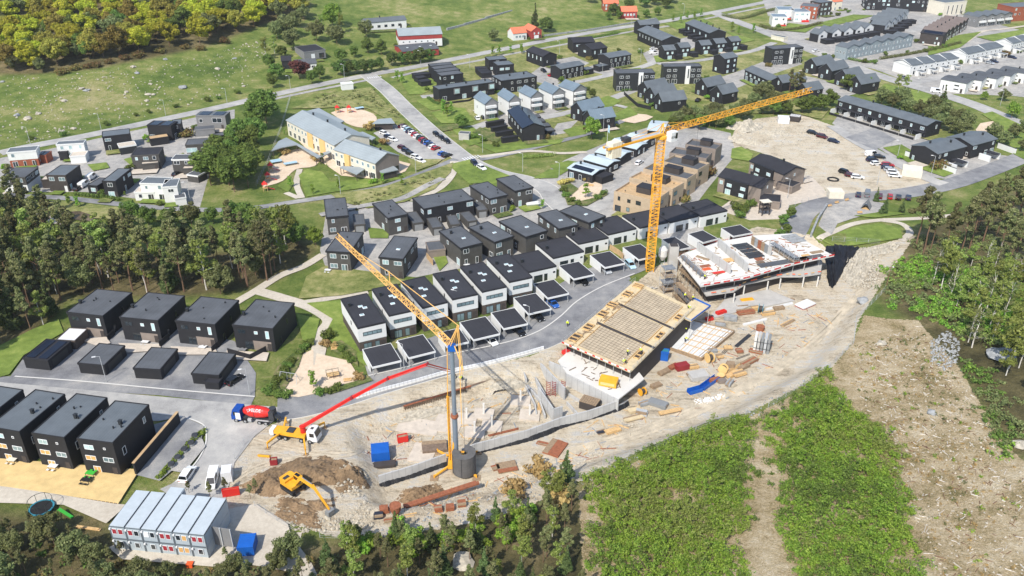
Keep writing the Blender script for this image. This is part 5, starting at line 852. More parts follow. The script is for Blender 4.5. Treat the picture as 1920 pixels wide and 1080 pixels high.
for q in scatter(poly_w([(1740,520),(1925,530),(1925,730),(1870,700),(1800,620)]),7,17,22):tree('birch',q,trnd.uniform(8,13),(lb_:='tall airy birch '+zone(q,(1810,1870),(570,620,670),['left on the right-hand bank','in mid right-hand bank','at the picture edge of the right-hand bank'],['high up','midway up','low down','lowest'])),lb_)
FG=poly_w([(600,1030),(690,1000),(760,1000),(830,1010),(900,985),(985,955),(1030,925),(1085,920),(1095,1000),(1105,1130),(900,1180),(600,1160)])
for q in scatter(FG,3.9,12,100):
 key='pine' if trnd.random()<.6 else('spruce' if trnd.random()<.4 else 'dark');tree('birch' if key=='dark' else key,q,trnd.uniform(4.5,8.0),(lb_:={'pine':'bushy pine','spruce':'young spruce','dark':'airy green birch'}[key]+' '+zone(q,(700,800,900,1000),(1010,1060),['at the left end of the foreground wood','left in the foreground wood','below the crane in the foreground wood','right in the foreground wood','at the right end of the foreground wood'],['back row','middle row','by the bottom edge'])),lb_)
for px,h in[((1062,905),8),((1050,925),7)]:tree('spruce',G(*px),h,'dark bushy conifer standing out at the edge of the dirt track','conifers at the track edge')
for px in[(1008,890),(966,930),(1045,945)]:tree('yellow',G(*px),3.6,'yellow-green young birch beside the dirt track','yellow birches by the track')
for q in scatter(poly_w([(-60,985),(60,1000),(150,1010),(205,1050),(330,1075),(500,1062),(560,1040),(600,1060),(590,1180),(-60,1180)]),3.5,13,90):
 key='pine' if trnd.random()<.7 else 'olive';tree(key,q,trnd.uniform(3.2,6.5),(lb_:={'pine':'small pine','olive':'small willow'}[key]+' '+zone(q,(120,240,360,480),(1040,),['in the scrub at the lower left corner','in the scrub below the trampoline','in the scrub below the left half of the office','in the scrub below the right half of the office','in the scrub below the blue container'],['back row','by the bottom edge'])),lb_)
for px in[(20,1000),(60,985),(120,1030),(230,1042),(425,1050),(355,925),(425,925),(470,935),(480,925),(395,935)]:tree('pine',G(*px),trnd.uniform(3,4.2),'small young pine around the site office','young pines around the site office')
for q in scatter(poly_w([(640,1010),(700,1000),(800,1010),(940,980),(1000,960),(1040,960),(1000,1010),(800,1040),(640,1040)]),3.5,14,40):tree('scrub',q,trnd.uniform(2,3.4),'fresh green bush along the foreground wood edge','bushes at the foreground wood edge',cat='bush')
def thicket(name,label,px,space,hr,rr,nl,size,ms,seed,holes=0.0,ragged=3.0):
 rs=np.random.RandomState(seed);vs=[];mi=[];poly=poly_w(px);ms=ms.split();c=np.mean(poly,0);big=[c+(np.array(p)-c)*(1+ragged/max(5,np.linalg.norm(p-c)))for p in poly];Q=scatter(big,space,seed,7000);A_=np.array(Q);SD=sdist(A_[:,0],A_[:,1],poly);Zq=hgt(A_[:,0],A_[:,1])
 for q,sd_,z in zip(Q,SD,Zq):
  nz=math.sin(q[0]*.31+q[1]*.17)+math.sin(q[1]*.43-q[0]*.11+1.3)+math.sin(q[0]*.9+2)*.5+rs.normal(scale=.6)
  if nz<-1.75+holes*2 or sd_+rs.normal(scale=ragged*.7)<0:continue
  tall=.7+.3*math.sin(q[0]*.5-q[1]*.4)+.25*math.sin(q[0]*.93+q[1]*.7)+rs.normal(scale=.2);edge=min(1,.55+max(0,sd_)/8);h=rs.uniform(*hr)*max(.4,tall)*edge;r_=rs.uniform(*rr)*(.7+.5*rs.rand());bl=[(q[0]+rs.normal(scale=r_*.4),q[1]+rs.normal(scale=r_*.4),z+h*rs.uniform(.25,.9),r_*rs.uniform(.25,.6))for _ in range(7)];n=int(nl*rs.uniform(.6,1.3))
  vs.append(leaf_arrays(rs,bl,n,size,up=.5));k=int((math.sin(q[0]*.13+1)+math.sin(q[1]*.19+q[0]*.07)+rs.normal(scale=.9)+2)/4*len(ms));mi+=[max(0,min(len(ms)-1,k))]*n
 me=quads_mesh(name,np.concatenate(vs),ms[0]);[me.materials.append(M[m])for m in ms[1:]];me.polygons.foreach_set('material_index',mi);tag(link(name,me),label,kind='stuff')
thicket('scrub_thicket','dense fresh green scrub on the foreground slope left of the bare strip',[(1112,902),(1150,880),(1180,864),(1235,842),(1300,818),(1340,795),(1385,790),(1412,796),(1396,830),(1412,880),(1392,930),(1404,960),(1384,1010),(1396,1060),(1388,1120),(1116,1120)],1.02,(1.2,4.2),(.7,1.5),105,.24,'leaf_birch leaf_scrub leaf_scrub leaf_fresh leaf_fresh leaf_green',31,.0,2.2)
thicket('scrub_thicket','dense fresh green scrub on the foreground slope right of the bare strip',[(1436,792),(1470,770),(1500,742),(1525,718),(1540,690),(1556,700),(1575,748),(1605,775),(1650,815),(1680,850),(1672,890),(1700,930),(1690,980),(1730,1040),(1760,1120),(1506,1120),(1488,1040),(1462,985),(1470,930),(1448,880),(1458,830)],1.02,(1.2,4.2),(.7,1.5),105,.24,'leaf_birch leaf_scrub leaf_scrub leaf_fresh leaf_fresh leaf_green',32,.05,2.2)
thicket('scrub_thicket','bright green scrub below the right-hand pines',[(1665,500),(1720,485),(1800,505),(1920,520),(1925,620),(1860,660),(1790,620),(1730,590),(1660,560)],1.6,(1.2,3.2),(.9,1.7),80,.36,'leaf_scrub leaf_fresh leaf_birch leaf_olive',33,.3)
thicket('scrub_thicket','green scrub patch at the right edge below the boulder',[(1805,680),(1850,690),(1930,790),(1930,880),(1880,850),(1840,770)],1.5,(1,2.4),(.8,1.5),80,.34,'leaf_scrub leaf_green leaf_olive',34,.25)
thicket('undergrowth','dark undergrowth beneath the pines at the right',[(1700,450),(1790,440),(1925,400),(1925,520),(1800,505),(1720,485)],2.4,(1,2.4),(.9,1.7),60,.42,'leaf_olive',35,.35)
thicket('undergrowth','undergrowth of the foreground scrub below the office',[(-60,980),(100,985),(200,1040),(400,1075),(500,1060),(640,1020),(640,1120),(-60,1120)],2.6,(.6,1.6),(.7,1.5),55,.34,'leaf_olive leaf_heath leaf_green',36,.45)
thicket('slash_tufts','sparse tufts and brash on the cleared brown slope',[(1600,650),(1720,610),(1800,700),(1880,840),(1930,900),(1930,1110),(1770,1110),(1700,940),(1610,760)],2.6,(.2,.6),(.4,.9),16,.24,'leaf_dry leaf_olive',37,.3)
thicket('slash_tufts','green seedlings on the cleared brown slope',[(1600,650),(1720,610),(1800,700),(1880,840),(1930,900),(1930,1110),(1770,1110),(1700,940),(1610,760)],4.2,(.3,.9),(.4,.8),26,.26,'leaf_scrub leaf_olive',38,.45)
thicket('meadow_scrub','low tangled scrub along the road bank above the kindergarten',[(560,185),(640,175),(700,168),(756,228),(700,206),(620,200)],3.0,(.5,1.3),(.8,1.6),40,.5,'leaf_olive',39,.5)
thicket('meadow_scrub','rough bushes in the brook bed between kindergarten and charcoal houses',[(625,388),(720,358),(840,312),(845,325),(800,360),(720,384),(640,398)],3.0,(.5,1.3),(.6,1.3),36,.45,'leaf_olive',40,.5)
def hedge(label,px,w,h,m='leaf_dark',dens=90,t_='p'):
 pts=bez([G(*T[t_](*p))for p in px],5);rs=np.random.RandomState(len(label));vs=[];o0=pts[0]
 for a,b2 in zip(pts[:-1],pts[1:]):
  L=np.linalg.norm(b2-a)
  if L<.05:continue
  n=int(L*dens);bl=[tuple((a+(b2-a)*t-o0)+np.array([0,0,h*.5]))+(max(w*.5,h*.5),)for t in np.linspace(0,1,max(2,int(L/.7)))];vs.append(leaf_arrays(rs,bl,n,.32,h/max(w,h),.4))
 return tag(link('hedge',quads_mesh('hedge',np.concatenate(vs),m),loc=tuple(o0)),label,'hedge')
hedge('clipped green hedge along the path below the flat cluster',[(142,366),(175,370),(222,376)],1.6,1.5,'leaf_green');hedge('clipped hedge along the drive below the three-storey houses',[(383,812),(360,832),(335,860),(300,898)],1.5,1.2,'leaf_fresh');hedge('dark hedge beside the lawn of the bay-window row',[(803,185),(812,192),(822,197)],2,1.4);hedge('dark hedge below the black apartment block',[(1168,172),(1200,168),(1220,166)],2,1.5)
hedge('hedge along the right-hand road before the grey-blue terrace',[(1590,112),(1625,118),(1640,116)],2.2,1.6,'leaf_green');hedge('long hedge between the white terraces and the grey-blue terrace',[(1650,112),(1700,104),(1760,92),(1800,82)],2.2,1.8,'leaf_olive');hedge('hedge below the white cubes at the top',[(1425,50),(1460,58),(1500,55),(1540,45)],3,2,'leaf_olive');hedge('long flowering hedge by the gravel path below the kiosk',[(982,297),(1010,295),(1038,292)],2.4,1.4,'leaf_birch')
hedge('hedge behind the main road guard rail near the farmhouse',[(1110,72),(1140,67),(1160,63)],2.4,1.5,'leaf_green');hedge('hedge strip above the right-hand junction',[(1355,30),(1390,36),(1440,22),(1480,14)],3,2,'leaf_olive')
def rock_mesh(rs,r,m):
 bm=bmesh.new();bmesh.ops.create_icosphere(bm,subdivisions=2,radius=r)
 for v in bm.verts:v.co*=1+rs.normal(scale=.16);v.co.z*=.6
 me=bpy.data.meshes.new('boulder');bm.to_mesh(me);bm.free();me.materials.append(M[m]);return me
rs0=np.random.RandomState(4);RM=[rock_mesh(rs0,1.0,'rock')for _ in range(5)]+[rock_mesh(rs0,1.0,'rock_grey')for _ in range(3)]
def boulder(px,r,label,group=None):
 w=G(*px);o=link('boulder',RM[trnd.randrange(len(RM))],loc=(w[0],w[1],w[2]+r*.2),rz=trnd.uniform(0,6));o.scale=(r*trnd.uniform(.8,1.3),r,r*trnd.uniform(.7,1));return tag(o,label,'boulder',group)
for px,r in[((343,165),1.8),((153,167),1.4),((163,170),1.2),((120,190),1.2),((52,223),1.6),((32,217),1.2),((278,178),1.3),((288,178),1),((237,173),1),((408,130),1.4),((310,112),1.1),((250,126),1.3),((257,138),1.3),((282,158),.9),((275,190),1.1),((72,214),1.1),((115,248),1.3),((138,242),1.2),((5,154),1),((55,166),.9),((440,110),.9),((457,162),1)]:boulder(px,r,'pale boulder lying in the stony hillside meadow','meadow boulders')
for px,r,lb in[((1876,668),2.4,'large round grey boulder by the right-hand scrub'),((1652,646),1.2,'grey boulder on the cleared slope near the track'),((1746,775),1,'pale rock in the middle of the cleared slope'),((1910,835),1.3,'white rock in the scrub at the right edge'),((1618,566),1.7,'blue-grey rock beside the site track'),((868,1055),1.7,'grey rock showing among the foreground trees')]:boulder(px,r,lb)
def rubble(name,label,px,n,r0,r1,m,seed,pile=0.0):
 rs=np.random.RandomState(seed);poly=poly_w(px);P=np.array(poly);lo,hi=P.min(0),P.max(0);b=MB();k_=0
 base=[np.array(v)for v in((1,0,0),(-1,0,0),(0,1,0),(0,-1,0),(0,0,1),(0,0,-.6))];fs=[(0,2,4),(2,1,4),(1,3,4),(3,0,4),(2,0,5),(1,2,5),(3,1,5),(0,3,5)]
 Q=lo+(hi-lo)*rs.rand(n*6,2);S_=sdist(Q[:,0],Q[:,1],poly);Q,S_=Q[S_>0][:n],S_[S_>0][:n];Zq=hgt(Q[:,0],Q[:,1])
 for q,s_,zq in zip(Q,S_,Zq):
  r=r0+(r1-r0)*rs.rand()**3;z=zq+pile*min(1,s_/4)*rs.rand();b.add([np.array([q[0],q[1],z+r*.3])+v*r*rs.uniform(.6,1.2,3)for v in base],fs)
 return tag(b.obj(name,m),label,kind='stuff')
rubble('field_stones','countless small pale stones strewn over the hillside meadow',[(-20,145),(120,140),(260,125),(400,100),(480,75),(500,100),(470,160),(380,190),(250,225),(100,260),(-20,280)],950,.18,.7,'rock',51)
rubble('rock_scree','grey scree of broken rock on the slope at the right',[(1745,640),(1775,620),(1800,640),(1795,680),(1770,695),(1745,680)],420,.15,.55,'rock_grey',52,.25)
rubble('slash_debris','pale chips and stones over the cleared slope',[(1600,650),(1720,610),(1800,700),(1880,840),(1930,900),(1930,1110),(1770,1110),(1700,940),(1610,760)],2200,.06,.32,'rock',53)
rubble('site_rubble','loose stones along the lower edge of the site track',[(700,985),(900,955),(1090,890),(1380,780),(1540,695),(1560,700),(1400,795),(1110,905),(920,975),(720,1002)],1300,.08,.4,'rock_grey',54)
rubble('site_rubble','loose blasted rock at the right end of the site',[(1580,500),(1640,480),(1660,500),(1640,540),(1600,540)],500,.12,.6,'rock',55,.5)
for lb,c,rz,w,d,h in REG:
 if c[1]<250 or h<4:continue
 for k_,wd in enumerate(('left','right')):
  l2='garden shrub %s of the %s'%(wd,lb)
  if len(l2.split())>16 or trnd.random()<.35:continue
  x,y=(w/2+1.6)*(-1 if k_==0 else 1),-d/2-trnd.uniform(-2,3);tree(trnd.choice(['bush','bush','scrub','young','heath']),(c[0]+x*math.cos(rz)-y*math.sin(rz),c[1]+x*math.sin(rz)+y*math.cos(rz)),trnd.uniform(1.4,2.8),l2,'estate garden shrubs',cat='bush',name='garden_shrub')
# ---------------------------------------------------------------- construction site
def orient(o,p,q):
 """place a part whose length runs along its +Z from p to q (same frame as its parent)"""
 d=Vector(q)-Vector(p);o.location=Vector(p);o.rotation_euler=d.to_track_quat('Z','Y').to_euler();return o
LC={}
def lattice_mesh(L,w,m,r=0.07,n=3,tri=False,w2=None):
 key=(round(L,2),w,m,n,tri)
 if key in LC:return LC[key]
 b=MB();C=[(-w/2,-w/2),(w/2,-w/2),(w/2,w/2),(-w/2,w/2)]if not tri else[(-w/2,-w*.4),(w/2,-w*.4),(0,w*.5)]
 k=len(C);d=L/n
 for c in C:b.bar((c[0],c[1],0),(c[0],c[1],L),r*1.35)
 for i in range(n):
  for j in range(k):
   a,c=C[j],C[(j+1)%k];b.bar((a[0],a[1],i*d),(c[0],c[1],(i+1)*d if i%2==0 else i*d),r*.75)if i%2==0 else b.bar((a[0],a[1],(i+1)*d),(c[0],c[1],i*d),r*.75)
   b.bar((a[0],a[1],i*d),(c[0],c[1],i*d),r*.7)
 LC[key]=b.mesh('lattice',m);return LC[key]
def lattice(root,name,p,q,n,w,m,r=.07,per=3,tri=False):
 p,q=Vector(p),Vector(q);L=(q-p).length/n;me_=lattice_mesh(L,w,m,r,per,tri)
 for i in range(n):orient(link(name,me_,parent=root),p+(q-p)*i/n,p+(q-p)*(i+1)/n)
def text(root,s,size,m,loc,rot,name='lettering'):
 cu=bpy.data.curves.new(name,'FONT');cu.body=s;cu.size=size;cu.extrude=.01;cu.align_x='CENTER';cu.align_y='CENTER';cu.materials.append(M[m])
 t_=link(name,cu);bpy.context.view_layer.update();me_=bpy.data.meshes.new_from_object(t_.evaluated_get(bpy.context.evaluated_depsgraph_get()));bpy.data.objects.remove(t_)
 o=link(name,me_,parent=root,loc=loc);o.rotation_euler=rot;return o
# -- tower crane
tb=A(1216,524,PITZ);TC=tag(empty('tower_crane',tuple(tb)),'tall yellow lattice tower crane standing beside the unfinished building','crane');HT=42.0
MB().box(-3,3,-3,3,-.2,.9).obj('foundation','concrete',TC);lattice(TC,'mast_section',(0,0,.9),(0,0,HT),14,2.1,'crane_yellow',.1,3)
MB().lathe([(1.5,HT),(1.6,HT+.3),(1.6,HT+.8),(1.2,HT+1.1)]).obj('slewing_ring','crane_yellow',TC)
az=R(90-52);jd=Vector((math.cos(az),math.sin(az),0));jn=Vector((-jd.y,jd.x,0));zt=HT+1.1
lattice(TC,'jib_section',jd*1.0+Vector((0,0,zt+.9)),jd*66+Vector((0,0,zt+.9)),13,1.5,'crane_yellow',.075,3,True)
b=MB();
for s_ in(-1,1):b.bar(jn*s_*.9+Vector((0,0,zt+.4)),-jd*20+jn*s_*.9+Vector((0,0,zt+.4)),.36)
for i in range(8):b.bar(-jd*(i*2.6)+jn*.9+Vector((0,0,zt+.4)),-jd*(i*2.6+2.6)-jn*.9+Vector((0,0,zt+.4)),.1)
b.obj('counter_jib','crane_yellow',TC);b=MB()
for i in range(20):b.prism([tuple((-jd*(i+.05)+jn*.7)[:2]),tuple((-jd*(i+.95)+jn*.7)[:2]),tuple((-jd*(i+.95)-jn*.7)[:2]),tuple((-jd*(i+.05)-jn*.7)[:2])],zt+.62,zt+.7)
b.obj('walkway','galv',TC);cw=-jd*18.8
for i in range(4):q=cw+jd*(i*.85);MB().prism([tuple((q+jn*1.1)[:2]),tuple((q+jd*.75+jn*1.1)[:2]),tuple((q+jd*.75-jn*1.1)[:2]),tuple((q-jn*1.1)[:2])],zt-2.4,zt+1.6).obj('counterweight','cream_block',TC)
q=-jd*14;MB().prism([tuple((q+jn*.8)[:2]),tuple((q+jd*2+jn*.8)[:2]),tuple((q+jd*2-jn*.8)[:2]),tuple((q-jn*.8)[:2])],zt+.7,zt+1.9).obj('winch','dark_steel',TC)
b=MB();
for s_ in(-1,1):b.bar(jn*s_*.8+Vector((0,0,zt)),jd*.6+Vector((0,0,zt+3.0)),.16);b.bar(-jd*1.6+jn*s_*.8+Vector((0,0,zt)),jd*.6+Vector((0,0,zt+3.0)),.12)
b.obj('tower_head','crane_yellow',TC);MB().bar(jd*.6+Vector((0,0,zt+2.9)),jd*9+Vector((0,0,zt+1.7)),.07).bar(jd*.6+Vector((0,0,zt+2.9)),-jd*16+Vector((0,0,zt+.8)),.06).obj('pendant_bars','crane_yellow',TC)
cb=link('cab',None,parent=TC,loc=tuple(jd*1.6-jn*2.0+Vector((0,0,zt-1.3))),rz=az);me_=MB().prism([(-1.3,-.9),(1.1,-.9),(1.4,0),(1.1,.9),(-1.3,.9)],0,2.5).mesh('cab','white_paint');bpy.data.objects.remove(cb);cb=link('cab',me_,parent=TC,loc=tuple(jd*2.0-jn*2.1+Vector((0,0,zt-1.5))),rz=az)
MB().box(.3,1.02,-.96,-.88,.7,2.2).obj('cab_window','car_glass',cb);text(cb,'EGR',.85,'frame_dark',(-.5,-.93,1.2),(R(90),0,0));MB().prism([tuple((jd*14+jn*.8)[:2]),tuple((jd*15.6+jn*.8)[:2]),tuple((jd*15.6-jn*.8)[:2]),tuple((jd*14-jn*.8)[:2])],zt-.25,zt+.15).obj('trolley','dark_steel',TC)
MB().bar(jd*14.8+Vector((0,0,zt-.2)),jd*14.8+Vector((0,0,zt-9)),.04).bar(jd*14.8+Vector((0,0,zt-9)),jd*14.8+Vector((0,0,zt-10)),.25).obj('hook_block','dark_steel',TC)
# -- self-erecting mobile crane
mb=A(856,872,PITZ);MC=tag(empty('mobile_crane',tuple(mb)),'self-erecting crane with grey tube mast, yellow jib and round dark ballast','crane');HM=28.5
b=MB();b.lathe([(.52,1.5),(.52,12.5),(.42,12.6),(.42,HM)],14);b.obj('mast','mast_grey',MC);MB().lathe([(.7,12.0),(.8,12.3),(.7,12.8)],12).obj('mast_collar','rust',MC)
tip=A(633,441,PITZ+HM+4.5)-mb;tip=Vector(tip);jr=Vector((0,0,HM+.6));jv=(tip-jr).normalized();jh=Vector((jv.x,jv.y,0)).normalized();jp=Vector((-jh.y,jh.x,0))
lattice(MC,'jib_section',jr+jv*.3,jr+jv*24,6,1.25,'crane_pale',.065,4,True);lattice(MC,'jib_section',jr+jv*24.6,tip,6,1.05,'crane_pale',.06,4,True)
MB().box(-.7,.7,-.7,.7,HM-.8,HM+.3).obj('mast_head','blue_paint',MC);apx=jr-jh*2.6+Vector((0,0,5.2));b=MB()
for s_ in(-1,1):b.bar(jr+jp*s_*.6,apx,.13);b.bar(jr+jp*s_*.6-jh*.6,apx-jh*.2,.1)
b.bar(jr+jv*24+Vector((0,0,.6)),jr+jv*24+Vector((0,0,3.2)),.12);b.obj('a_frame','crane_pale',MC);MB().bar(apx,jr+jv*24+Vector((0,0,3.0)),.08).bar(jr+jv*24+Vector((0,0,3.0)),jr+jv*38+Vector((0,0,.6)),.07).obj('jib_ties','crane_pale',MC)
bp=-jh*2.6;b=MB();b.bar(apx,bp+Vector((0,0,12)),.1).bar(apx+jp*.3,bp*1.3+Vector((0,0,24)),.1).bar(jr-jh*1.0,apx-jh*1.2+Vector((0,0,-9)),.12).bar(apx,apx-jh*1.2+Vector((0,0,-9.5)),.07);b.obj('back_ties','crane_pale',MC)
lattice(MC,'side_lattice',(-1.25,-.2,1.5),(-1.2,0,17),4,.42,'crane_yellow',.07,8,True);MB().bar((-1.2,0,17),(-.9,.2,HM-.5),.09).obj('ladder_tube','crane_yellow',MC)
bq=A(871,887,PITZ)-mb;b=MB();b.ring((bq[0],bq[1]),.8,2.35,.7,5.3,22,R(150),R(450));bo=b.obj('ballast','ballast',MC);b=MB()
for a_ in(200,260,330,30):b.bar((bq[0]+2.4*math.cos(R(a_)),bq[1]+2.4*math.sin(R(a_)),.7),(bq[0]+2.4*math.cos(R(a_)),bq[1]+2.4*math.sin(R(a_)),5.35),.06)
b.obj('ballast_strap','dark_steel',bo);b=MB().box(-1.6,1.6,-1.8,1.8,.45,1.5);b.bar((0,0,1.0),(bq[0]*1.1,bq[1]*1.1,.6),.4);b.bar((0,0,3.5),(bq[0],bq[1],5.4),.2);b.bar((-.9,-.6,1.5),(-.4,-.2,6),.25);b.obj('undercarriage','crane_yellow',MC)
for sx_,sy in((-1,-1),(1,-1),(1,1),(-1,1)):q=MB().bar((sx_*1.2,sy*1.3,1.0),(sx_*4.2,sy*4.0,.5),.24).bar((sx_*4.2,sy*4.0,.9),(sx_*4.2,sy*4.0,.15),.14).obj('outrigger','crane_yellow',MC);MB().box(sx_*4.2-.8,sx_*4.2+.8,sy*4-.8,sy*4+.8,0,.15).obj('pad','old_timber',q)
b=MB();hkx=jh*-3.4;b.bar(hkx+Vector((0,0,HM+1)),hkx+Vector((0,0,6.2)),.035);b.obj('hoist_rope','dark_steel',MC)
# -- vehicles: wheels, trucks, excavator
def wheel(root,x,y,r,w,name='wheel'):
 o=link('wheel',WHEEL(r,w),parent=root,loc=(x,y,r));link('rim',RIM(r,w),parent=o);return o
_wc={}
def WHEEL(r,w):
 if('w',r,w)not in _wc:
  b=MB();b.lathe([(r*.55,-w/2),(r*.95,-w/2),(r,-w*.35),(r,w*.35),(r*.95,w/2),(r*.55,w/2)],14);b.v=[(x,z,-y)for x,y,z in b.v];_wc['w',r,w]=b.mesh('wheel','rubber')
 return _wc['w',r,w]
def RIM(r,w):
 if('r',r,w)not in _wc:
  b=MB();b.lathe([(r*.1,-w*.55),(r*.56,-w*.52),(r*.56,w*.52),(r*.1,w*.55)],10);b.v=[(x,z,-y)for x,y,z in b.v];_wc['r',r,w]=b.mesh('rim','hub')
 return _wc['r',r,w]
def heading(p,q):return math.atan2(q[1]-p[1],q[0]-p[0])
def truck_base(name,label,rear,front,cabm,L):
 rz=heading(rear,front);c=(rear+front)/2;o=tag(empty(name,(c[0],c[1],hz(c[0],c[1])+.02),rz),label,'truck')
 MB().box(-L/2,L/2-.3,-.45,.45,.75,1.15).obj('chassis','dark_steel',o)
 x0=L/2-2.1;b=MB().add([(x0,-1.22,.7),(L/2,-1.22,.7),(L/2,1.22,.7),(x0,1.22,.7),(x0,-1.22,3.2),(L/2-.45,-1.15,3.2),(L/2-.45,1.15,3.2),(x0,1.22,3.2),(L/2,-1.22,1.75),(L/2,1.22,1.75)],[(0,3,2,1),(4,5,6,7),(0,1,8,5,4),(1,2,9,8),(8,9,6,5),(2,3,7,6,9),(3,0,4,7)]);co=b.obj('cab',cabm,o)
 MB().add([(L/2+.01,-1.1,1.85),(L/2+.01,1.1,1.85),(L/2-.4,1.05,3.05),(L/2-.4,-1.05,3.05)],[(0,1,2,3)]).obj('windscreen','car_glass',co);
 for s_ in(-1,1):MB().box(x0+.6,L/2-.55,s_*1.235-.01,s_*1.235+.01,1.85,2.75).obj('side_window','car_glass',co);MB().box(L/2,L/2+.06,s_*.85-.2,s_*.85+.2,.95,1.2).obj('headlight','lamp_glass',co)
 return o,co
o,co=truck_base('mixer_truck','concrete mixer truck with blue and white cab and red drum',G(516,793),G(441,785),'deep_blue',9.2);L=9.2
MB().box(L/2-2.12,L/2-1.0,-1.26,-1.23,.9,2.6).obj('cab_stripe','white_paint',co);MB().box(L/2-2.12,L/2-1.0,1.23,1.26,.9,2.6).obj('cab_stripe','white_paint',co)
MB().box(L/2+.003,L/2+.03,-1.2,1.2,1.25,1.65).obj('bumper_band','white_paint',co)
dr=MB().lathe([(.45,-4.0),(.75,-3.8),(1.15,-2.6),(1.32,-.9),(1.22,.6),(.75,1.9),(.5,2.15)],18,(0,2.55),'x').obj('drum','red_paint',o);MB().lathe([(1.345,-.75),(1.345,-.55)],18,(0,2.55),'x').obj('drum_ring','maroon',dr)
text(dr,'VELDE',.95,'white_paint',(-.9,1.02,3.5),(R(46),0,R(180)));MB().bar((.9,1.02,3.55),(.6,1.2,3.05),.04).bar((.6,1.2,3.05),(.2,.9,3.6),.04).bar((.2,.9,3.6),(.9,1.02,3.55),.03).obj('tick_emblem','white_paint',dr)
MB().box(-L/2-.2,-L/2+.9,-.9,.9,1.15,3.3).obj('rear_frame','dark_steel',o);MB().prism([(-L/2-1.2,-.4),(-L/2-.2,-.55),(-L/2-.2,.55),(-L/2-1.2,.4)],[1.2,1.9,1.9,1.2],[1.45,2.4,2.4,1.45]).obj('chute','dark_steel',o);MB().lathe([(.3,1.2),(.6,3.3),(.75,3.5)],10,(0,0)).obj('hopper','dark_steel',o).location=(-L/2+.2,0,.4)
for x in(3.6,1.6,-1.6,-3.0):
 for s_ in(-1,1):wheel(o,x,s_*1.05,.52,.4)
MB().box(-3.7,-.9,1.0,1.3,1.1,1.22).obj('mudguard','galv',o);MB().box(-3.7,-.9,-1.3,-1.0,1.1,1.22).obj('mudguard','galv',o);MB().box(.2,1.0,.7,1.2,.6,1.2).obj('fuel_tank','galv',o)
rp_,fp=G(516,816),G(599,828);o,co=truck_base('concrete_pump','concrete pump truck with white cab, yellow outriggers and long red boom',rp_,fp,'white_paint',10.0);L=10.0
MB().box(L/2-1.6,L/2-1.0,-.35,.35,3.2,3.24).obj('roof_hatch','dark_steel',co);MB().prism([(-4.6,-.9),(-1.5,-1.15),(2.4,-1.15),(2.4,1.15),(-1.5,1.15),(-4.6,.9)],1.15,1.9).obj('pump_deck','machine_yellow',o);MB().box(-1.8,-.3,-.8,.8,1.9,2.1).obj('hydraulic_unit','dark_steel',o)
MB().box(-5.6,-4.7,-.9,.9,.7,1.9).obj('hopper','white_paint',o);MB().lathe([(.6,1.15),(.55,3.2),(.7,3.4)],12,(1.6,0)).obj('turret','red_paint',o)
for x,sy,dx,dy in((2.0,-1,2.0,-3.6),(2.0,1,2.2,3.6),(-3.2,-1,-1.2,-3.4),(-3.2,1,-1.2,3.4)):q=MB().bar((x,sy*.9,1.5),(x+dx,sy*.9+dy,1.4),.24).bar((x+dx,sy*.9+dy,1.5),(x+dx,sy*.9+dy,.1),.12).obj('outrigger','machine_yellow',o);MB().box(x+dx-.45,x+dx+.45,sy*.9+dy-.45,sy*.9+dy+.45,0,.1).obj('pad','old_timber',q)
for x in(3.4,1.5,-2.0,-3.4):
 for s_ in(-1,1):wheel(o,x,s_*1.05,.52,.4)
Mi=o.matrix_basis.inverted();lw=lambda p:Mi@Vector(p)
bpts=[A(577,802,2.6),A(660,745,8.0),A(727,709,12.0),A(801,682,14.5),A(850,695,5.5)];tt=o.matrix_basis@Vector((1.6,0,3.3));bpts[0]=np.array(tt)
for i in range(4):
 a,c=lw(bpts[i]),lw(bpts[i+1]);q=MB().bar(a,c,.42-.07*i,4,.36-.07*i).obj('boom_section','red_paint',o);MB().bar(a+Vector((0,-.35,-.3)),c+Vector((0,-.3,-.3)),.09,6).obj('delivery_pipe','red_paint',q);MB().bar(c+Vector((0,-.5,0)),c+Vector((0,.4,0)),.34-.05*i,8).obj('boom_joint','maroon',q)
e=G(857,716);MB().bar(lw(bpts[4]),lw((e[0],e[1],e[2]+1.2)),.1,6).obj('end_hose','dark_steel',o)
bx,ex=G(551,920),G(622,967);rz=heading(bx,ex);o=tag(empty('excavator',(bx[0],bx[1],bx[2]+.6),rz),'yellow crawler excavator digging beside the soil heap','excavator');D=float(np.linalg.norm((ex-bx)[:2]))
for s_ in(-1,1):q=MB().prism([(-1.9,s_*1.25-.32),(1.9,s_*1.25-.32),(1.9,s_*1.25+.32),(-1.9,s_*1.25+.32)],0,.95).obj('track','rubber',o);MB().box(-1.7,1.7,s_*1.25-.34,s_*1.25+.34,.35,.6).obj('track_frame','dark_steel',q)
ub=MB().prism([(-2.3,-1.2),(-1.9,-1.4),(1.5,-1.4),(1.5,1.4),(-1.9,1.4),(-2.3,1.2)],1.05,1.75).obj('upper_body','machine_yellow',o);MB().prism([(-2.3,-1.2),(-1.9,-1.4),(-.4,-1.4),(-.4,1.4),(-1.9,1.4),(-2.3,1.2)],1.75,2.25).obj('engine_cover','machine_yellow',ub);MB().box(-2.42,-2.2,-1.0,1.0,1.0,2.0).obj('counterweight','dark_steel',ub);MB().box(-1.6,-.9,-1.0,.2,2.25,2.33).obj('cooling_grille','dark_steel',ub)
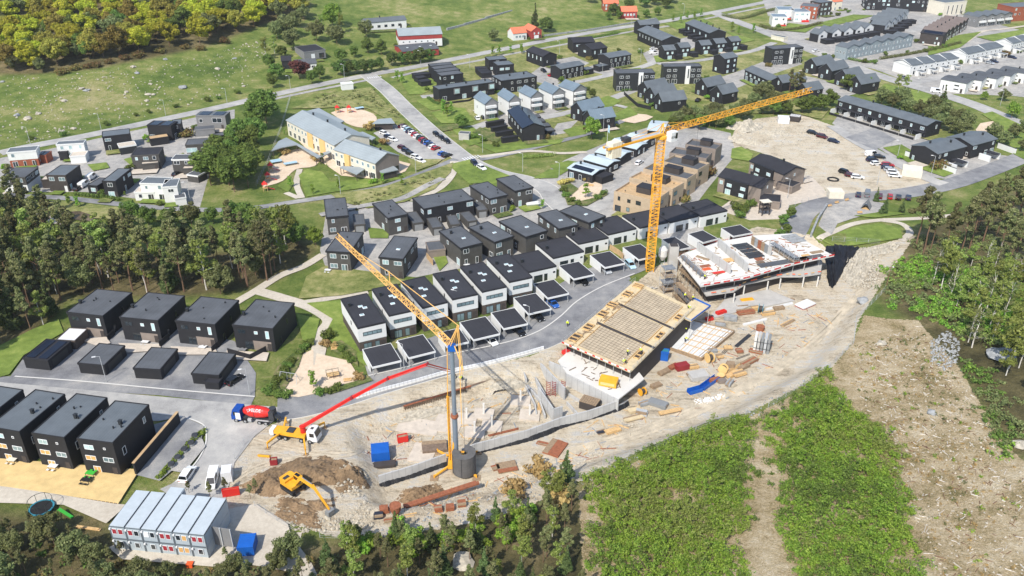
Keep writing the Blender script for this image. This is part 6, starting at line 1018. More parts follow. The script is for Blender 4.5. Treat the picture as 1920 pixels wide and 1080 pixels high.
cb=MB().prism([(-.3,.45),(1.5,.45),(1.5,1.38),(-.3,1.38)],1.75,[3.0,2.9,2.9,3.0]).obj('cab','machine_yellow',o);MB().box(-.1,1.3,.41,.44,2.0,2.8).obj('cab_window','car_glass',cb);MB().box(-.1,1.3,1.39,1.42,2.0,2.8).obj('cab_window','car_glass',cb);MB().box(1.51,1.54,.55,1.28,1.9,2.8).obj('windscreen','car_glass',cb);MB().box(0,1.1,.6,1.2,2.96,3.04).obj('roof_hatch','car_glass',cb)
k1,k2,k3=Vector((1.1,-.2,1.7)),Vector((3.1,-.2,4.3)),Vector((D*.66,-.2,4.0));k4=Vector((D-.2,-.2,.9));q=MB().bar(k1,k2,.34,4,.4).bar(k2,k3,.4,4,.28).obj('boom','machine_yellow',o);MB().bar(k1+Vector((.5,.5,-.1)),k2+Vector((.3,.2,-.2)),.1,6).obj('boom_cylinder','steel',q);q=MB().bar(k3+Vector((-.7,0,.5)),k4,.3,4,.2).obj('stick','machine_yellow',o);MB().bar(k2+Vector((.5,0,.45)),k3+Vector((-.7,0,.7)),.1,6).obj('stick_cylinder','steel',q)
MB().add([(D-.6,-.9,.9),(D+.4,-.9,.9),(D+.3,-.9,-.2),(D-.8,-.9,-.1),(D-.6,.5,.9),(D+.4,.5,.9),(D+.3,.5,-.2),(D-.8,.5,-.1)],[(0,1,2,3),(7,6,5,4),(0,4,5,1),(1,5,6,2),(2,6,7,3)]).obj('bucket','grey_metal',o)
w0,w1=A(1066,662,hz(*G(1066,662)[:2])),G(1090,650);rz=heading(w0,w1);o=tag(empty('telehandler',tuple(G(1070,664)),rz),'red telehandler parked between the street and the formwork deck','telehandler')
MB().prism([(-2.2,-1.0),(1.8,-1.0),(2.1,-.6),(2.1,.6),(1.8,1.0),(-2.2,1.0)],.6,1.5).obj('body','red_paint',o);q=MB().box(-.6,.9,.1,1.0,1.5,2.5).obj('cab','car_glass',o);MB().box(-.7,1.0,.05,1.05,2.5,2.6).obj('cab_roof','dark_steel',q);MB().bar((-2,-.6,1.9),(3.2,-.6,1.4),.25).obj('boom','red_paint',o);MB().box(3.1,3.3,-1.2,0,.3,1.5).box(3.3,4.3,-1.1,-.9,.3,.4).box(3.3,4.3,-.3,-.1,.3,.4).obj('forks','dark_steel',o)
for x in(-1.5,1.4):
 for s_ in(-1,1):wheel(o,x,s_*1.0,.62,.45)
# -- basement walls, slabs
CW_=lambda label,px,h,**k:wall(label,px,h,'wall_concrete',.3,'concrete_wall','wall',**k)
def wallz(label,t,top,h,m='wall_concrete',th=.3,zt_=None,name='concrete_wall',fl=True):
 """concrete wall picked along its top edge, standing on the pit floor"""
 pts=[A(*T[t](*p),zt_)for p in top];z0=PITZ if fl is True else fl;root=tag(empty(name,(pts[0][0],pts[0][1],z0)),label,'wall')
 for a,b2 in zip(pts[:-1],pts[1:]):
  L=np.linalg.norm((b2-a)[:2]);n=max(1,int(L/2.6))
  for i in range(n):
   p,q=a+(b2-a)*i/n,a+(b2-a)*((i+1)/n)-(b2-a)*(.02/max(L,.1));MB().slab(p[:2]-pts[0][:2],q[:2]-pts[0][:2],th,-.1,zt_-z0).obj('wall_panel',m,root)
 return root
wallz('long pale concrete wall on the lower side of the pit, right part','V6',[(-40,925),(140,880),(480,790),(820,662),(1110,590),(1400,490)],2.4,zt_=-.5);wallz('short pale concrete wall left of the mobile crane','p',[(709,892),(770,874),(836,851)],2.4,zt_=-.5);wallz('pale concrete wall behind the crane ballast','p',[(866,842),(893,831)],2.4,zt_=-.5)
for lb,px in(('rippled black drainage membrane along the foot of the long concrete wall',tp('V6',(-40,1010),(140,965),(480,885),(700,810),(820,752),(1110,665),(1400,575),(1500,520))),('rippled black drainage membrane along the foot of the short concrete wall',[(711,913),(745,900),(790,886),(838,869)])):
 pts=bez([A(*p,PITZ)for p in px],6);b=MB();c0=pts[0];n=len(pts)
 for i in range(n-1):
  for j,(d0,z0,d1,z1)in enumerate(((0,.75,.25,.5),(.25,.5,.8,.03))):
   w=.12*math.sin(i*1.7);q=[(pts[i][0]-c0[0]+.3*d0,pts[i][1]-c0[1]-d0+w,z0),(pts[i+1][0]-c0[0]+.3*d0,pts[i+1][1]-c0[1]-d0-w,z0),(pts[i+1][0]-c0[0]+.3*d1,pts[i+1][1]-c0[1]-d1-w,z1),(pts[i][0]-c0[0]+.3*d1,pts[i][1]-c0[1]-d1+w,z1)];b.add(q,[(0,3,2,1)])
 tag(b.obj('drainage_membrane','membrane',loc=tuple(c0)),lb,'membrane');tag(MB().add([(p[0]-c0[0],p[1]-c0[1]+.12,.7)for p in pts]+[(p[0]-c0[0],p[1]-c0[1]+.05,1.15)for p in pts],[(i,i+1,n+i+1,n+i)for i in range(n-1)]).obj('white_fleece','sheet_white',loc=tuple(c0)),lb.replace('rippled black drainage membrane','white fleece strip'),'membrane')
wallz('pale concrete stair core wall facing the columns','V6',[(745,575),(590,350)],3.2,zt_=.4);wallz('pale concrete stair core end wall','V6',[(745,575),(835,548)],3.2,zt_=.4);wallz('leaning pale concrete wall across the pit','V6',[(615,112),(860,362)],3.2,zt_=.4);wallz('pale concrete wall at the far end of the pit','V6',[(700,92),(870,160)],3.2,zt_=.3);wallz('smooth pale concrete basement wall under the white slab','V6',[(870,215),(1120,345),(1405,482)],3.2,zt_=.15)
for lb,tp_,zt_ in(('low stepped footing wall left of the stair core',[(480,330),(600,470),(660,640)],-2.0),('low footing wall beside the columns',[(430,270),(560,530),(570,620)],-2.2),('pale cross wall behind the stair core',[(560,250),(660,430)],-1.2),('low wall stub by the slatted formwork',[(440,190),(470,270)],-.6),('pale cross wall beyond the storage box',[(880,500),(1000,630)],-2.0),('low footing wall beside the storage box',[(900,420),(1040,500)],-2.2)):wallz(lb,'V6',tp_,1,zt_=zt_)
b=MB().prism([tuple(A(*p,.22)[:2])for p in[(1046,676),(1062,699),(1160,748),(1208,710),(1192,690),(1200,600),(1130,600)]],-.1,.22);tag(b.obj('floor_slab','pale_concrete'),'white concrete slab in front of the formwork deck','slab')
for i,px in enumerate([(875,786),(907,777),(890,812),(922,800),(976,753),(993,780)]):
 c0=A(*px,PITZ);o=tag(empty('column_stub',tuple(c0)),'pale concrete column on a square footing, %s in the open pit'%['rear left','rear middle','front left','front middle','rear right','front right'][i],'column','columns in the pit');MB().prism([(-2.4,-1.6),(2.0,-2.2),(2.4,1.6),(-2.0,2.2)],-.3-.01*i,.27+.02*i).obj('footing','terrace',o);MB().box(-.2,.2,-.2,.2,.12,3.0).obj('shaft','pale_concrete',o)
for i,(px,w,d)in enumerate([((785,800),9,5),((840,795),6,6),((793,850),5,6),((960,700),7,4)]):c0=A(*px,PITZ);tag(MB().box(-w/2,w/2,-d/2,d/2,-.1-.02*i,.14+.03*i).obj('footing_slab','terrace',loc=(c0[0],c0[1],PITZ),rz=R(-12)),['pale blinding slab beside the red skip','pale blinding slab left of the mast','pale blinding slab above the short wall','pale blinding slab under the slatted wall'][i],'slab')
pts=bez([G(*p)for p in[(668,748),(720,733),(780,717),(840,700),(900,687),(960,672),(1020,655)]],8);tot=0;k_=0
for a,c in zip(pts[:-1],pts[1:]):
 L=np.linalg.norm(c-a);
 if L<.4:continue
 o=tag(empty('concrete_barrier',tuple(a),heading(a,c)),'white concrete barrier along the street above the pit','barrier','white barriers along the street');MB().prism([(0,-.3),(L-.06,-.3),(L-.06,.3),(0,.3)],0,.35).obj('foot','pale_concrete',o);MB().box(.02,L-.08,-.14,.14,.35,.95).obj('upright','white_paint',o)
 if k_%4==0:MB().box(.3,.36,-.03,.03,.95,2.2).obj('fence_post','galv',o)
 k_+=1
def sheet(label,top,bot,m,n=14,name='sheeting',cat='sheeting',rough=.12,seed=1,zt_=0.0,zb=PITZ,t='p'):
 rs=np.random.RandomState(seed);a=bez([A(*T[t](*p),zt_)for p in top],8);c=bez([A(*T[t](*p),zb)for p in bot],8);a=[a[int(i*(len(a)-1)/(n*2))]for i in range(n*2+1)];c=[c[int(i*(len(c)-1)/(n*2))]for i in range(n*2+1)];K=18 if 'rock' in name else 7;b=MB();o0=a[0];vs=[]
 for i in range(len(a)):
  for k in range(K+1):p=a[i]+(c[i]-a[i])*k/K;vs.append(p-o0+rs.normal(scale=rough,size=3)+np.array([0,0,.25*math.sin(math.pi*k/K)]))
 b.add(vs,[(i*(K+1)+k,i*(K+1)+k+1,(i+1)*(K+1)+k+1,(i+1)*(K+1)+k)for i in range(len(a)-1)for k in range(K)]);o=b.obj(name,m,loc=tuple(o0));return tag(o,label,cat)
sheet('pale sheeting over the bank between street and pit, left part',[(640,778),(700,757),(760,738),(800,725)],[(645,797),(700,780),(760,762),(800,748)],'concrete',seed=3);sheet('black tarpaulin over the rock cut at the end of the building',[(1548,462),(1575,459),(1612,464)],[(1552,528),(1562,540),(1578,512)],'tarp_black',name='tarpaulin',cat='tarpaulin',seed=4,zt_=1.5,rough=.2)
sheet('jagged pale rock face right of the black tarpaulin',[(1600,466),(1640,462),(1690,455)],[(1572,520),(1610,540),(1650,520)],'rock',40,name='rock_face',cat='rock face',seed=5,rough=.17,zt_=.8)
p,q=A(757,760,-.6),A(883,722,-.6);L=float(np.linalg.norm((q-p)[:2]));o=tag(empty('slatted_formwork',(p[0],p[1],PITZ),heading(p,q)),'long low formwork wall with dark vertical slats','formwork');MB().box(0,L,.1,.3,0,2.0).obj('backing','old_timber',o);MB().box(0,L,-.1,.35,2.0,2.2).obj('top_rail','rust',o);n=int(L/.55);me_=MB().box(-.09,.09,-.12,.1,0,2.0).mesh('slat','rebar')
for i in range(n):link('slat',me_,parent=o,loc=(L*(i+.5)/n,0,0))
p,q=A(883,724,-.9),A(975,694,-.9);o=tag(empty('grey_upstand',(p[0],p[1],PITZ),heading(p,q)),'smooth grey wall strip continuing the slatted formwork','wall');L=float(np.linalg.norm((q-p)[:2]));MB().box(0,L,0,.3,0,2.0).obj('wall_panel','concrete',o);MB().box(0,L,-.05,.35,2.0,2.2).obj('rebar_strip','rebar',o)
# -- formwork deck
mat('bay_ply',(186,170,144),.8,.12,.5)
dq=[A(*p,3.4)[:2]for p in[(1054,643),(1182,698),(1302,578),(1190,526)]];dc=np.mean(dq,0);DK=tag(empty('formwork_deck',(dc[0],dc[1],.22)),'timber formwork deck with three rebar mesh bays and red-white edge boards','formwork')
DP=lambda s_,t_:(dq[0]*(1-s_)*(1-t_)+dq[1]*s_*(1-t_)+dq[2]*s_*t_+dq[3]*(1-s_)*t_)-dc
qd=lambda s0,s1,t0,t1:[tuple(DP(s0,t0)),tuple(DP(s1,t0)),tuple(DP(s1,t1)),tuple(DP(s0,t1))];ZD=3.15
NI,NJ=5,9
for i in range(NI):
 for j in range(NJ):MB().prism(qd(i/NI+.002,(i+1)/NI-.002,j/NJ+.001,(j+1)/NJ-.001),ZD-.25,ZD+.004*((i*3+j)%3)).obj('deck_panel','plywood',DK)
for k,(t0,t1)in enumerate([(.04,.33),(.37,.62),(.67,.95)]):
 s0,s1=.2,.86;bo=MB().prism(qd(s0,s1,t0,t1),ZD+.02,ZD+.06).obj('bay_floor','bay_ply',DK);b=MB();n1,n2=13,11
 for i in range(n1+1):s_=s0+(s1-s0)*i/n1;b.bar((*DP(s_,t0),ZD+.16),(*DP(s_,t1),ZD+.16),.022)
 for i in range(n2+1):t_=t0+(t1-t0)*i/n2;b.bar((*DP(s0,t_),ZD+.2),(*DP(s1,t_),ZD+.2),.022)
 tag(b.obj('rebar_mesh','rebar',DK),kind='stuff');MB().slab(DP(s0,t1),DP(s0,t0),.14,ZD+.01,ZD+.3).obj('edge_board','timber',DK);MB().slab(DP(s1,t0),DP(s1,t1),.14,ZD+.01,ZD+.3).obj('edge_board','timber',DK)
for t0 in(.345,.645):MB().prism(qd(.12,1.0,t0-.008,t0+.016),ZD+.02,ZD+.1).obj('beam_trough','umber',DK)
for s_,t_,w,d in[(.08,.1,2.2,3.4),(.09,.26,2,3),(.08,.46,2,3),(.07,.6,2.4,2.6),(.1,.8,2,3),(.12,.95,2.6,2),(.93,.5,1.2,3.4),(.92,.2,1.4,3.2),(.93,.8,1.4,3)]:
 q=DP(s_,t_);u=DP(s_,t_+.02)-q;o=link('timber_box',None,parent=DK);bpy.data.objects.remove(o);b=MB();
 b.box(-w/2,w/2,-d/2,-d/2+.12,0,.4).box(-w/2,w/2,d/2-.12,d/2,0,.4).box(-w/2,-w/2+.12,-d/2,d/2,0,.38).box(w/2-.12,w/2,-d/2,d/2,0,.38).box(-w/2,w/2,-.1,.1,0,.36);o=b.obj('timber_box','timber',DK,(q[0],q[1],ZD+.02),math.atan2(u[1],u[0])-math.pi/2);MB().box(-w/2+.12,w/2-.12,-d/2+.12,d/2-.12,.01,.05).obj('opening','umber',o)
nb=26
for i in range(nb):MB().slab(DP(i/nb,-.004),DP((i+.96)/nb,-.004),.05,ZD+.15,ZD+.5).obj('edge_board','red_paint' if i%3==0 else 'white_paint',DK)
for i in range(14):q=DP(i/13,-.006);MB().box(q[0]-.03,q[0]+.03,q[1]-.03,q[1]+.03,ZD-.1,ZD+1.1).obj('guard_post','galv',DK)
for i in range(20):q=DP(.005,i/19);MB().box(q[0]-.03,q[0]+.03,q[1]-.03,q[1]+.03,ZD,ZD+1.1).obj('guard_post','galv',DK)
for i in range(20):q=DP(.995,i/19);MB().box(q[0]-.03,q[0]+.03,q[1]-.03,q[1]+.03,ZD,ZD+1.1).obj('guard_post','galv',DK)
for s_ in(.005,.995):MB().slab(DP(s_,.02),DP(s_,.98),.04,ZD+.5,ZD+.56).slab(DP(s_,.02),DP(s_,.98),.04,ZD+1.0,ZD+1.06).obj('guard_rail','galv',DK)
for i in range(9):
 for j in range(5):q=DP(.03+i/8*.94,.03+j/4*.94);MB().bar((*q,0),(*q,ZD-.25),.06,6).obj('prop','galv',DK)
MB().prism(qd(.02,.98,.06,.98),-3.3,ZD-.3).obj('under_deck_shade_block','umber',DK)  # dark solid filling under the deck, its colour standing in for shade there
q0=A(1292,560,3.4);o=tag(MB().prism([tuple(A(*p,3.0)[:2]-q0[:2])for p in[(1268,590),(1296,602),(1332,575),(1300,560)]],-.3,0).obj('work_platform','plywood',loc=(q0[0],q0[1],3.0)),'plywood platform with blue edging beyond the formwork deck','platform');
for a,c in(((1268,590),(1296,602)),((1296,602),(1332,575)),((1332,575),(1300,560))):MB().slab(A(*a,3.0)[:2]-q0[:2],A(*c,3.0)[:2]-q0[:2],.12,0,.45).obj('edge_net','blue_paint' if a[0]!=1268 else 'galv',o)
for px in((1272,592),(1296,600),(1330,576)):q=A(*px,3.0)[:2]-q0[:2];MB().bar((*q,PITZ-3.0),(*q,-.3),.07,6).obj('prop','galv',o)
ro,c,rz,w,d,g0=house('small site hut with teal roof below the formwork deck','V5',(165,530),(290,545),('BR',312,515),2.6,wall='blue_paint',roof='teal',wins=None,cat='hut',name='site_hut',z=PITZ)
sq=[A(*p,-2.4)[:2]for p in tp('V5',(250,480),(620,612),(955,330),(490,210))];sc_=np.mean(sq,0);IS=tag(empty('insulated_slab',(sc_[0],sc_[1],PITZ)),'white insulation slab divided by timber battens with two workers','slab');SPt=lambda s_,t_:(sq[0]*(1-s_)*(1-t_)+sq[1]*s_*(1-t_)+sq[2]*s_*t_+sq[3]*(1-s_)*t_)-sc_
for i in range(6):
 for j in range(7):MB().prism([tuple(SPt(i/6+.004,j/7+.003)),tuple(SPt((i+1)/6-.004,j/7+.003)),tuple(SPt((i+1)/6-.004,(j+1)/7-.003)),tuple(SPt(i/6+.004,(j+1)/7-.003))],-.1,.6).obj('insulation_panel','sheet_white',IS)
for s_ in(.42,.62,.74,.9,.96):MB().slab(SPt(s_,.0),SPt(s_,1),.14,.6,.72).obj('batten','timber' if s_<.9 else 'old_timber',IS)
for t_ in(.02,.24,.4,.56,.72,.9):MB().slab(SPt(.35,t_),SPt(1,t_),.12,.72,.82).obj('batten','timber',IS)
for a,c in(((0,0),(1,0)),((1,0),(1,1)),((1,1),(0,1))):MB().slab(SPt(*a),SPt(*c),.2,0,.85).obj('edge_form','old_timber',IS)
# -- unfinished concrete building
ZT,ZM=3.7,.45
top=[A(*p,ZT)[:2]for p in tp('Z5',(500,570),(960,490),(1430,352),(1835,262),(1640,165),(1420,40),(1020,62),(690,122),(330,238),(268,282))];bc=np.mean(top,0);UB=tag(empty('unfinished_building',(bc[0],bc[1],PITZ)),'unfinished two-storey concrete building with bare slabs, columns and red guard boards','building');zz=lambda z:z-PITZ
MB().prism([tuple(p-bc)for p in top],zz(ZT-.3),zz(ZT)).obj('upper_slab','pale_concrete',UB)
mid=[A(*p,ZM)[:2]for p in tp('Z5',(555,662),(830,622),(950,548),(1310,472),(1500,472),(1700,442))]+[top[4]*.5+top[3]*.5,top[5],top[6],top[7],top[8]];MB().prism([tuple(p-bc)for p in mid],zz(ZM-.3),zz(ZM)).obj('lower_slab','concrete',UB)
inn=bc+np.array([-.3,.8])+(np.array(top)-bc)*.84;MB().prism([tuple(p-bc)for p in inn],0,zz(ZM-.3)).obj('shade_toned_inner_wall','umber',UB);MB().prism([tuple(p-bc)for p in inn],zz(ZM),zz(ZT-.3)).obj('shade_toned_inner_wall','umber',UB)  # inner formwork walls, coloured dark to paint the shaded recess behind the columns
for px in[(825,742),(925,662),(1160,618),(1285,592),(1515,578),(1660,572),(740,700)]:
 q=A(*T['Z5'](*px),PITZ)[:2]-bc;MB().bar((*q,0),(*q,zz(ZM-.3)),.2,8).obj('column','pale_concrete',UB)
for px in[(545,580),(660,555),(835,540),(935,500),(1060,470),(1175,440),(1300,405),(1425,395),(1540,385),(1690,330)]:q=A(*T['Z5'](*px),ZM+1)[:2]-bc;q=q*.99;MB().bar((*q,zz(ZM)),(*q,zz(ZT-.3)),.13,6).obj('column','concrete',UB)
edge=bez([np.array(p)for p in top[:4]],14)
for i,(a,c)in enumerate(zip(edge[:-1],edge[1:])):
 a,c=(a-bc)*1.004,(c-bc)*1.004;MB().slab(a,a+(c-a)*.94,.05,zz(ZT+.12),zz(ZT+.5)).obj('guard_board','red_paint' if i%3 else 'white_paint',UB)
 if i%2==0:MB().box(a[0]-.03,a[0]+.03,a[1]-.03,a[1]+.03,zz(ZT),zz(ZT+1.1)).obj('guard_post','galv',UB)
 MB().slab(a,c,.04,zz(ZT+.95),zz(ZT+1.0)).obj('guard_rail','rust',UB)
me2=bez([np.array(p)for p in mid[:6]],6)
for i,(a,c)in enumerate(zip(me2[:-1],me2[1:])):
 if i%2:MB().slab((a-bc),(c-bc),.04,zz(ZM+.55),zz(ZM+.85)).obj('guard_board','orange' if i%4==1 else 'timber',UB)
for lb,t,tp_,h,m,th in[('first','Z5',[(470,125),(805,365)],2.6,'wall_concrete',.9),('second','Z5',[(680,85),(975,345)],2.6,'wall_concrete',.9)]:
 a,c=[A(*T[t](*p),ZT+h)[:2]-bc for p in tp_];MB().slab(a,c,.35,zz(ZT),zz(ZT+h)).obj('wall_panel',m,UB)
a,c=[A(*T['Z5'](*p),ZT+2.6)[:2]-bc for p in[(1015,65),(1215,185)]];n=6
for i in range(n):MB().slab(a+(c-a)*i/n,a+(c-a)*(i+.96)/n,.25,zz(ZT),zz(ZT+2.6)).obj('formwork_panel',['old_timber','rock_grey','rust','old_timber','grey_metal','concrete'][i],UB)
for i,(px,w,d,m)in enumerate([((900,160),5,1.6,'dark_steel'),((940,185),5,1.6,'dark_steel'),((980,215),5,1.6,'dark_steel'),((1020,245),5,1.6,'dark_steel'),((1050,272),5,1.6,'dark_steel'),((1085,300),2.4,1.4,'rust'),((1095,330),2.4,1.2,'rebar'),((1390,70),5,1.6,'rock_grey'),((1430,95),5,1.6,'rock_grey'),((1470,120),5,1.6,'rock_grey'),((545,370),3,1.2,'rust'),((560,400),2.4,1.2,'orange'),((680,435),3.4,1.0,'red_paint'),((520,290),4,1,'old_timber'),((780,310),3,2,'timber'),((1550,265),2.4,1.2,'timber'),((1660,230),4,1.2,'old_timber'),((1330,330),16,2.2,'grey_roof'),((1600,285),8,2,'grey_roof')]):
 q=A(*T['Z5'](*px),ZT)[:2]-bc;MB().box(-w/2,w/2,-d/2,d/2,0,.22).obj('stored_material',m,UB,(q[0],q[1],zz(ZT)+.005),R(18)if i not in(13,)else R(-40))
def scaffold(label,t,FL,FR,third,h,z0,zpick,lifts=3,m='galv'):
 c,rz,w,d,g0=rect(t,FL,FR,third,zpick-z0,z0);o=tag(empty('scaffold',(c[0],c[1],z0),rz),label,'scaffold');nx_=max(1,int(w/2));ny_=max(1,int(d/2));me_=MB().box(-.04,.04,-.04,.04,0,h).mesh('standard',m)
 for i in range(nx_+1):
  for j in range(ny_+1):
   if i in(0,nx_)or j in(0,ny_):link('standard',me_,parent=o,loc=(-w/2+w*i/nx_,-d/2+d*j/ny_,0))
 for l_ in range(1,lifts+1):
  z=h*l_/lifts-.9;MB().box(-w/2+.05,w/2-.05,-d/2+.05,d/2-.05,z,z+.08).obj('platform','old_timber' if l_%2 else 'steel',o)
  for e_ in(.45,.9):
   b=MB();b.box(-w/2,w/2,-d/2-.04,-d/2,z+e_,z+e_+.06);b.box(-w/2,w/2,d/2,d/2+.04,z+e_,z+e_+.06);b.box(-w/2-.04,-w/2,-d/2,d/2,z+e_,z+e_+.06);b.box(w/2,w/2+.04,-d/2,d/2,z+e_,z+e_+.06);b.obj('guard_rail',m,o)
 b=MB();
 for i in range(nx_):b.bar((-w/2+w*i/nx_,-d/2,0),(-w/2+w*(i+1)/nx_,-d/2,h),.035)
 b.obj('brace',m,o);return o
scaffold('steel scaffold cage along the wall on the upper slab','Z5',(1195,110),(1440,265),1.8,2.6,ZT,ZT+2.6,2);scaffold('grey scaffold stair tower beside the tower crane','Z5',(150,385),(265,370),3.0,8.5,PITZ,5.5,4);scaffold('timber-decked scaffold along the left side of the unfinished building','Z5',(235,505),(395,670),1.8,5.6,PITZ,2.6,3,'old_timber');scaffold('pale scaffold gangway above the left side of the unfinished building','Z5',(290,235),(500,430),1.5,8.5,PITZ,5.5,2,'old_timber')
o=tag(empty('concrete_silo',tuple(A(1258,512,PITZ))),'grey concrete lift shaft and pale silo beside the scaffold stair','silo');MB().box(-1.2,1.4,-1.2,1.2,0,9.0).obj('shaft','concrete',o);MB().box(-1.0,1.2,-1.0,1.0,9.0,9.1).obj('shaft_opening','umber',o);MB().lathe([(.4,4),(1.3,5.5),(1.3,7.5),(.6,8.4)],14,(-2.8,.4)).obj('silo_tank','pale_concrete',o);MB().bar((-3.6,.4,0),(-3.4,.4,5),.08).bar((-2.0,.4,0),(-2.2,.4,5),.08).obj('silo_leg','galv',o)
for i,(px,px2)in enumerate([((150,205),(365,275)),((255,235),(460,195)),((520,140),(670,95)),((745,105),(1020,35))]):
 a,c=[A(*T['Z5'](*p),.9)for p in(px,px2)];o=tag(empty('red_guard_rail',(a[0],a[1],0),heading(a,c)),'red mesh guard rail at the carport edge, %s from the left'%ORD[i],'guard rail','red guard rails by the carports');L=float(np.linalg.norm((c-a)[:2]));MB().box(0,L,-.03,.03,.9,1.0).obj('top_rail','red_paint',o);MB().box(0,L,-.02,.02,.1,.5).obj('toe_board','red_paint',o)
 for k in range(int(L/1.5)+1):MB().box(k*1.5-.03,k*1.5+.03,-.03,.03,0,1.1).obj('post','red_paint',o)
b=MB().prism([tuple(A(*p,PITZ+.4)[:2])for p in tp('Z5',(740,700),(960,640),(1180,600),(1440,710),(1140,770),(1000,760),(840,830),(640,880),(610,850))],PITZ-.1,PITZ+.4);tag(b.obj('ground_slab','concrete'),'pale ground slab in front of the unfinished building','slab')
def stack(label,px,w,d,h,deg,m,n=4,name='timber_stack',cat='stack',t='p',bear='old_timber'):
 c=G(*T[t](*px));o=tag(empty(name,tuple(c),R(deg)),label,cat);rs=random.Random(label)
 for x in(-.35,.35):MB().box(x*w-.06,x*w+.06,-d/2,d/2,0,.12).obj('bearer',bear,o)
 for i in range(n):
  e=rs.uniform(-.06,.06)*w;z=.12+(h-.12)*i/n;k=3
  for j in range(k):MB().box(-w/2+e+rs.uniform(-.05,.05),w/2+e+rs.uniform(-.05,.05),-d/2+d*j/k+.01,-d/2+d*(j+1)/k-.01,z,z+(h-.12)/n-.015).obj('plank',m if rs.random()<.8 else bear,o)
 return o
ST=[('stack of reddish blocks below the teal hut','V5',(425,712),3.2,1.8,1.5,20,'maroon',3),('large stack of grey slabs on red bearers','V5',(585,800),4.4,3.0,1.2,15,'concrete',3),('small box pallet of planks near the timber reels','V5',(805,598),1.6,1.4,.8,15,'timber',3),('open brown crate of fittings on the track','V5',(915,690),1.9,1.6,1.2,-10,'old_timber',3),('lone brown crate above the plank rows','V5',(1003,545),1.6,1.5,.9,10,'rust',3),('brown formwork panels stacked along the track','V5',(1100,655),5.0,1.6,.9,38,'rust',4),('pale timber stack at the end of the plank rows','V5',(1000,775),3.2,1.8,1.0,25,'timber',4),('pinkish block stack right of the blue chute','V5',(830,850),2.0,1.2,.9,10,'taupe_clad',3),('grey block stack right of the blue chute','V5',(905,868),2.4,1.2,1.0,55,'rock_grey',3),
      ('bundle of old planks beside the formwork tower','V5',(1170,545),3.2,1.4,.6,-25,'rust',3),('yellow formwork beams stacked before the columns','Z5',(955,718),3.6,1.2,.7,12,'machine_yellow',3),('grey panel stack below the yellow beams','Z5',(915,775),3.0,1.0,.7,10,'concrete',3),('brown timber stacks on the ground slab edge','Z5',(950,838),4.6,2.0,.9,14,'rust',4),('lumber crates beside the teal cable reel','Z5',(1045,805),2.2,1.4,1.0,14,'timber',3),('red and white barrier parts stacked on the slab','Z5',(705,850),3.0,1.2,1.1,28,'red_paint',3),('grey concrete block pallets on the slab','Z5',(790,905),3.4,1.8,1.3,-15,'rock_grey',3),('loose orange timber bundle on the open track','Z5',(1365,945),5.0,1.0,.5,38,'timber',2),
      ('grey steel form stack on the lower track','t33',(1100,880),4.2,2.2,.9,-30,'grey_metal',3),('silver-grey tool crate on the lower track','t33',(970,948),2.4,1.5,1.0,-20,'galv',2),('long pale timber stack on the lower track','t33',(1180,935),5.0,1.2,.5,18,'timber',3),('messy pale timber on the lower track','t33',(910,985),4.2,1.4,.6,22,'plywood',3),('yellowed timber bundle beside the purple crate','V6',(1340,810),3.6,1.2,.7,24,'timber',3),('purple crate beside the yellowed timber','V6',(1225,822),1.8,1.0,.6,20,'navy_cloth',2),('stacked brown steel forms on the lower track','V6',(760,985),5.0,3.6,.5,62,'rust',2),('flat brown forms at the left end of the brown steel forms','V6',(640,935),2.6,1.0,.4,-20,'rust',2),('timber cradle with green nets beside the track','t42',(1880,270),4.0,3.0,.5,15,'rust',2),('small rusty frame beside the green nets','t42',(1800,275),1.6,1.4,.5,20,'rust',2),
      ('brown rebar cage stack at the short wall','t42',(1350,120),5.2,3.4,.7,8,'rebar',3),('rusty form box, left of three along the track','t42',(1368,590),1.5,1.3,.9,10,'rust',2),('rusty form box, middle of three along the track','t42',(1452,580),1.5,1.3,.9,10,'rust',2),('rusty form box, right of three along the track','t42',(1543,550),1.5,1.3,.9,10,'rust',2),('purple-covered crate near the rusty drum','t42',(918,640),1.6,1.3,.9,10,'navy_cloth',2),('rusty frames behind the purple-covered crate','t42',(965,600),1.6,1.3,1.2,10,'rust',2),('rusty plates in front of the rusty drum','t42',(1030,665),3.4,1.0,.5,10,'rust',2),('brown timber below the blue container','t42',(960,258),4.4,1.6,.8,10,'umber',3),('planks left over on the gravel by the new deck','t41',(650,560),3.6,.8,.3,-10,'timber',2),('yellow plank bundle in the scrub below the deck','t41',(665,728),4.4,.5,.4,-10,'timber',2),('lumber near the concrete mixer hoses','t42',(60,185),2.4,.6,.4,-8,'machine_yellow',2)]
for i,(px,w,m,dg)in enumerate([((1245,700),3.2,'old_timber',38),((1262,690),2.6,'rust',38),((1300,690),2.4,'timber',15),((1340,715),2.8,'rust',20),((1372,705),3.4,'timber',38),((1395,690),3.0,'old_timber',38),((1335,660),2.2,'rock_grey',10),((1365,655),2.0,'timber',0),((1230,725),2.6,'old_timber',30),((1210,758),2.8,'rock_grey',25),((1440,590),3.6,'timber',15),((1460,580),3.0,'old_timber',15),((1350,610),2.6,'rock_grey',-10),((1330,600),2.0,'red_paint',20),((1190,772),3.0,'plywood',20)]):ST.append(('%s stack of site goods, %s along the material yard from its lower end'%({'old_timber':'weathered timber','rust':'rusty steel','timber':'yellow timber','rock_grey':'grey block','red_paint':'red','plywood':'plywood'}[m],ORD[i]),'p',px,w,1.3,.8,dg,m,3))
for lb,t,px,w,d,h,dg,m,n in ST:stack(lb,px,w,d,h,dg,m,n,t=t,name='crate' if 'crate' in lb else('block_stack' if 'block' in lb else 'material_stack'))
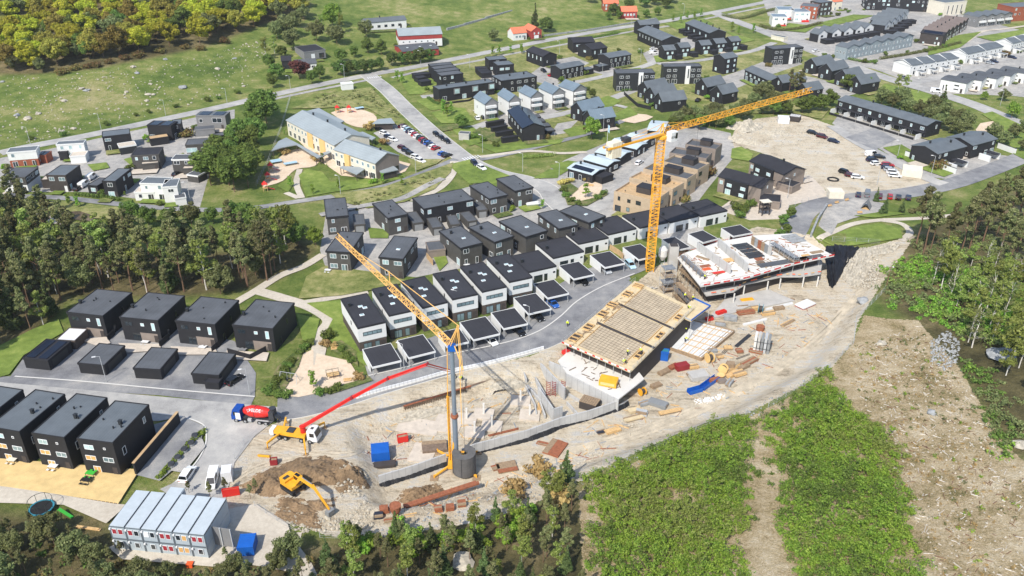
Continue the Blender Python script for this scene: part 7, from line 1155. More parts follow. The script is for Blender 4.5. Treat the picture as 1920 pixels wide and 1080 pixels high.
def beam(label,t,a,c,r,m,n=3,gap=.35,name='beam_row'):
 p,q=G(*T[t](*a)),G(*T[t](*c));o=tag(empty(name,tuple(p),heading(p,q)),label,'timber');L=float(np.linalg.norm((q-p)[:2]))
 for i in range(n):MB().box(random.uniform(0,.4),L-random.uniform(0,.6),i*gap-r,i*gap+r,.02,.02+2*r).obj('beam',m,o)
for i,(lb,t,a,c,r,m,n)in enumerate([('long timber rows running to the formwork tower','V5',(860,780),(1160,600),.1,'timber',3),('grey steel beams lying above the crates','V5',(985,495),(1130,370),.12,'dark_steel',3),('green-painted steel rods on the track','V5',(850,565),(935,465),.06,'dark_steel',3),('thin rods below the lone crate','V5',(970,620),(1120,565),.05,'dark_steel',2),('rusty beam strip along the lower track','t42',(1110,575),(1680,450),.18,'rust',3),('white insulated beam at the slab edge','Z5',(1150,815),(1430,745),.2,'sheet_white',2),('timber edge beam of the ground slab','Z5',(1110,770),(1440,705),.16,'old_timber',3),('white beam below the brown timber stacks','Z5',(925,965),(1170,905),.18,'sheet_white',2),('rusty rail along the top of the long concrete wall','V6',(80,860),(410,780),.1,'rust',2),('timber strip beside the stair core','V6',(610,630),(630,520),.14,'timber',3)]):beam(lb,t,a,c,r,m,n)
def reel(label,px,r,w,m,t='p',deg=20,lie=False):
 c=G(*T[t](*px));o=tag(empty('cable_reel',(c[0],c[1],c[2]),R(deg)),label,'reel')
 if lie:MB().lathe([(r,0),(r,.12)],16).obj('flange',m,o);MB().lathe([(r*.55,.12),(r*.55,w)],14).obj('drum',m,o);MB().lathe([(r,w),(r,w+.12)],16).obj('flange',m,o)
 else:
  for s_ in(-1,1):MB().lathe([(r,s_*w/2-.06),(r,s_*w/2+.06)],18,(0,r),'x').obj('flange',m,o)
  MB().lathe([(r*.6,-w/2),(r*.6,w/2)],14,(0,r),'x').obj('drum','umber',o)
reel('ochre timber reel at the corner of the insulation slab',(700,640),1.25,1.3,'ochre','V5');reel('ochre timber reel beside the open crate',(838,748),1.1,1.2,'ochre','V5',60);reel('teal cable reel in front of the unfinished building',(1095,832),1.25,1.1,'teal','Z5',-20);reel('low ochre reel lying right of the blue chute',(815,805),.9,.9,'ochre','V5',0,True);reel('yellow reel near the slab corner',(975,800),.9,1.2,'machine_yellow','t33',30)
def vessel(label,px,prof,m,t='p',name='drum',cat='drum'):c=G(*T[t](*px));o=tag(empty(name,tuple(c)),label,cat);MB().lathe(prof,16).obj('shell',m,o);MB().lathe([(prof[-1][0]*.9,prof[-1][1]-.25),(prof[-1][0]*.9,prof[-1][1]-.2)],14).obj('contents','umber',o);MB().ring((0,0),prof[-1][0]*.9,prof[-1][0]*1.04,prof[-1][1]-.05,prof[-1][1]+.06,16).obj('rim',m,o)
vessel('rusty orange concrete bucket beside the track',(1050,625),[(.5,0),(.5,.3),(1.0,1.4),(1.05,2.4)],'rust','t42','concrete_bucket','bucket');vessel('rusty open drum above the formwork tower',(1215,320),[(1.0,0),(1.05,.6),(1.05,1.2)],'rust','V5')
c=G(*T['V5'](1230,520));o=tag(empty('formwork_tower',tuple(c),R(-20)),'tall stack of grey steel formwork panels standing on the track','formwork');
for i in range(5):MB().box(-2.0+i*.8,-1.4+i*.8,-1.6,1.6,0,4.2+.1*(i%2)).obj('panel',['pale_concrete','concrete','grey_metal','galv','grey_metal'][i],o);MB().box(-2.02+i*.8,-1.38+i*.8,-1.64,1.64,1.2,1.35).box(-2.02+i*.8,-1.38+i*.8,-1.64,1.64,3,3.15).obj('walings','dark_steel',o)
a,m1,c2=G(*T['V5'](490,962)),G(*T['V5'](620,925)),G(*T['V5'](780,810));
for i,(p,q)in enumerate(((a,m1),(m1,c2))):
 o=tag(empty('rubble_chute',tuple(p),heading(p,q)),['short blue steel trough on the track','long blue steel trough on the track'][i],'trough');L=float(np.linalg.norm((q-p)[:2]))-.15;MB().box(0,L,-.7,.7,.05,.15).obj('floor','deep_blue',o)
 for s_ in(-1,1):MB().box(0,L,s_*.7-.05,s_*.7+.05,.05,1.0).obj('side','blue_paint',o)
 for k in range(4):MB().box(L*k/3-.04 if k else 0,L*k/3+.04,-.78,-.75,.05,1.05).obj('rib','blue_paint',o)
c=G(*T['Z5'](1545,760));o=tag(empty('panel_stack',tuple(c),R(35)),'flat white insulation board on a red pallet on the open track','panel');MB().box(-2.6,2.6,-1.5,1.5,0,.25).obj('pallet','maroon',o);MB().box(-2.6,2.6,-1.5,1.5,.25,.55).obj('board','sheet_white',o)
c=A(*T['V6'](1300,330),.22);o=tag(empty('compressor',(c[0],c[1],.22),R(-20)),'yellow box machine on the white slab','machine');MB().prism([(-2,-1.2),(2,-1.2),(2,1.2),(-2,1.2)],.15,[1.5,1.5,1.7,1.7]).obj('casing','machine_yellow',o);MB().box(-1.6,1.6,-1.23,-1.2,.5,1.2).obj('grille','ochre',o);MB().box(-1.8,1.8,-1,1,0,.15).obj('skid','dark_steel',o)
c=A(*T['V6'](1110,560),PITZ);o=tag(empty('storage_box',tuple(c),R(-28)),'dark box with ribbed timber lid in the basement','box');MB().box(-2,2,-1.4,1.4,0,1.9).obj('body','umber',o);
for i in range(8):MB().box(-2.05+i*.51,-1.62+i*.51,-1.45,1.45,1.9,1.98).obj('slat','old_timber',o)
for i,px in enumerate([(690,445),(745,445),(840,440)]):
 c=A(*T['V6'](*px),PITZ);o=tag(empty('rebar_ladder',tuple(c),R(-25)),'rusty ladder form at the stair core, %s from the left'%ORD[i],'formwork','ladder forms at the stair core');MB().box(-.5,-.42,0,.08,0,4.0).box(.42,.5,0,.08,0,4.0).obj('stile','maroon',o)
 for k in range(8):MB().box(-.42,.42,0,.08,.3+k*.48,.42+k*.48).obj('rung','maroon',o)
rubble('styrofoam_scraps','white foam scraps scattered on the track',tp('V5',(540,1010),(680,1010),(860,960),(880,990),(700,1060),(560,1070)),160,.08,.45,'sheet_white',61)
def mound(label,px,ax,ay,h,deg,m,seed,name='spoil_heap'):
 rs=np.random.RandomState(seed);c=G(*px);n=44;b=MB();vs=[];g=rs.normal(size=(14,3));e=rs.normal(size=(5,2))
 for i in range(n):
  for j in range(n):
   u,v=2*i/(n-1)-1,2*j/(n-1)-1;an=math.atan2(v,u);r=math.hypot(u,v)*(1.15+sum(.13*e[k][0]*math.sin((k+1)*an+3*e[k][1])for k in range(5)));t=max(0,1-r);z=h*t**.8*(1+sum(.16*math.sin((3+k)*.8*(g[k][0]*u+g[k][1]*v)+4*g[k][2])for k in range(14)))+rs.normal(scale=.1)*(t>0)-(.4+6*(r-1)if t<=0 else .1);vs.append((u*ax,v*ay,z))
 b.add(vs,[(i*n+j,(i+1)*n+j,(i+1)*n+j+1,i*n+j+1)for i in range(n-1)for j in range(n-1)]);o=b.obj(name,m,loc=tuple(c),rz=R(deg));
 return tag(o,label,'soil heap')
mound('broad brown soil heap behind the excavator',(568,890),10,6,2.2,25,'soil',1);mound('loose rubble heap right of the excavator',(648,898),5,5,2.4,-20,'soil',2);mound('dug brown soil below the excavator',(560,958),6.5,4.5,.8,0,'soil',3);mound('low pale gravel heap left of the mobile crane',(790,930),6,3,.9,20,'soil',4);rubble('site_rubble','broken pale rock on the rubble heap',[(620,880),(660,870),(690,890),(680,930),(640,935)],260,.1,.5,'rock',62,2.0)
mound('pale rock heap at the upper edge of the dirt lot',(1398,240),9,6,2.6,20,'rock',6);mound('low pale gravel heap in the middle of the dirt lot',(1450,250),6,4,1.0,0,'rock',7);mound('pale spoil heap along the left edge of the dirt lot',(1400,268),8,3,1.4,-30,'rock',8);mound('dark soil bank beside the excavated hole',(500,905),6,3,1.0,10,'soil',9);mound('pale dirt bank below the slatted formwork',(780,775),9,2.4,.9,15,'rock',10);mound('pale dirt bank beside the stair core',(950,720),6,2,.8,15,'rock',11)
rubble('site_rubble','broken rock strewn over the dirt lot',[(1375,250),(1420,226),(1500,220),(1580,255),(1520,300),(1440,280)],900,.08,.5,'rock',63);rubble('site_rubble','broken rock round the excavated hole',[(490,940),(540,960),(640,970),(690,940),(700,990),(560,1000)],500,.08,.5,'rock',64)
def container(label,t,FL,FR,third,h,m,cat='container',name='shipping_container',txt=None,open_=False,z=None,roofm=None):
 c,rz,w,d,g0=rect(t,FL,FR,third,h,z);o=tag(empty(name,(c[0],c[1],g0),rz),label,cat);W2,D2=w/2,d/2
 if open_:
  b=MB().box(-W2,W2,-D2,D2,.1,.2);b.box(-W2,W2,-D2,-D2+.08,.2,h);b.box(-W2,W2,D2-.08,D2,.2,h);b.box(-W2,-W2+.08,-D2+.08,D2-.08,.2,h);b.box(W2-.08,W2,-D2+.08,D2-.08,.2,h);b.obj('tub',m,o);MB().box(-W2+.1,W2-.1,-D2+.1,D2-.1,.2,h-.25).obj('waste','old_timber',o)
 else:
  MB().box(-W2+.04,W2-.04,-D2+.04,D2-.04,.15,h-.05).obj('body',m,o);b=MB()
  for x in(-W2,W2-.12):
   for y in(-D2,D2-.12):b.box(x,x+.12,y,y+.12,0,h)
  b.obj('corner_posts',m,o);n=max(3,int(w/.3));me_=MB().box(-.06,.06,-.03,.03,.2,h-.1).mesh('rib',m);n2=max(3,int(d/.45));mr=MB().box(-W2+.1,W2-.1,-.09,.09,0,.05).mesh('roof_rib',roofm or m);mz=MB().box(-.03,.03,-.06,.06,.2,h-.1).mesh('rib',m)
  for i in range(1,n):link('rib',me_,parent=o,loc=(-W2+w*i/n,-D2+.03,0))
  for i in range(1,n2):link('roof_rib',mr,parent=o,loc=(0,-D2+d*i/n2,h-.06));link('rib',mz,parent=o,loc=(W2-.03,-D2+d*i/n2,0))
  if txt:text(o,txt,.5,'white_paint',(0,-D2-.06,h*.6),(R(90),0,0))
 return o
container('bright blue shipping container beside the site office','p',(443,1027),(474,1025),('BL',457,1000),2.6,'blue_paint');container('blue container with timber on its roof in the pit','t42',(862,165),(1000,150),('BL',858,85),2.6,'blue_paint',z=PITZ);container('red open skip beside the blinding slab','t42',(1062,45),(1140,30),('BL',1055,20),1.6,'red_paint','skip','skip',open_=True,z=PITZ);container('red open waste skip beside the parked van','t41',(1660,440),(1790,420),('BR',1825,400),1.8,'red_paint','skip','skip',open_=True);container('maroon open tool box on the gravel near the pump','t42',(100,215),(155,210),('BL',98,190),1.4,'maroon','skip','skip',open_=True);container('white barracks box right of the parked van','t41',(1650,310),(1730,300),('BL',1680,245),2.6,'white_paint','container','barracks');container('white container beside the dirt lot trees','t14',(80,885),(165,890),('BL',95,862),2.6,'white_paint');container('dark container with white roof on the dirt lot','t14',(160,870),(240,880),('BL',165,850),2.4,'umber',roofm='white_paint');container('white kiosk container with red roof and orange side on the dirt lot','t24',(1010,190),(1160,210),('BL',1000,145),2.8,'cream');container('cream flat-roofed cabin beside the ramp road','t24',(465,360),(578,362),('BL',450,325),2.6,'cream','cabin','cabin')
c=G(1733,329);
# -- site office of stacked modules
c,rz,w,d,g0=rect('p',(203.1,986),(383.1,1004),('BL',251.6,919),5.7);SO=tag(empty('site_office',(c[0],c[1],g0),rz),'two-storey site office of twelve stacked grey modules with red curtains','site office');u=w/6
for r_ in range(2):
 for i in range(6):
  x0=-w/2+u*i;z0=.1+2.8*r_;y1=d/2+(1.6 if(i==2 and r_==1)else 0);mo=MB().box(x0+.06,x0+u-.06,-d/2+.05,y1,z0,z0+2.74).obj('module','module_grey',SO)
  fr=MB();
  for x in(x0+.02,x0+u-.16):fr.box(x,x+.14,-d/2-.02,-d/2+.1,z0,z0+2.76)
  fr.box(x0+.16,x0+u-.16,-d/2-.02,-d/2+.1,z0+2.6,z0+2.76);fr.box(x0+.16,x0+u-.16,-d/2-.02,-d/2+.1,z0,z0+.14);fr.obj('frame','module_frame',mo)
  cols=[['curtain_red','curtain_red'],['curtain_red','pane_dark'],['frame_white','pane_dark'],['curtain_red','curtain_red'],['pane_dark','curtain_tan'],['curtain_red','curtain_red']][i]if r_ else[['pane_dark'],['pane_dark'],['pane_dark'],['curtain_red','curtain_red'],['curtain_tan','curtain_tan'],['pane_dark']][i]
  for k,pm in enumerate(cols):
   xw=x0+u*((.3+.38*k)if len(cols)==2 else .55);q=MB();q.box(xw-.46,xw+.46,-d/2-.06,-d/2-.02,z0+1.1,z0+2.3);q.obj('window','frame_white',mo);MB().box(xw-.36,xw+.36,-d/2-.09,-d/2-.06,z0+1.2,z0+2.2).obj('pane',pm,mo)
  MB().box(x0+.1,x0+.4,-d/2-.3,-d/2-.02,z0+2.2,z0+2.5).obj('air_unit','white_paint',mo)
  if r_:MB().box(x0+.16,x0+u-.16,-d/2+.1,y1+.02,z0+2.74,z0+2.86).obj('module_roof','module_roof',mo)
MB().box(-w/2+.02,w/2-.02,-d/2+.12,d/2-.02,5.6,5.66).obj('roof_gaps','dark_steel',SO)
for lb,px,px2 in(('grey back of the tall sign board beside the site office',(401,1028),(441,1034)),):
 a,c2=G(*px),G(*px2);o=tag(empty('sign_board',tuple(a),heading(a,c2)),lb,'sign');L=float(np.linalg.norm((c2-a)[:2]))
 for i in range(2):
  for j in range(2):MB().box(L*i/2+.03,L*(i+1)/2-.03,0,.08,1.0+j*2.1,3.05+j*2.1).obj('board','grey_clad',o)
 MB().box(L/2-.1,L/2+.1,-.2,0,-.2,5.2).box(.05,.2,-.15,0,-.2,5.2).box(L-.2,L-.05,-.15,0,-.2,5.2).obj('post','galv',o)
c0=G(120,905);o=tag(empty('timber_deck',(c0[0],c0[1],0)),'wide new yellow timber deck below the black three-storey houses','deck');A_,B_,C_,D_=[A(*p,.5)[:2]-c0[:2]for p in[(-40,905),(222,943),(262,880),(-40,856)]];n=22
for i in range(n):
 f0,f1=i/n,(i+.94)/n;MB().prism([tuple(A_+(D_-A_)*f0),tuple(B_+(C_-B_)*f0),tuple(B_+(C_-B_)*f1),tuple(A_+(D_-A_)*f1)],.42,.5+.004*(i%3)).obj('board','new_deck',o)
for i in range(20):q=B_+(A_-B_)*(i/36+.005);MB().box(q[0]-.08,q[0]+.08,q[1]-.5,q[1]+1.5,.05,.4).obj('joist','new_deck',o)
MB().prism([tuple(A_*.98),tuple(B_*.98),tuple(C_*.98),tuple(D_*.98)],-.1,.4).obj('subframe','old_timber',o)
patch('gravel_bed',[(-40,910),(60,922),(215,948),(240,950),(200,985),(120,950),(-40,945)],'path_gravel')
a,c2=G(256,893),G(338,795);o=tag(empty('retaining_wall',tuple(a),heading(a,c2)),'curved black retaining wall with timber coping beside the three-storey houses','wall');L=float(np.linalg.norm((c2-a)[:2]));MB().box(0,L,-.2,.2,-.3,3.2).obj('wall_panel','black_wood',o);MB().box(0,L,-.3,.3,3.2,3.3).obj('coping','deck',o)
def litter(name,label,px,n,lens,th,m,seed,dz=0.0,z=None):
 rs=np.random.RandomState(seed);poly=poly_w(px)if z is None else[A(*p,z)[:2]for p in px];P=np.array(poly);lo,hi=P.min(0),P.max(0);b=MB();Q=lo+(hi-lo)*rs.rand(n*6,2);S_=sdist(Q[:,0],Q[:,1],poly);Q=Q[S_>0][:n];Zq=hgt(Q[:,0],Q[:,1])
 for q,zq in zip(Q,Zq):a=rs.choice([.45,.9,-.5,1.9])+rs.normal(scale=.3);L=rs.uniform(*lens)/2;d=np.array([math.cos(a)*L,math.sin(a)*L]);w=th*rs.uniform(.7,1.6);z0=(zq if z is None else z)+dz;b.slab(q-d,q+d,w,z0,z0+.05+.14*rs.rand())
 tag(b.obj(name,m),label,kind='stuff')
SP1=[(1060,760),(1180,760),(1290,690),(1330,640),(1400,600),(1520,560),(1560,600),(1480,680),(1380,750),(1200,800),(1080,830)];SP2=[(660,800),(850,735),(1000,705),(1040,760),(980,800),(880,830),(700,880)];SP3=[(700,950),(900,900),(1080,850),(1160,800),(1220,790),(1120,860),(960,930),(760,980)]
for i,(px,n)in enumerate(((SP1,80),(SP2,44),(SP3,50))):
 w_=['the material yard','the open pit','the lower track'][i];litter('timber_offcuts','loose timber offcuts strewn over '+w_,px,n,(.6,3.2),.14,'timber',71+i);litter('rusty_offcuts','rusty rods and plates strewn over '+w_,px,n//2,(.6,3.6),.1,'rust',81+i);litter('grey_offcuts','grey boards and pipes strewn over '+w_,px,n//2,(.5,2.6),.2,'rock_grey',91+i)
 rubble('site_rubble','stones and clods churned up over '+w_,px,700,.06,.34,'rock',101+i)
litter('slab_clutter','timber and steel scattered on the upper slab of the unfinished building',tp('Z5',(330,300),(600,200),(1000,100),(1400,100),(1640,190),(1400,320),(960,450),(540,540)),90,(.6,3.0),.16,'old_timber',111,.01,ZT);litter('slab_clutter','rusty steel scattered on the upper slab of the unfinished building',tp('Z5',(330,300),(600,200),(1000,100),(1400,100),(1640,190),(1400,320),(960,450),(540,540)),60,(.5,2.4),.14,'rust',112,.01,ZT)
litter('deck_clutter','boards lying on the margins of the formwork deck',[(1060,645),(1100,610),(1180,545),(1195,552),(1120,620),(1075,650)],60,(.6,2.4),.16,'old_timber',113,.02,3.42);litter('slab_clutter','rods and boards on the white slab',[(1065,690),(1090,670),(1170,720),(1155,740)],26,(.6,2.2),.12,'rebar',114,.02,.24)
SL=[(1600,650),(1720,610),(1800,700),(1880,840),(1930,900),(1930,1110),(1770,1110),(1700,940),(1610,760)]
litter('brash','pale dead branches left on the cleared slope',SL,200,(.4,1.8),.06,'birch_bark',121);litter('brash','brown dead branches left on the cleared slope',SL,220,(.4,1.6),.07,'bark',122)
# ---------------------------------------------------------------- cars
CARC=dict(white=(232,232,230),black=(24,25,27),grey=(112,116,120),silver=(176,180,184),red=(170,28,32),blue=(40,92,170),navy=(28,36,62),maroon=(84,22,34),green=(34,58,50),pale_blue=(170,200,214),teal=(40,96,104))
for k_,v_ in CARC.items():mat('car_'+k_,v_,.25,.03,spec=.6)
CM={}
def car_mesh(kind,col):
 if(kind,col)in CM:return CM[kind,col]
 L,h,z1,f=dict(hatch=(4.1,1.5,.95,(-1.9,-1.5,.35,1.1)),wagon=(4.7,1.5,.95,(-2.2,-1.9,.3,1.15)),suv=(4.6,1.7,1.05,(-2.15,-1.85,.45,1.25)),van=(5.2,2.1,1.2,(-2.5,-2.4,1.2,2.0)))[kind];X=L/2;W_=.9
 b=MB();prof=[(-X,.35),(-X,z1-.12),(-X+.15,z1),(f[3],z1),(X-.25,z1-.2),(X,z1-.35),(X,.35)];n=len(prof)
 vs=[(x,-W_*(.94 if i in(0,6)else 1),z)for i,(x,z)in enumerate(prof)]+[(x,W_*(.94 if i in(0,6)else 1),z)for i,(x,z)in enumerate(prof)];b.add(vs,[tuple(range(n))[::-1],tuple(range(n,2*n))]+[(i,(i+1)%n,n+(i+1)%n,n+i)for i in range(n)])
 g=MB();q=W_-.04;t=W_-.2;g.add([(f[0],-q,z1),(f[3],-q,z1),(f[3],q,z1),(f[0],q,z1),(f[1],-t,h-.04),(f[2],-t,h-.04),(f[2],t,h-.04),(f[1],t,h-.04)],[(4,5,6,7),(0,1,5,4),(1,2,6,5),(2,3,7,6),(3,0,4,7)])
 r=MB().box(f[1]-.03,f[2]+.03,-t-.02,t+.02,h-.05,h);
 for s_ in(-1,1):r.bar((f[1],s_*t,h-.05),(f[0],s_*q,z1),.05);r.bar((f[2],s_*t,h-.05),(f[3],s_*q,z1),.05)
 if kind=='van':r.box(-2.48,-.4,-q-.01,q+.01,z1,h-.05)
 CM[kind,col]=(b.mesh('car_body','car_'+col),g.mesh('glass','car_glass'),r.mesh('roof','car_'+col),L);return CM[kind,col]
hl=MB().box(-.03,.03,-.16,.16,-.07,.07).mesh('headlight','lamp_glass');tl=MB().box(-.03,.03,-.16,.16,-.07,.07).mesh('taillight','tail_red');NC=[0]
def car(kind,col,px,d,label,group=None,t='p',z=None):
 p=T[t](*px);w=G(*p);q=T[t](px[0]+d[0],px[1]+d[1]);rz=heading(w,G(*q));bm_,gm,rm,L=car_mesh(kind,col);o=tag(empty('van' if kind=='van' else 'car',(w[0],w[1],w[2]+.03 if z is None else z),rz),label,'van' if kind=='van' else 'car',group)
 bo=link('body',bm_,parent=o);link('glass',gm,parent=o);link('roof',rm,parent=o)
 for x in(-L*.3,L*.31):
  for s_ in(-1,1):
   q=link('wheel',WHEEL(.33,.24),parent=o,loc=(x,s_*.8,.33))
   if p[1]>480:link('rim',RIM(.33,.24),parent=q)
 if p[1]>240:
  for s_ in(-1,1):link('headlight',hl,parent=bo,loc=(L/2+.01,s_*.66,.66));link('taillight',tl,parent=bo,loc=(-L/2-.01,s_*.66,.75))
NM=lambda c:c.replace('_',' ')
for i,c_ in enumerate(['maroon','white','pale_blue','navy','white','red','white','green','red','navy','blue','navy','white','red']):car('hatch' if i%3 else 'wagon',c_,(1240+21.4*i,355+14.4*i),(60,-22),'%s car, %s from the top in the right row of the kindergarten car park'%(NM(c_),ORD[i]),'right row of the car park','V7')
for i,(c_,px)in enumerate([('black',(1045,385)),('white',(1085,415)),('navy',(1120,448)),('white',(1155,468))]):car('wagon',c_,px,(60,20),'%s car, %s from the top in the upper left group of the car park'%(NM(c_),ORD[i]),'upper left group of the car park','V7')
for i,(c_,px)in enumerate([('maroon',(1238,540)),('navy',(1272,566)),('black',(1308,592)),('white',(1350,618)),('white',(1388,648))]):car('wagon',c_,px,(60,20),'%s car, %s from the top in the lower left group of the car park'%(NM(c_),ORD[i]),'lower left group of the car park','V7')
for lb,kd,c_,t,px,d in[('blue hatchback at the lower right corner of the car park','hatch','blue','V7',(1575,588),(60,-20)),('dark car at the lowest corner of the car park','wagon','black','V7',(1612,602),(60,-20)),('black car parked first in the line on the school road','wagon','black','V7',(1522,424),(50,40)),('black car parked second in the line on the school road','wagon','black','V7',(1568,456),(50,40)),('black car parked third in the line on the school road','wagon','black','V7',(1614,484),(50,40)),('dark blue car stopped at the lower zebra crossing','suv','navy','t22',(1638,155),(50,45)),('white car behind the dark one at the lower zebra crossing','wagon','white','t22',(1692,188),(60,35)),
 ('white car beside the first white gabled house','hatch','white','Y1',(810,862),(-30,-40)),('black car beside the first white gabled house','hatch','black','Y1',(880,852),(-30,-40)),('black car on the small court by the gabled double house','wagon','black','Y1',(1555,328),(50,30)),('red car behind the stone wall on the small court','hatch','red','Y1',(1645,378),(40,-10)),('white van beside the long row garden sheds','van','white','Y2',(1590,428),(60,-5)),('white car behind the white van by the garden sheds','wagon','white','Y2',(1595,380),(60,-5)),('white car on the right-hand road court','wagon','white','Y4',(810,718),(60,-10)),('white van on the right-hand road by the white houses','van','white','t14',(1258,694),(60,6)),('silver car before the long white terrace','wagon','silver','t14',(1662,480),(60,12)),('navy car before the long white terrace','wagon','navy','t14',(1692,468),(60,12)),('dark car by the right edge before the white terrace','wagon','navy','t14',(1830,438),(60,12)),('grey car at the junction by the birches','wagon','grey','t14',(1012,590),(50,12)),('white car on the lane between pale roofs and cube houses','wagon','white','Z4',(1070,645),(60,-40)),
 ('black car at the top of the dirt lot','wagon','black','t14',(332,1005),(60,15)),('black car with pink stickers on the dirt lot','suv','maroon','t14',(405,1035),(60,15)),('navy car below the stickered one on the dirt lot','wagon','navy','t14',(490,1068),(60,15)),('white van in the upper group of the dirt lot','van','white','X6',(392,705),(60,-5)),('black car in the upper group of the dirt lot','wagon','black','X6',(468,728),(60,5)),('grey blue van in the upper group of the dirt lot','suv','navy','X6',(398,758),(60,-5)),('white hatchback below the upper group of the dirt lot','hatch','white','X6',(436,795),(60,-5)),('red car in the right group of the dirt lot','wagon','red','X6',(556,808),(60,5)),('dark car in the right group of the dirt lot','wagon','navy','X6',(552,838),(60,5)),('silver car in the right group of the dirt lot','wagon','silver','X6',(580,858),(60,5)),('white car in the right group of the dirt lot','suv','white','X6',(605,886),(60,5)),('white car with red tail in the right group','wagon','white','X6',(625,918),(60,5)),('black car beside the tyre ring','suv','black','X6',(125,885),(60,20)),('dark car behind the white one by the tyre ring','hatch','maroon','X6',(182,915),(60,10)),('white car nearest the ramp road','wagon','white','X6',(252,932),(60,5)),
 ('navy car, first in the row along the ramp road','hatch','navy','t24',(675,392),(5,-40)),('grey van, second in the row along the ramp road','van','grey','t24',(742,388),(5,-40)),('maroon car, third in the row along the ramp road','hatch','maroon','t24',(835,402),(5,-40)),('red car, fourth in the row along the ramp road','hatch','red','t24',(912,406),(5,-40)),('black car, fifth in the row along the ramp road','hatch','black','t24',(976,412),(5,-40)),('dark car, sixth in the row along the ramp road','hatch','navy','t24',(1050,414),(5,-40)),
 ('bright blue car under a white carport','hatch','blue','Z1',(1540,800),(60,50)),('dark car under the carport by the street lamp','hatch','black','Z1',(1372,950),(40,34)),('black car under the seventh carport','hatch','black','Z2',(680,1030),(40,34)),('white car under the fourth carport','hatch','white','t32',(1765,415),(60,50)),('dark car under the fifth carport','hatch','black','Z6',(80,635),(40,34)),('silver car under the ninth carport','hatch','silver','Z2',(935,900),(40,34)),('pale blue car beside the ninth carport','suv','pale_blue','Z2',(1208,842),(40,40)),('dark car beside the rightmost black garage','wagon','black','t31',(1765,705),(60,-40)),('white car with black roof parked by the bin row','suv','white','t41',(1412,335),(50,-75)),('white van parked beside the barracks box','van','white','t41',(1600,375),(-20,70)),('white van beside the brown flat house','van','white','t21',(632,318),(50,-36)),('second white van behind the brown flat house','van','white','t21',(688,262),(50,-36)),('dark car beside the vans at the brown flat house','wagon','black','t21',(588,342),(50,-36)),('black car before the white-rimmed house','hatch','black','t21',(1330,236),(30,-14)),('black car beside the carports of the gabled pair','wagon','black','t13',(1395,760),(40,-30))]:car(kd,c_,px,d,lb,None,t)
# ---------------------------------------------------------------- street lamps, poles
lp=MB();lp.bar((0,0,0),(0,0,7.0),.09,8,.06);lp=lp.mesh('post','galv');la=MB().bar((0,0,6.95),(.9,0,7.15),.05,6).mesh('arm','galv');lh=MB().prism([(.8,-.14),(1.6,-.12),(1.6,.12),(.8,.14)],7.08,7.24).mesh('lamp_head','white_paint')
LAMPS=[((200,717),'left before the black garages'),((469,741),'right of the black garages'),((758,693),'between the first two white carports'),((992,620),'beside the sixth white carport'),((57,270),'leftmost along the main road'),((190,244),'second from the left along the main road'),((311,217),'third from the left along the main road'),((426,194),'fourth from the left along the main road'),((545,169),'fifth from the left along the main road'),((646,147),'by the farm drive on the main road'),((789,120),'before the barn hedge'),((881,128),'on the grass by the stepped town houses'),((1184,48),'above the long black row'),((1049,101),'on the dry grass by the main road'),((1282,27),'at the upper junction'),((1131,247),'by the path above the pale roofs'),((1201,117),'by the five small gabled houses'),((1129,145),'by the twin garages'),((639,366),'on the kindergarten lawn'),((780,325),'at the lower end of the car park'),((905,286),'by the lower zebra crossing'),((1682,297),'on the lawn of the black double house'),((1746,327),'before the long white yard wall'),((1476,372),'at the top of the ramp road'),((1644,347),'at the foot of the dirt lot'),((357,378),'at the end of the flat cluster'),((1721,175),'by the sand patch on the right-hand road'),((1875,198),'on the verge below the white houses'),((980,322),'by the gravel path above the bend'),((1048,340),'beside the round sand garden'),((858,590),'between the white carports in the middle')]
for px,wh in LAMPS:
 w=G(*px);o=tag(empty('street_lamp',tuple(w),R(200)if px[0]<600 else R(160)),'slim street lamp '+wh,'street lamp','street lamps');link('post',lp,parent=o);link('arm',la,parent=o);link('lamp_head',lh,parent=o)
w=G(1661,541);o=tag(empty('utility_pole',tuple(w)),'timber utility pole on the site edge at the right','pole');MB().bar((0,0,0),(0,0,7),.14,8,.1).obj('post','bark',o);MB().box(-.5,.5,-.06,.06,6.4,6.55).obj('crossarm','bark',o);MB().box(.4,.8,-.15,.15,6.5,6.7).obj('floodlight','white_paint',o)
w=G(1138,275);o=tag(empty('flagpole',tuple(w)),'white flagpole with pale blue flag above the pale roofs','flagpole');MB().bar((0,0,0),(0,0,9),.08,8,.05).obj('post','white_paint',o);b=MB();b.add([(.1+.12*i,.15*math.sin(i),9-.1*i)for i in range(6)]+[(.1+.12*i,.15*math.sin(i+.5),6.2-.15*i)for i in range(6)],[(i,i+1,7+i,6+i)for i in range(5)]);b.obj('flag','car_pale_blue',o)
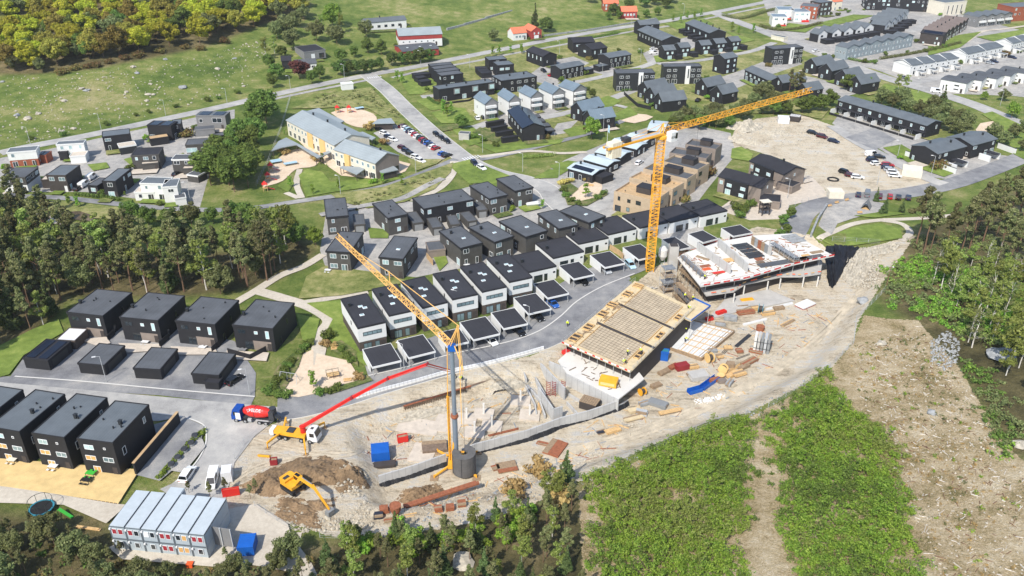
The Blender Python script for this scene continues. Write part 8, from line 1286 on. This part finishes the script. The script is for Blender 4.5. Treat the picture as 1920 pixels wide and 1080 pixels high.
# ---------------------------------------------------------------- wire fences
def fence(label,px,h=2.0,t='p',sp=3.0,m='galv'):
 pts=[G(*T[t](*p))for p in px];o=tag(empty('wire_fence',tuple(pts[0])),label,'fence');pm=MB().box(-.04,.04,-.04,.04,0,h).mesh('post',m)
 for a,c in zip(pts[:-1],pts[1:]):
  L=float(np.linalg.norm(c-a));n=max(1,int(L/sp))
  for i in range(n):q=a+(c-a)*i/n-pts[0];z=hz(*(q+pts[0])[:2])-pts[0][2];link('post',pm,parent=o,loc=(q[0],q[1],z))
  b=MB();a0,c0=Vector(a-pts[0]),Vector(c-pts[0])
  for f in(.05,.35,.65,.97):b.bar(a0+Vector((0,0,h*f)),c0+Vector((0,0,h*f)),.02)
  b.obj('wires',m,o)
for lb,px in[('wire site fence along the foot of the green scrub',[(1130,872),(1250,832),(1330,800),(1420,770)]),('wire site fence along the edge of the cleared slope',[(1440,765),(1520,715),(1555,690),(1600,645),(1605,600),(1660,545)]),('sagging wire fence between the excavator and the gravel path',[(478,952),(520,980),(555,1000)]),('wire fence along the lower edge of the track',[(600,1008),(690,1012),(760,995)]),('mesh fence round the kindergarten meadow',[(545,182),(528,240),(505,300),(480,350)]),('railing beside the ramp road',[(1478,390),(1515,378),(1550,370),(1580,366)]),('fence above the black tarpaulin',[(1560,452),(1605,455),(1650,458)]),('fence along the school road above the meadow',[(700,160),(740,196),(760,222)]),('wire site fence beside the concrete pump',[(440,862),(458,835),(484,815)])]:fence(lb,px,1.6)
for lb,px in(('black fence between the first and second black house terraces',[(203,640),(216,628)]),('black fence between the second and third black house terraces',[(300,652),(318,636)]),('black fence between the third and fourth black house terraces',[(398,662),(420,642)]),('black corner fence round the fourth black house terrace',[(428,664),(470,676),(500,660)])):wall(lb,px,1.7,'black_wood',.14,'garden_fence','fence')
wall('low black garden wall before the bay-window row',[(832,196),(880,190),(897,180)],.9,'black_wood');wall('rough stone wall beside the curving farm track',[(838,57),(870,48),(910,36),(960,20)],1.4,'rock_grey',.8,'stone_wall');wall('stone wall along the main road beyond the farmhouse',[(1020,68),(1100,58),(1180,45),(1230,36)],1.0,'rock_grey',.7,'stone_wall');wall('black fence below the three steep gables',[(1170,178),(1195,200),(1220,206)],1.6,'black_wood',.12,'garden_fence','fence');wall('dark stone wall beside the ramp road',[(1520,445),(1532,415),(1550,388)],1.3,'rock_grey',.6,'stone_wall');wall('brown fence between two white single-storey houses',[(1143,468),(1162,480),(1168,486)],1.8,'deck',.1,'garden_fence','fence');wall('timber fence beside the second charcoal house',[(800,484),(812,498)],1.8,'deck',.1,'garden_fence','fence')
# ---------------------------------------------------------------- playgrounds, garden things
def tower(label,px,m='red_paint'):
 w=G(*px);o=tag(empty('play_tower',tuple(w),R(20)),label,'play tower')
 for x in(-.7,.7):
  for y in(-.7,.7):MB().box(x-.06,x+.06,y-.06,y+.06,0,2.6).obj('post','timber',o)
 MB().box(-.8,.8,-.8,.8,1.2,1.3).obj('platform','timber',o);MB().add([(-1,-1,2.6),(1,-1,2.6),(1,1,2.6),(-1,1,2.6),(0,0,3.8)],[(0,1,4),(1,2,4),(2,3,4),(3,0,4),(0,3,2,1)]).obj('roof',m,o);MB().prism([(.8,-.3),(3.2,-.3),(3.2,.3),(.8,.3)],[1.2,.15,.15,1.2],[1.3,.25,.25,1.3]).obj('slide',m,o)
for px,lb in[((508,322),'red play tower highest on the kindergarten sand'),((503,340),'red play tower in the middle of the kindergarten sand'),((498,358),'red play tower lowest on the kindergarten sand'),((633,212),'red play tower behind the kindergarten, left'),((655,212),'red play tower behind the kindergarten, right')]:tower(lb,px)
for px,lb,w_,d_ in[((518,306),'blue sail roof over the kindergarten sand',4,3),((545,310),'blue play deck beside the kindergarten path',5,2),((674,206),'blue climbing net behind the kindergarten',4,2)]:w=G(*px);o=tag(empty('play_deck',tuple(w),R(30)),lb,'play deck');MB().box(-w_/2,w_/2,-d_/2,d_/2,1.0,1.1).obj('deck','car_pale_blue',o);[MB().box(x-.05,x+.05,y-.05,y+.05,0,1.0).obj('post','timber',o)for x in(-w_/2,w_/2)for y in(-d_/2,d_/2)]
w=G(543,716);o=tag(empty('swing_set',tuple(w),R(-15)),'steel swing frame with basket swing on the sand playground','swing');MB().bar((-2.2,-.9,0),(-2,0,2.5),.06).bar((-2.2,.9,0),(-2,0,2.5),.06).bar((2.2,-.9,0),(2,0,2.5),.06).bar((2.2,.9,0),(2,0,2.5),.06).bar((-2,0,2.5),(2,0,2.5),.06).obj('frame','galv',o);MB().ring((0,0),.4,.65,.5,.62,14).obj('basket_seat','rubber',o);MB().bar((-.5,0,.6),(-.4,0,2.5),.03).bar((.5,0,.6),(.4,0,2.5),.03).obj('chain','galv',o)
w=G(625,708);o=tag(empty('climbing_frame',tuple(w),R(20)),'timber and steel climbing frame on the sand playground','climbing frame');[MB().bar((x,y,0),(x,y,2.0),.06).obj('post','dark_steel',o)for x in(-1.4,0,1.4)for y in(-.8,.8)];MB().box(-1.4,1.4,-.8,.8,1.0,1.08).obj('deck','timber',o);MB().box(-1.4,1.4,-.83,-.77,1.8,1.88).box(-1.4,1.4,.77,.83,1.8,1.88).obj('rail','dark_steel',o)
def bench(label,px,deg,m='timber'):w=G(*px);o=tag(empty('bench',tuple(w),R(deg)),label,'bench');MB().box(-.9,.9,-.25,.25,.42,.48).obj('seat',m,o);MB().box(-.9,.9,.22,.28,.55,.9).obj('backrest',m,o);[MB().box(x-.05,x+.05,-.22,.22,0,.42).obj('leg','dark_steel',o)for x in(-.7,.7)]
for lb,px,dg in[('bench on the plaza, left of the pair',(1556,388),30),('bench on the plaza, right of the pair',(1569,382),30),('bench on the plaza nearest the ramp road cars',(1588,377),30),('dark bench at the lower plaza',(1612,401),10),('bench by the sand playground path',(628,657),10),('dark planter bench at the foot of the playground',(652,716),12),('bench in the round sand garden',(1108,350),-20)]:bench(lb,px,dg)
w=G(1624,390);o=tag(empty('play_hut',tuple(w),R(60)),'small grey tent-shaped play hut on the plaza','play hut');MB().add([(-2,-1.6,0),(2,-1.6,0),(2,0,2.6),(-2,0,2.6),(-2,1.6,0),(2,1.6,0)],[(0,1,2,3),(3,2,5,4)]).obj('roof','grey_clad',o);MB().box(-1.8,1.8,-1.2,1.2,0,.2).obj('floor','timber',o)
w=G(1432,402);o=tag(empty('lookout_tower',tuple(w),R(15)),'brown timber lookout frame below the gabled pair','tower');[MB().box(x-.12,x+.12,y-.12,y+.12,0,4.6).obj('post','umber',o)for x in(-1.3,1.3)for y in(-1,1)];[MB().box(-1.5,1.5,-1.2,1.2,z,z+.15).obj('floor','umber',o)for z in(1.8,3.4)];MB().box(-1.6,1.6,-1.3,1.3,4.6,4.8).obj('roof','cream',o)
w=G(80,958);o=tag(empty('trampoline',tuple(w)),'round black netted trampoline in the scrub at the left','trampoline');MB().ring((0,0),1.9,2.2,.8,.9,20).obj('rim','teal',o);MB().lathe([(1.9,.82),(1.9,.84)],20).obj('mat','rubber',o);[MB().bar((2.1*math.cos(a),2.1*math.sin(a),0),(2.1*math.cos(a),2.1*math.sin(a),2.6),.04).obj('net_post','trampoline',o)for a in np.arange(0,6.2,.8)];MB().ring((0,0),2.08,2.1,2.5,2.6,20).obj('net_hoop','trampoline',o)
w=G(125,968);o=tag(empty('garden_slide',tuple(w),R(-20)),'bright green plastic slide beside the trampoline','slide');MB().prism([(-1.4,-.3),(1.4,-.3),(1.4,.3),(-1.4,.3)],[1.3,.1,.1,1.3],[1.4,.2,.2,1.4]).obj('chute','green_plastic',o);MB().bar((-1.4,-.3,1.4),(-1.9,-.3,0),.06).bar((-1.4,.3,1.4),(-1.9,.3,0),.06).obj('ladder','green_plastic',o)
def gset(label,px,m,deg=-10):w=G(*px);o=tag(empty('garden_set',(w[0],w[1],w[2]+(.5 if 'new deck' in label else .02)),R(deg)),label,'garden furniture');MB().box(-.9,.9,-.5,.5,.68,.74).obj('table_top',m,o);[MB().box(x-.04,x+.04,y-.04,y+.04,0,.68).obj('leg','dark_steel',o)for x in(-.8,.8)for y in(-.4,.4)];[MB().box(x-.25,x+.25,y-.22,y+.22,.4,.46).obj('seat',m,o)for x in(-.5,.5)for y in(-.95,.95)]
for lb,px,m in[('white garden set before the second black house',(273,645),'white_paint'),('white garden set before the third black house',(380,655),'white_paint'),('grey garden set before the fourth black house',(455,660),'grey_clad'),('white garden set on the new deck, left',(25,870),'cream'),('white covered set on the new deck, middle',(102,882),'white_paint'),('dark green garden set on the new deck',(172,895),'green_plastic'),('black garden set on the new deck',(163,908),'rubber'),('garden set on the terrace of the crane-tip house',(615,510),'white_paint'),('garden set under the glass-roofed porch',(730,520),'grey_clad'),('garden set behind the white row',(875,500),'white_paint'),('white garden set on the second house terrace of the white row',(945,480),'cream')]:gset(lb,px,m)
for i,px in enumerate([(323,878),(335,865),(347,850),(360,838),(367,824)]):w=G(*px);o=tag(empty('waste_bin',tuple(w),R(30)),'grey sunken waste bin, %s from the front along the clipped hedge'%ORD[i],'bin','waste bins along the hedge');MB().lathe([(.65,0),(.65,1.1)],12).obj('drum','rock_grey',o);MB().lathe([(.72,1.1),(.6,1.4)],12).obj('lid','dark_steel',o)
w=G(1001,388);o=tag(empty('covered_boat',tuple(w),R(10)),'white covered boat on the drive of a charcoal house','boat');MB().add([(-2.6,-.8,1.2),(1.4,-.9,1.3),(2.8,0,1.4),(1.4,.9,1.3),(-2.6,.8,1.2),(-2.4,-.4,.5),(1.2,-.3,.45),(1.2,.3,.45),(-2.4,.4,.5)],[(0,5,6,1),(1,6,2),(2,7,3),(3,7,8,4),(4,8,5,0),(5,8,7,6),(6,7,2),(0,1,2,3,4)]).obj('hull','white_paint',o);MB().prism([(-2.4,-.6),(1.4,-.6),(2.2,0),(1.4,.6),(-2.4,.6)],1.25,[1.5,1.9,1.6,1.9,1.5]).obj('cover','sheet_white',o);MB().box(-1.6,.6,-.7,.7,.15,.45).obj('trailer','dark_steel',o)
w=G(1562,337);tag(MB().ring((0,0),1.5,2.1,0,.35,22).obj('tyre_ring','rubber',loc=tuple(w)),'large black tyre ring lying on the dirt lot','tyre')
w=G(357,1062);tag(MB().box(-.5,.5,-.4,.4,0,.7).box(-.55,.55,-.45,.45,.7,.8).obj('grit_box','orange',loc=tuple(w)),'orange box in front of the site office','box');w=G(507,732);tag(MB().lathe([(.35,0),(.3,.9),(.12,1.1)],10).obj('play_buoy','orange',loc=tuple(w)),'orange figure bin beside the playground hedge','bin')
# ---------------------------------------------------------------- workers
def skin_mesh(name,V,E,rad,m):
 me=bpy.data.meshes.new(name);me.from_pydata(V,E,[]);o=bpy.data.objects.new(name,me);COL.objects.link(o);md=o.modifiers.new('skin','SKIN');md.use_smooth_shade=True;o.modifiers.new('sub','SUBSURF').levels=1
 for i,r in enumerate(rad):me.skin_vertices[0].data[i].radius=(r,r)
 me.skin_vertices[0].data[0].use_root=True;bpy.context.view_layer.update();r_=bpy.data.meshes.new_from_object(o.evaluated_get(bpy.context.evaluated_depsgraph_get()));bpy.data.objects.remove(o);r_.materials.clear();r_.materials.append(M[m]);return r_
def figure(bend,stride):
 hx=math.sin(bend);hz_=math.cos(bend);P=(0,0,.95);C=(.5*hx,0,.95+.48*hz_);Nk=(.58*hx,0,.95+.58*hz_);Hd=(.72*hx+.03,0,.95+.74*hz_)
 sh=[(C[0],s*.2,C[2])for s in(1,-1)];el=[(C[0]+.12+.2*hx,s*.28,C[2]-.28)for s in(1,-1)];wr=[(C[0]+.3+.1*hx,s*.22,C[2]-.48)for s in(1,-1)];fg=[(C[0]+.38+.1*hx,s*.21,C[2]-.55)for s in(1,-1)]
 hp=[(0,s*.1,.9)for s in(1,-1)];kn=[(.1+s*stride,s*.11,.5)for s in(1,-1)];an=[(-.02+s*stride*1.5,s*.12,.09)for s in(1,-1)];to=[(a[0]+.17,a[1],.05)for a in an]
 body=skin_mesh('body',[P,C,Nk,Hd]+sh+el+wr+fg+hp+kn+an+to,[(0,1),(1,2),(2,3),(1,4),(1,5),(4,6),(5,7),(6,8),(7,9),(8,10),(9,11),(0,12),(0,13),(12,14),(13,15),(14,16),(15,17),(16,18),(17,19)],[.13,.14,.06,.1,.07,.07,.05,.05,.035,.035,.03,.03,.09,.09,.065,.065,.045,.045,.04,.04],'skin')
 jac=skin_mesh('jacket',[P,C]+sh+el+wr,[(0,1),(1,2),(1,3),(2,4),(3,5),(4,6),(5,7)],[.17,.19,.1,.1,.08,.08,.06,.06],'hivis');tr=skin_mesh('trousers',[P]+hp+kn+an,[(0,1),(0,2),(1,3),(2,4),(3,5),(4,6)],[.16,.12,.12,.09,.09,.075,.075],'navy_cloth')
 he=MB().lathe([(.15,0),(.145,.06),(.09,.13),(.02,.15)],12);he=he.mesh('helmet','white_paint');return body,jac,tr,he,(Hd[0],Hd[1],Hd[2]+.02)
FIG=[figure(.15,.05),figure(.95,.02),figure(.1,.2)]
def person(label,p,deg,k):b_,j_,t_,h_,hd=FIG[k];o=tag(empty('person',tuple(p),R(deg)),label,'person');link('body',b_,parent=o);link('jacket',j_,parent=o);link('trousers',t_,parent=o);link('helmet',h_,parent=o,loc=hd)
zd=3.6
for lb,p,dg,k in[('worker in yellow hi-vis standing on the front rebar bay',A(1176,666,zd),40,0),('worker in yellow hi-vis bending at the front corner of the deck',A(1173,682,zd),200,1),('worker in yellow hi-vis at the right edge of the deck',A(1202,664,zd),100,1),('worker at the far corner of the formwork deck',A(1283,560,zd),60,1),('worker in yellow hi-vis beside the blue platform edge',A(1298,564,3.05),20,0),('worker on the plywood platform',A(1290,580,3.05),-60,1),('worker bending on the rear of the insulation slab',A(1287,623,-2.2),160,1),('worker bending on the front of the insulation slab',A(1284,641,-2.2),20,1),('person walking on the street beside the formwork deck',G(1064,612,.04),250,2),('worker in hi-vis standing behind the mixer truck',G(522,793),20,0),('worker holding the pump hose, left of the pair',G(852,712),200,0),('worker beside the pump hose, right of the pair',G(867,713),220,1),('worker on the upper slab of the unfinished building',A(1320,524,3.72),0,0)]:person(lb,p,dg,k)
# ---------------------------------------------------------------- thin summer haze over the valley
hz_box=MB().box(-2700,2700,-1000,3700,-6,118).mesh('haze','white_paint');hm=bpy.data.materials.new('haze');hm.use_nodes=True;ht=hm.node_tree;ht.nodes.remove(ht.nodes['Principled BSDF']);pv=ht.nodes.new('ShaderNodeVolumePrincipled');pv.inputs['Color'].default_value=(.86,.91,1,1);pv.inputs['Density'].default_value=.00006
ht.links.new(pv.outputs[0],ht.nodes['Material Output'].inputs['Volume']);hz_box.materials.clear();hz_box.materials.append(hm);tag(link('haze',hz_box),'thin pale summer haze over the whole valley',kind='stuff');S.cycles.volume_bounces=0
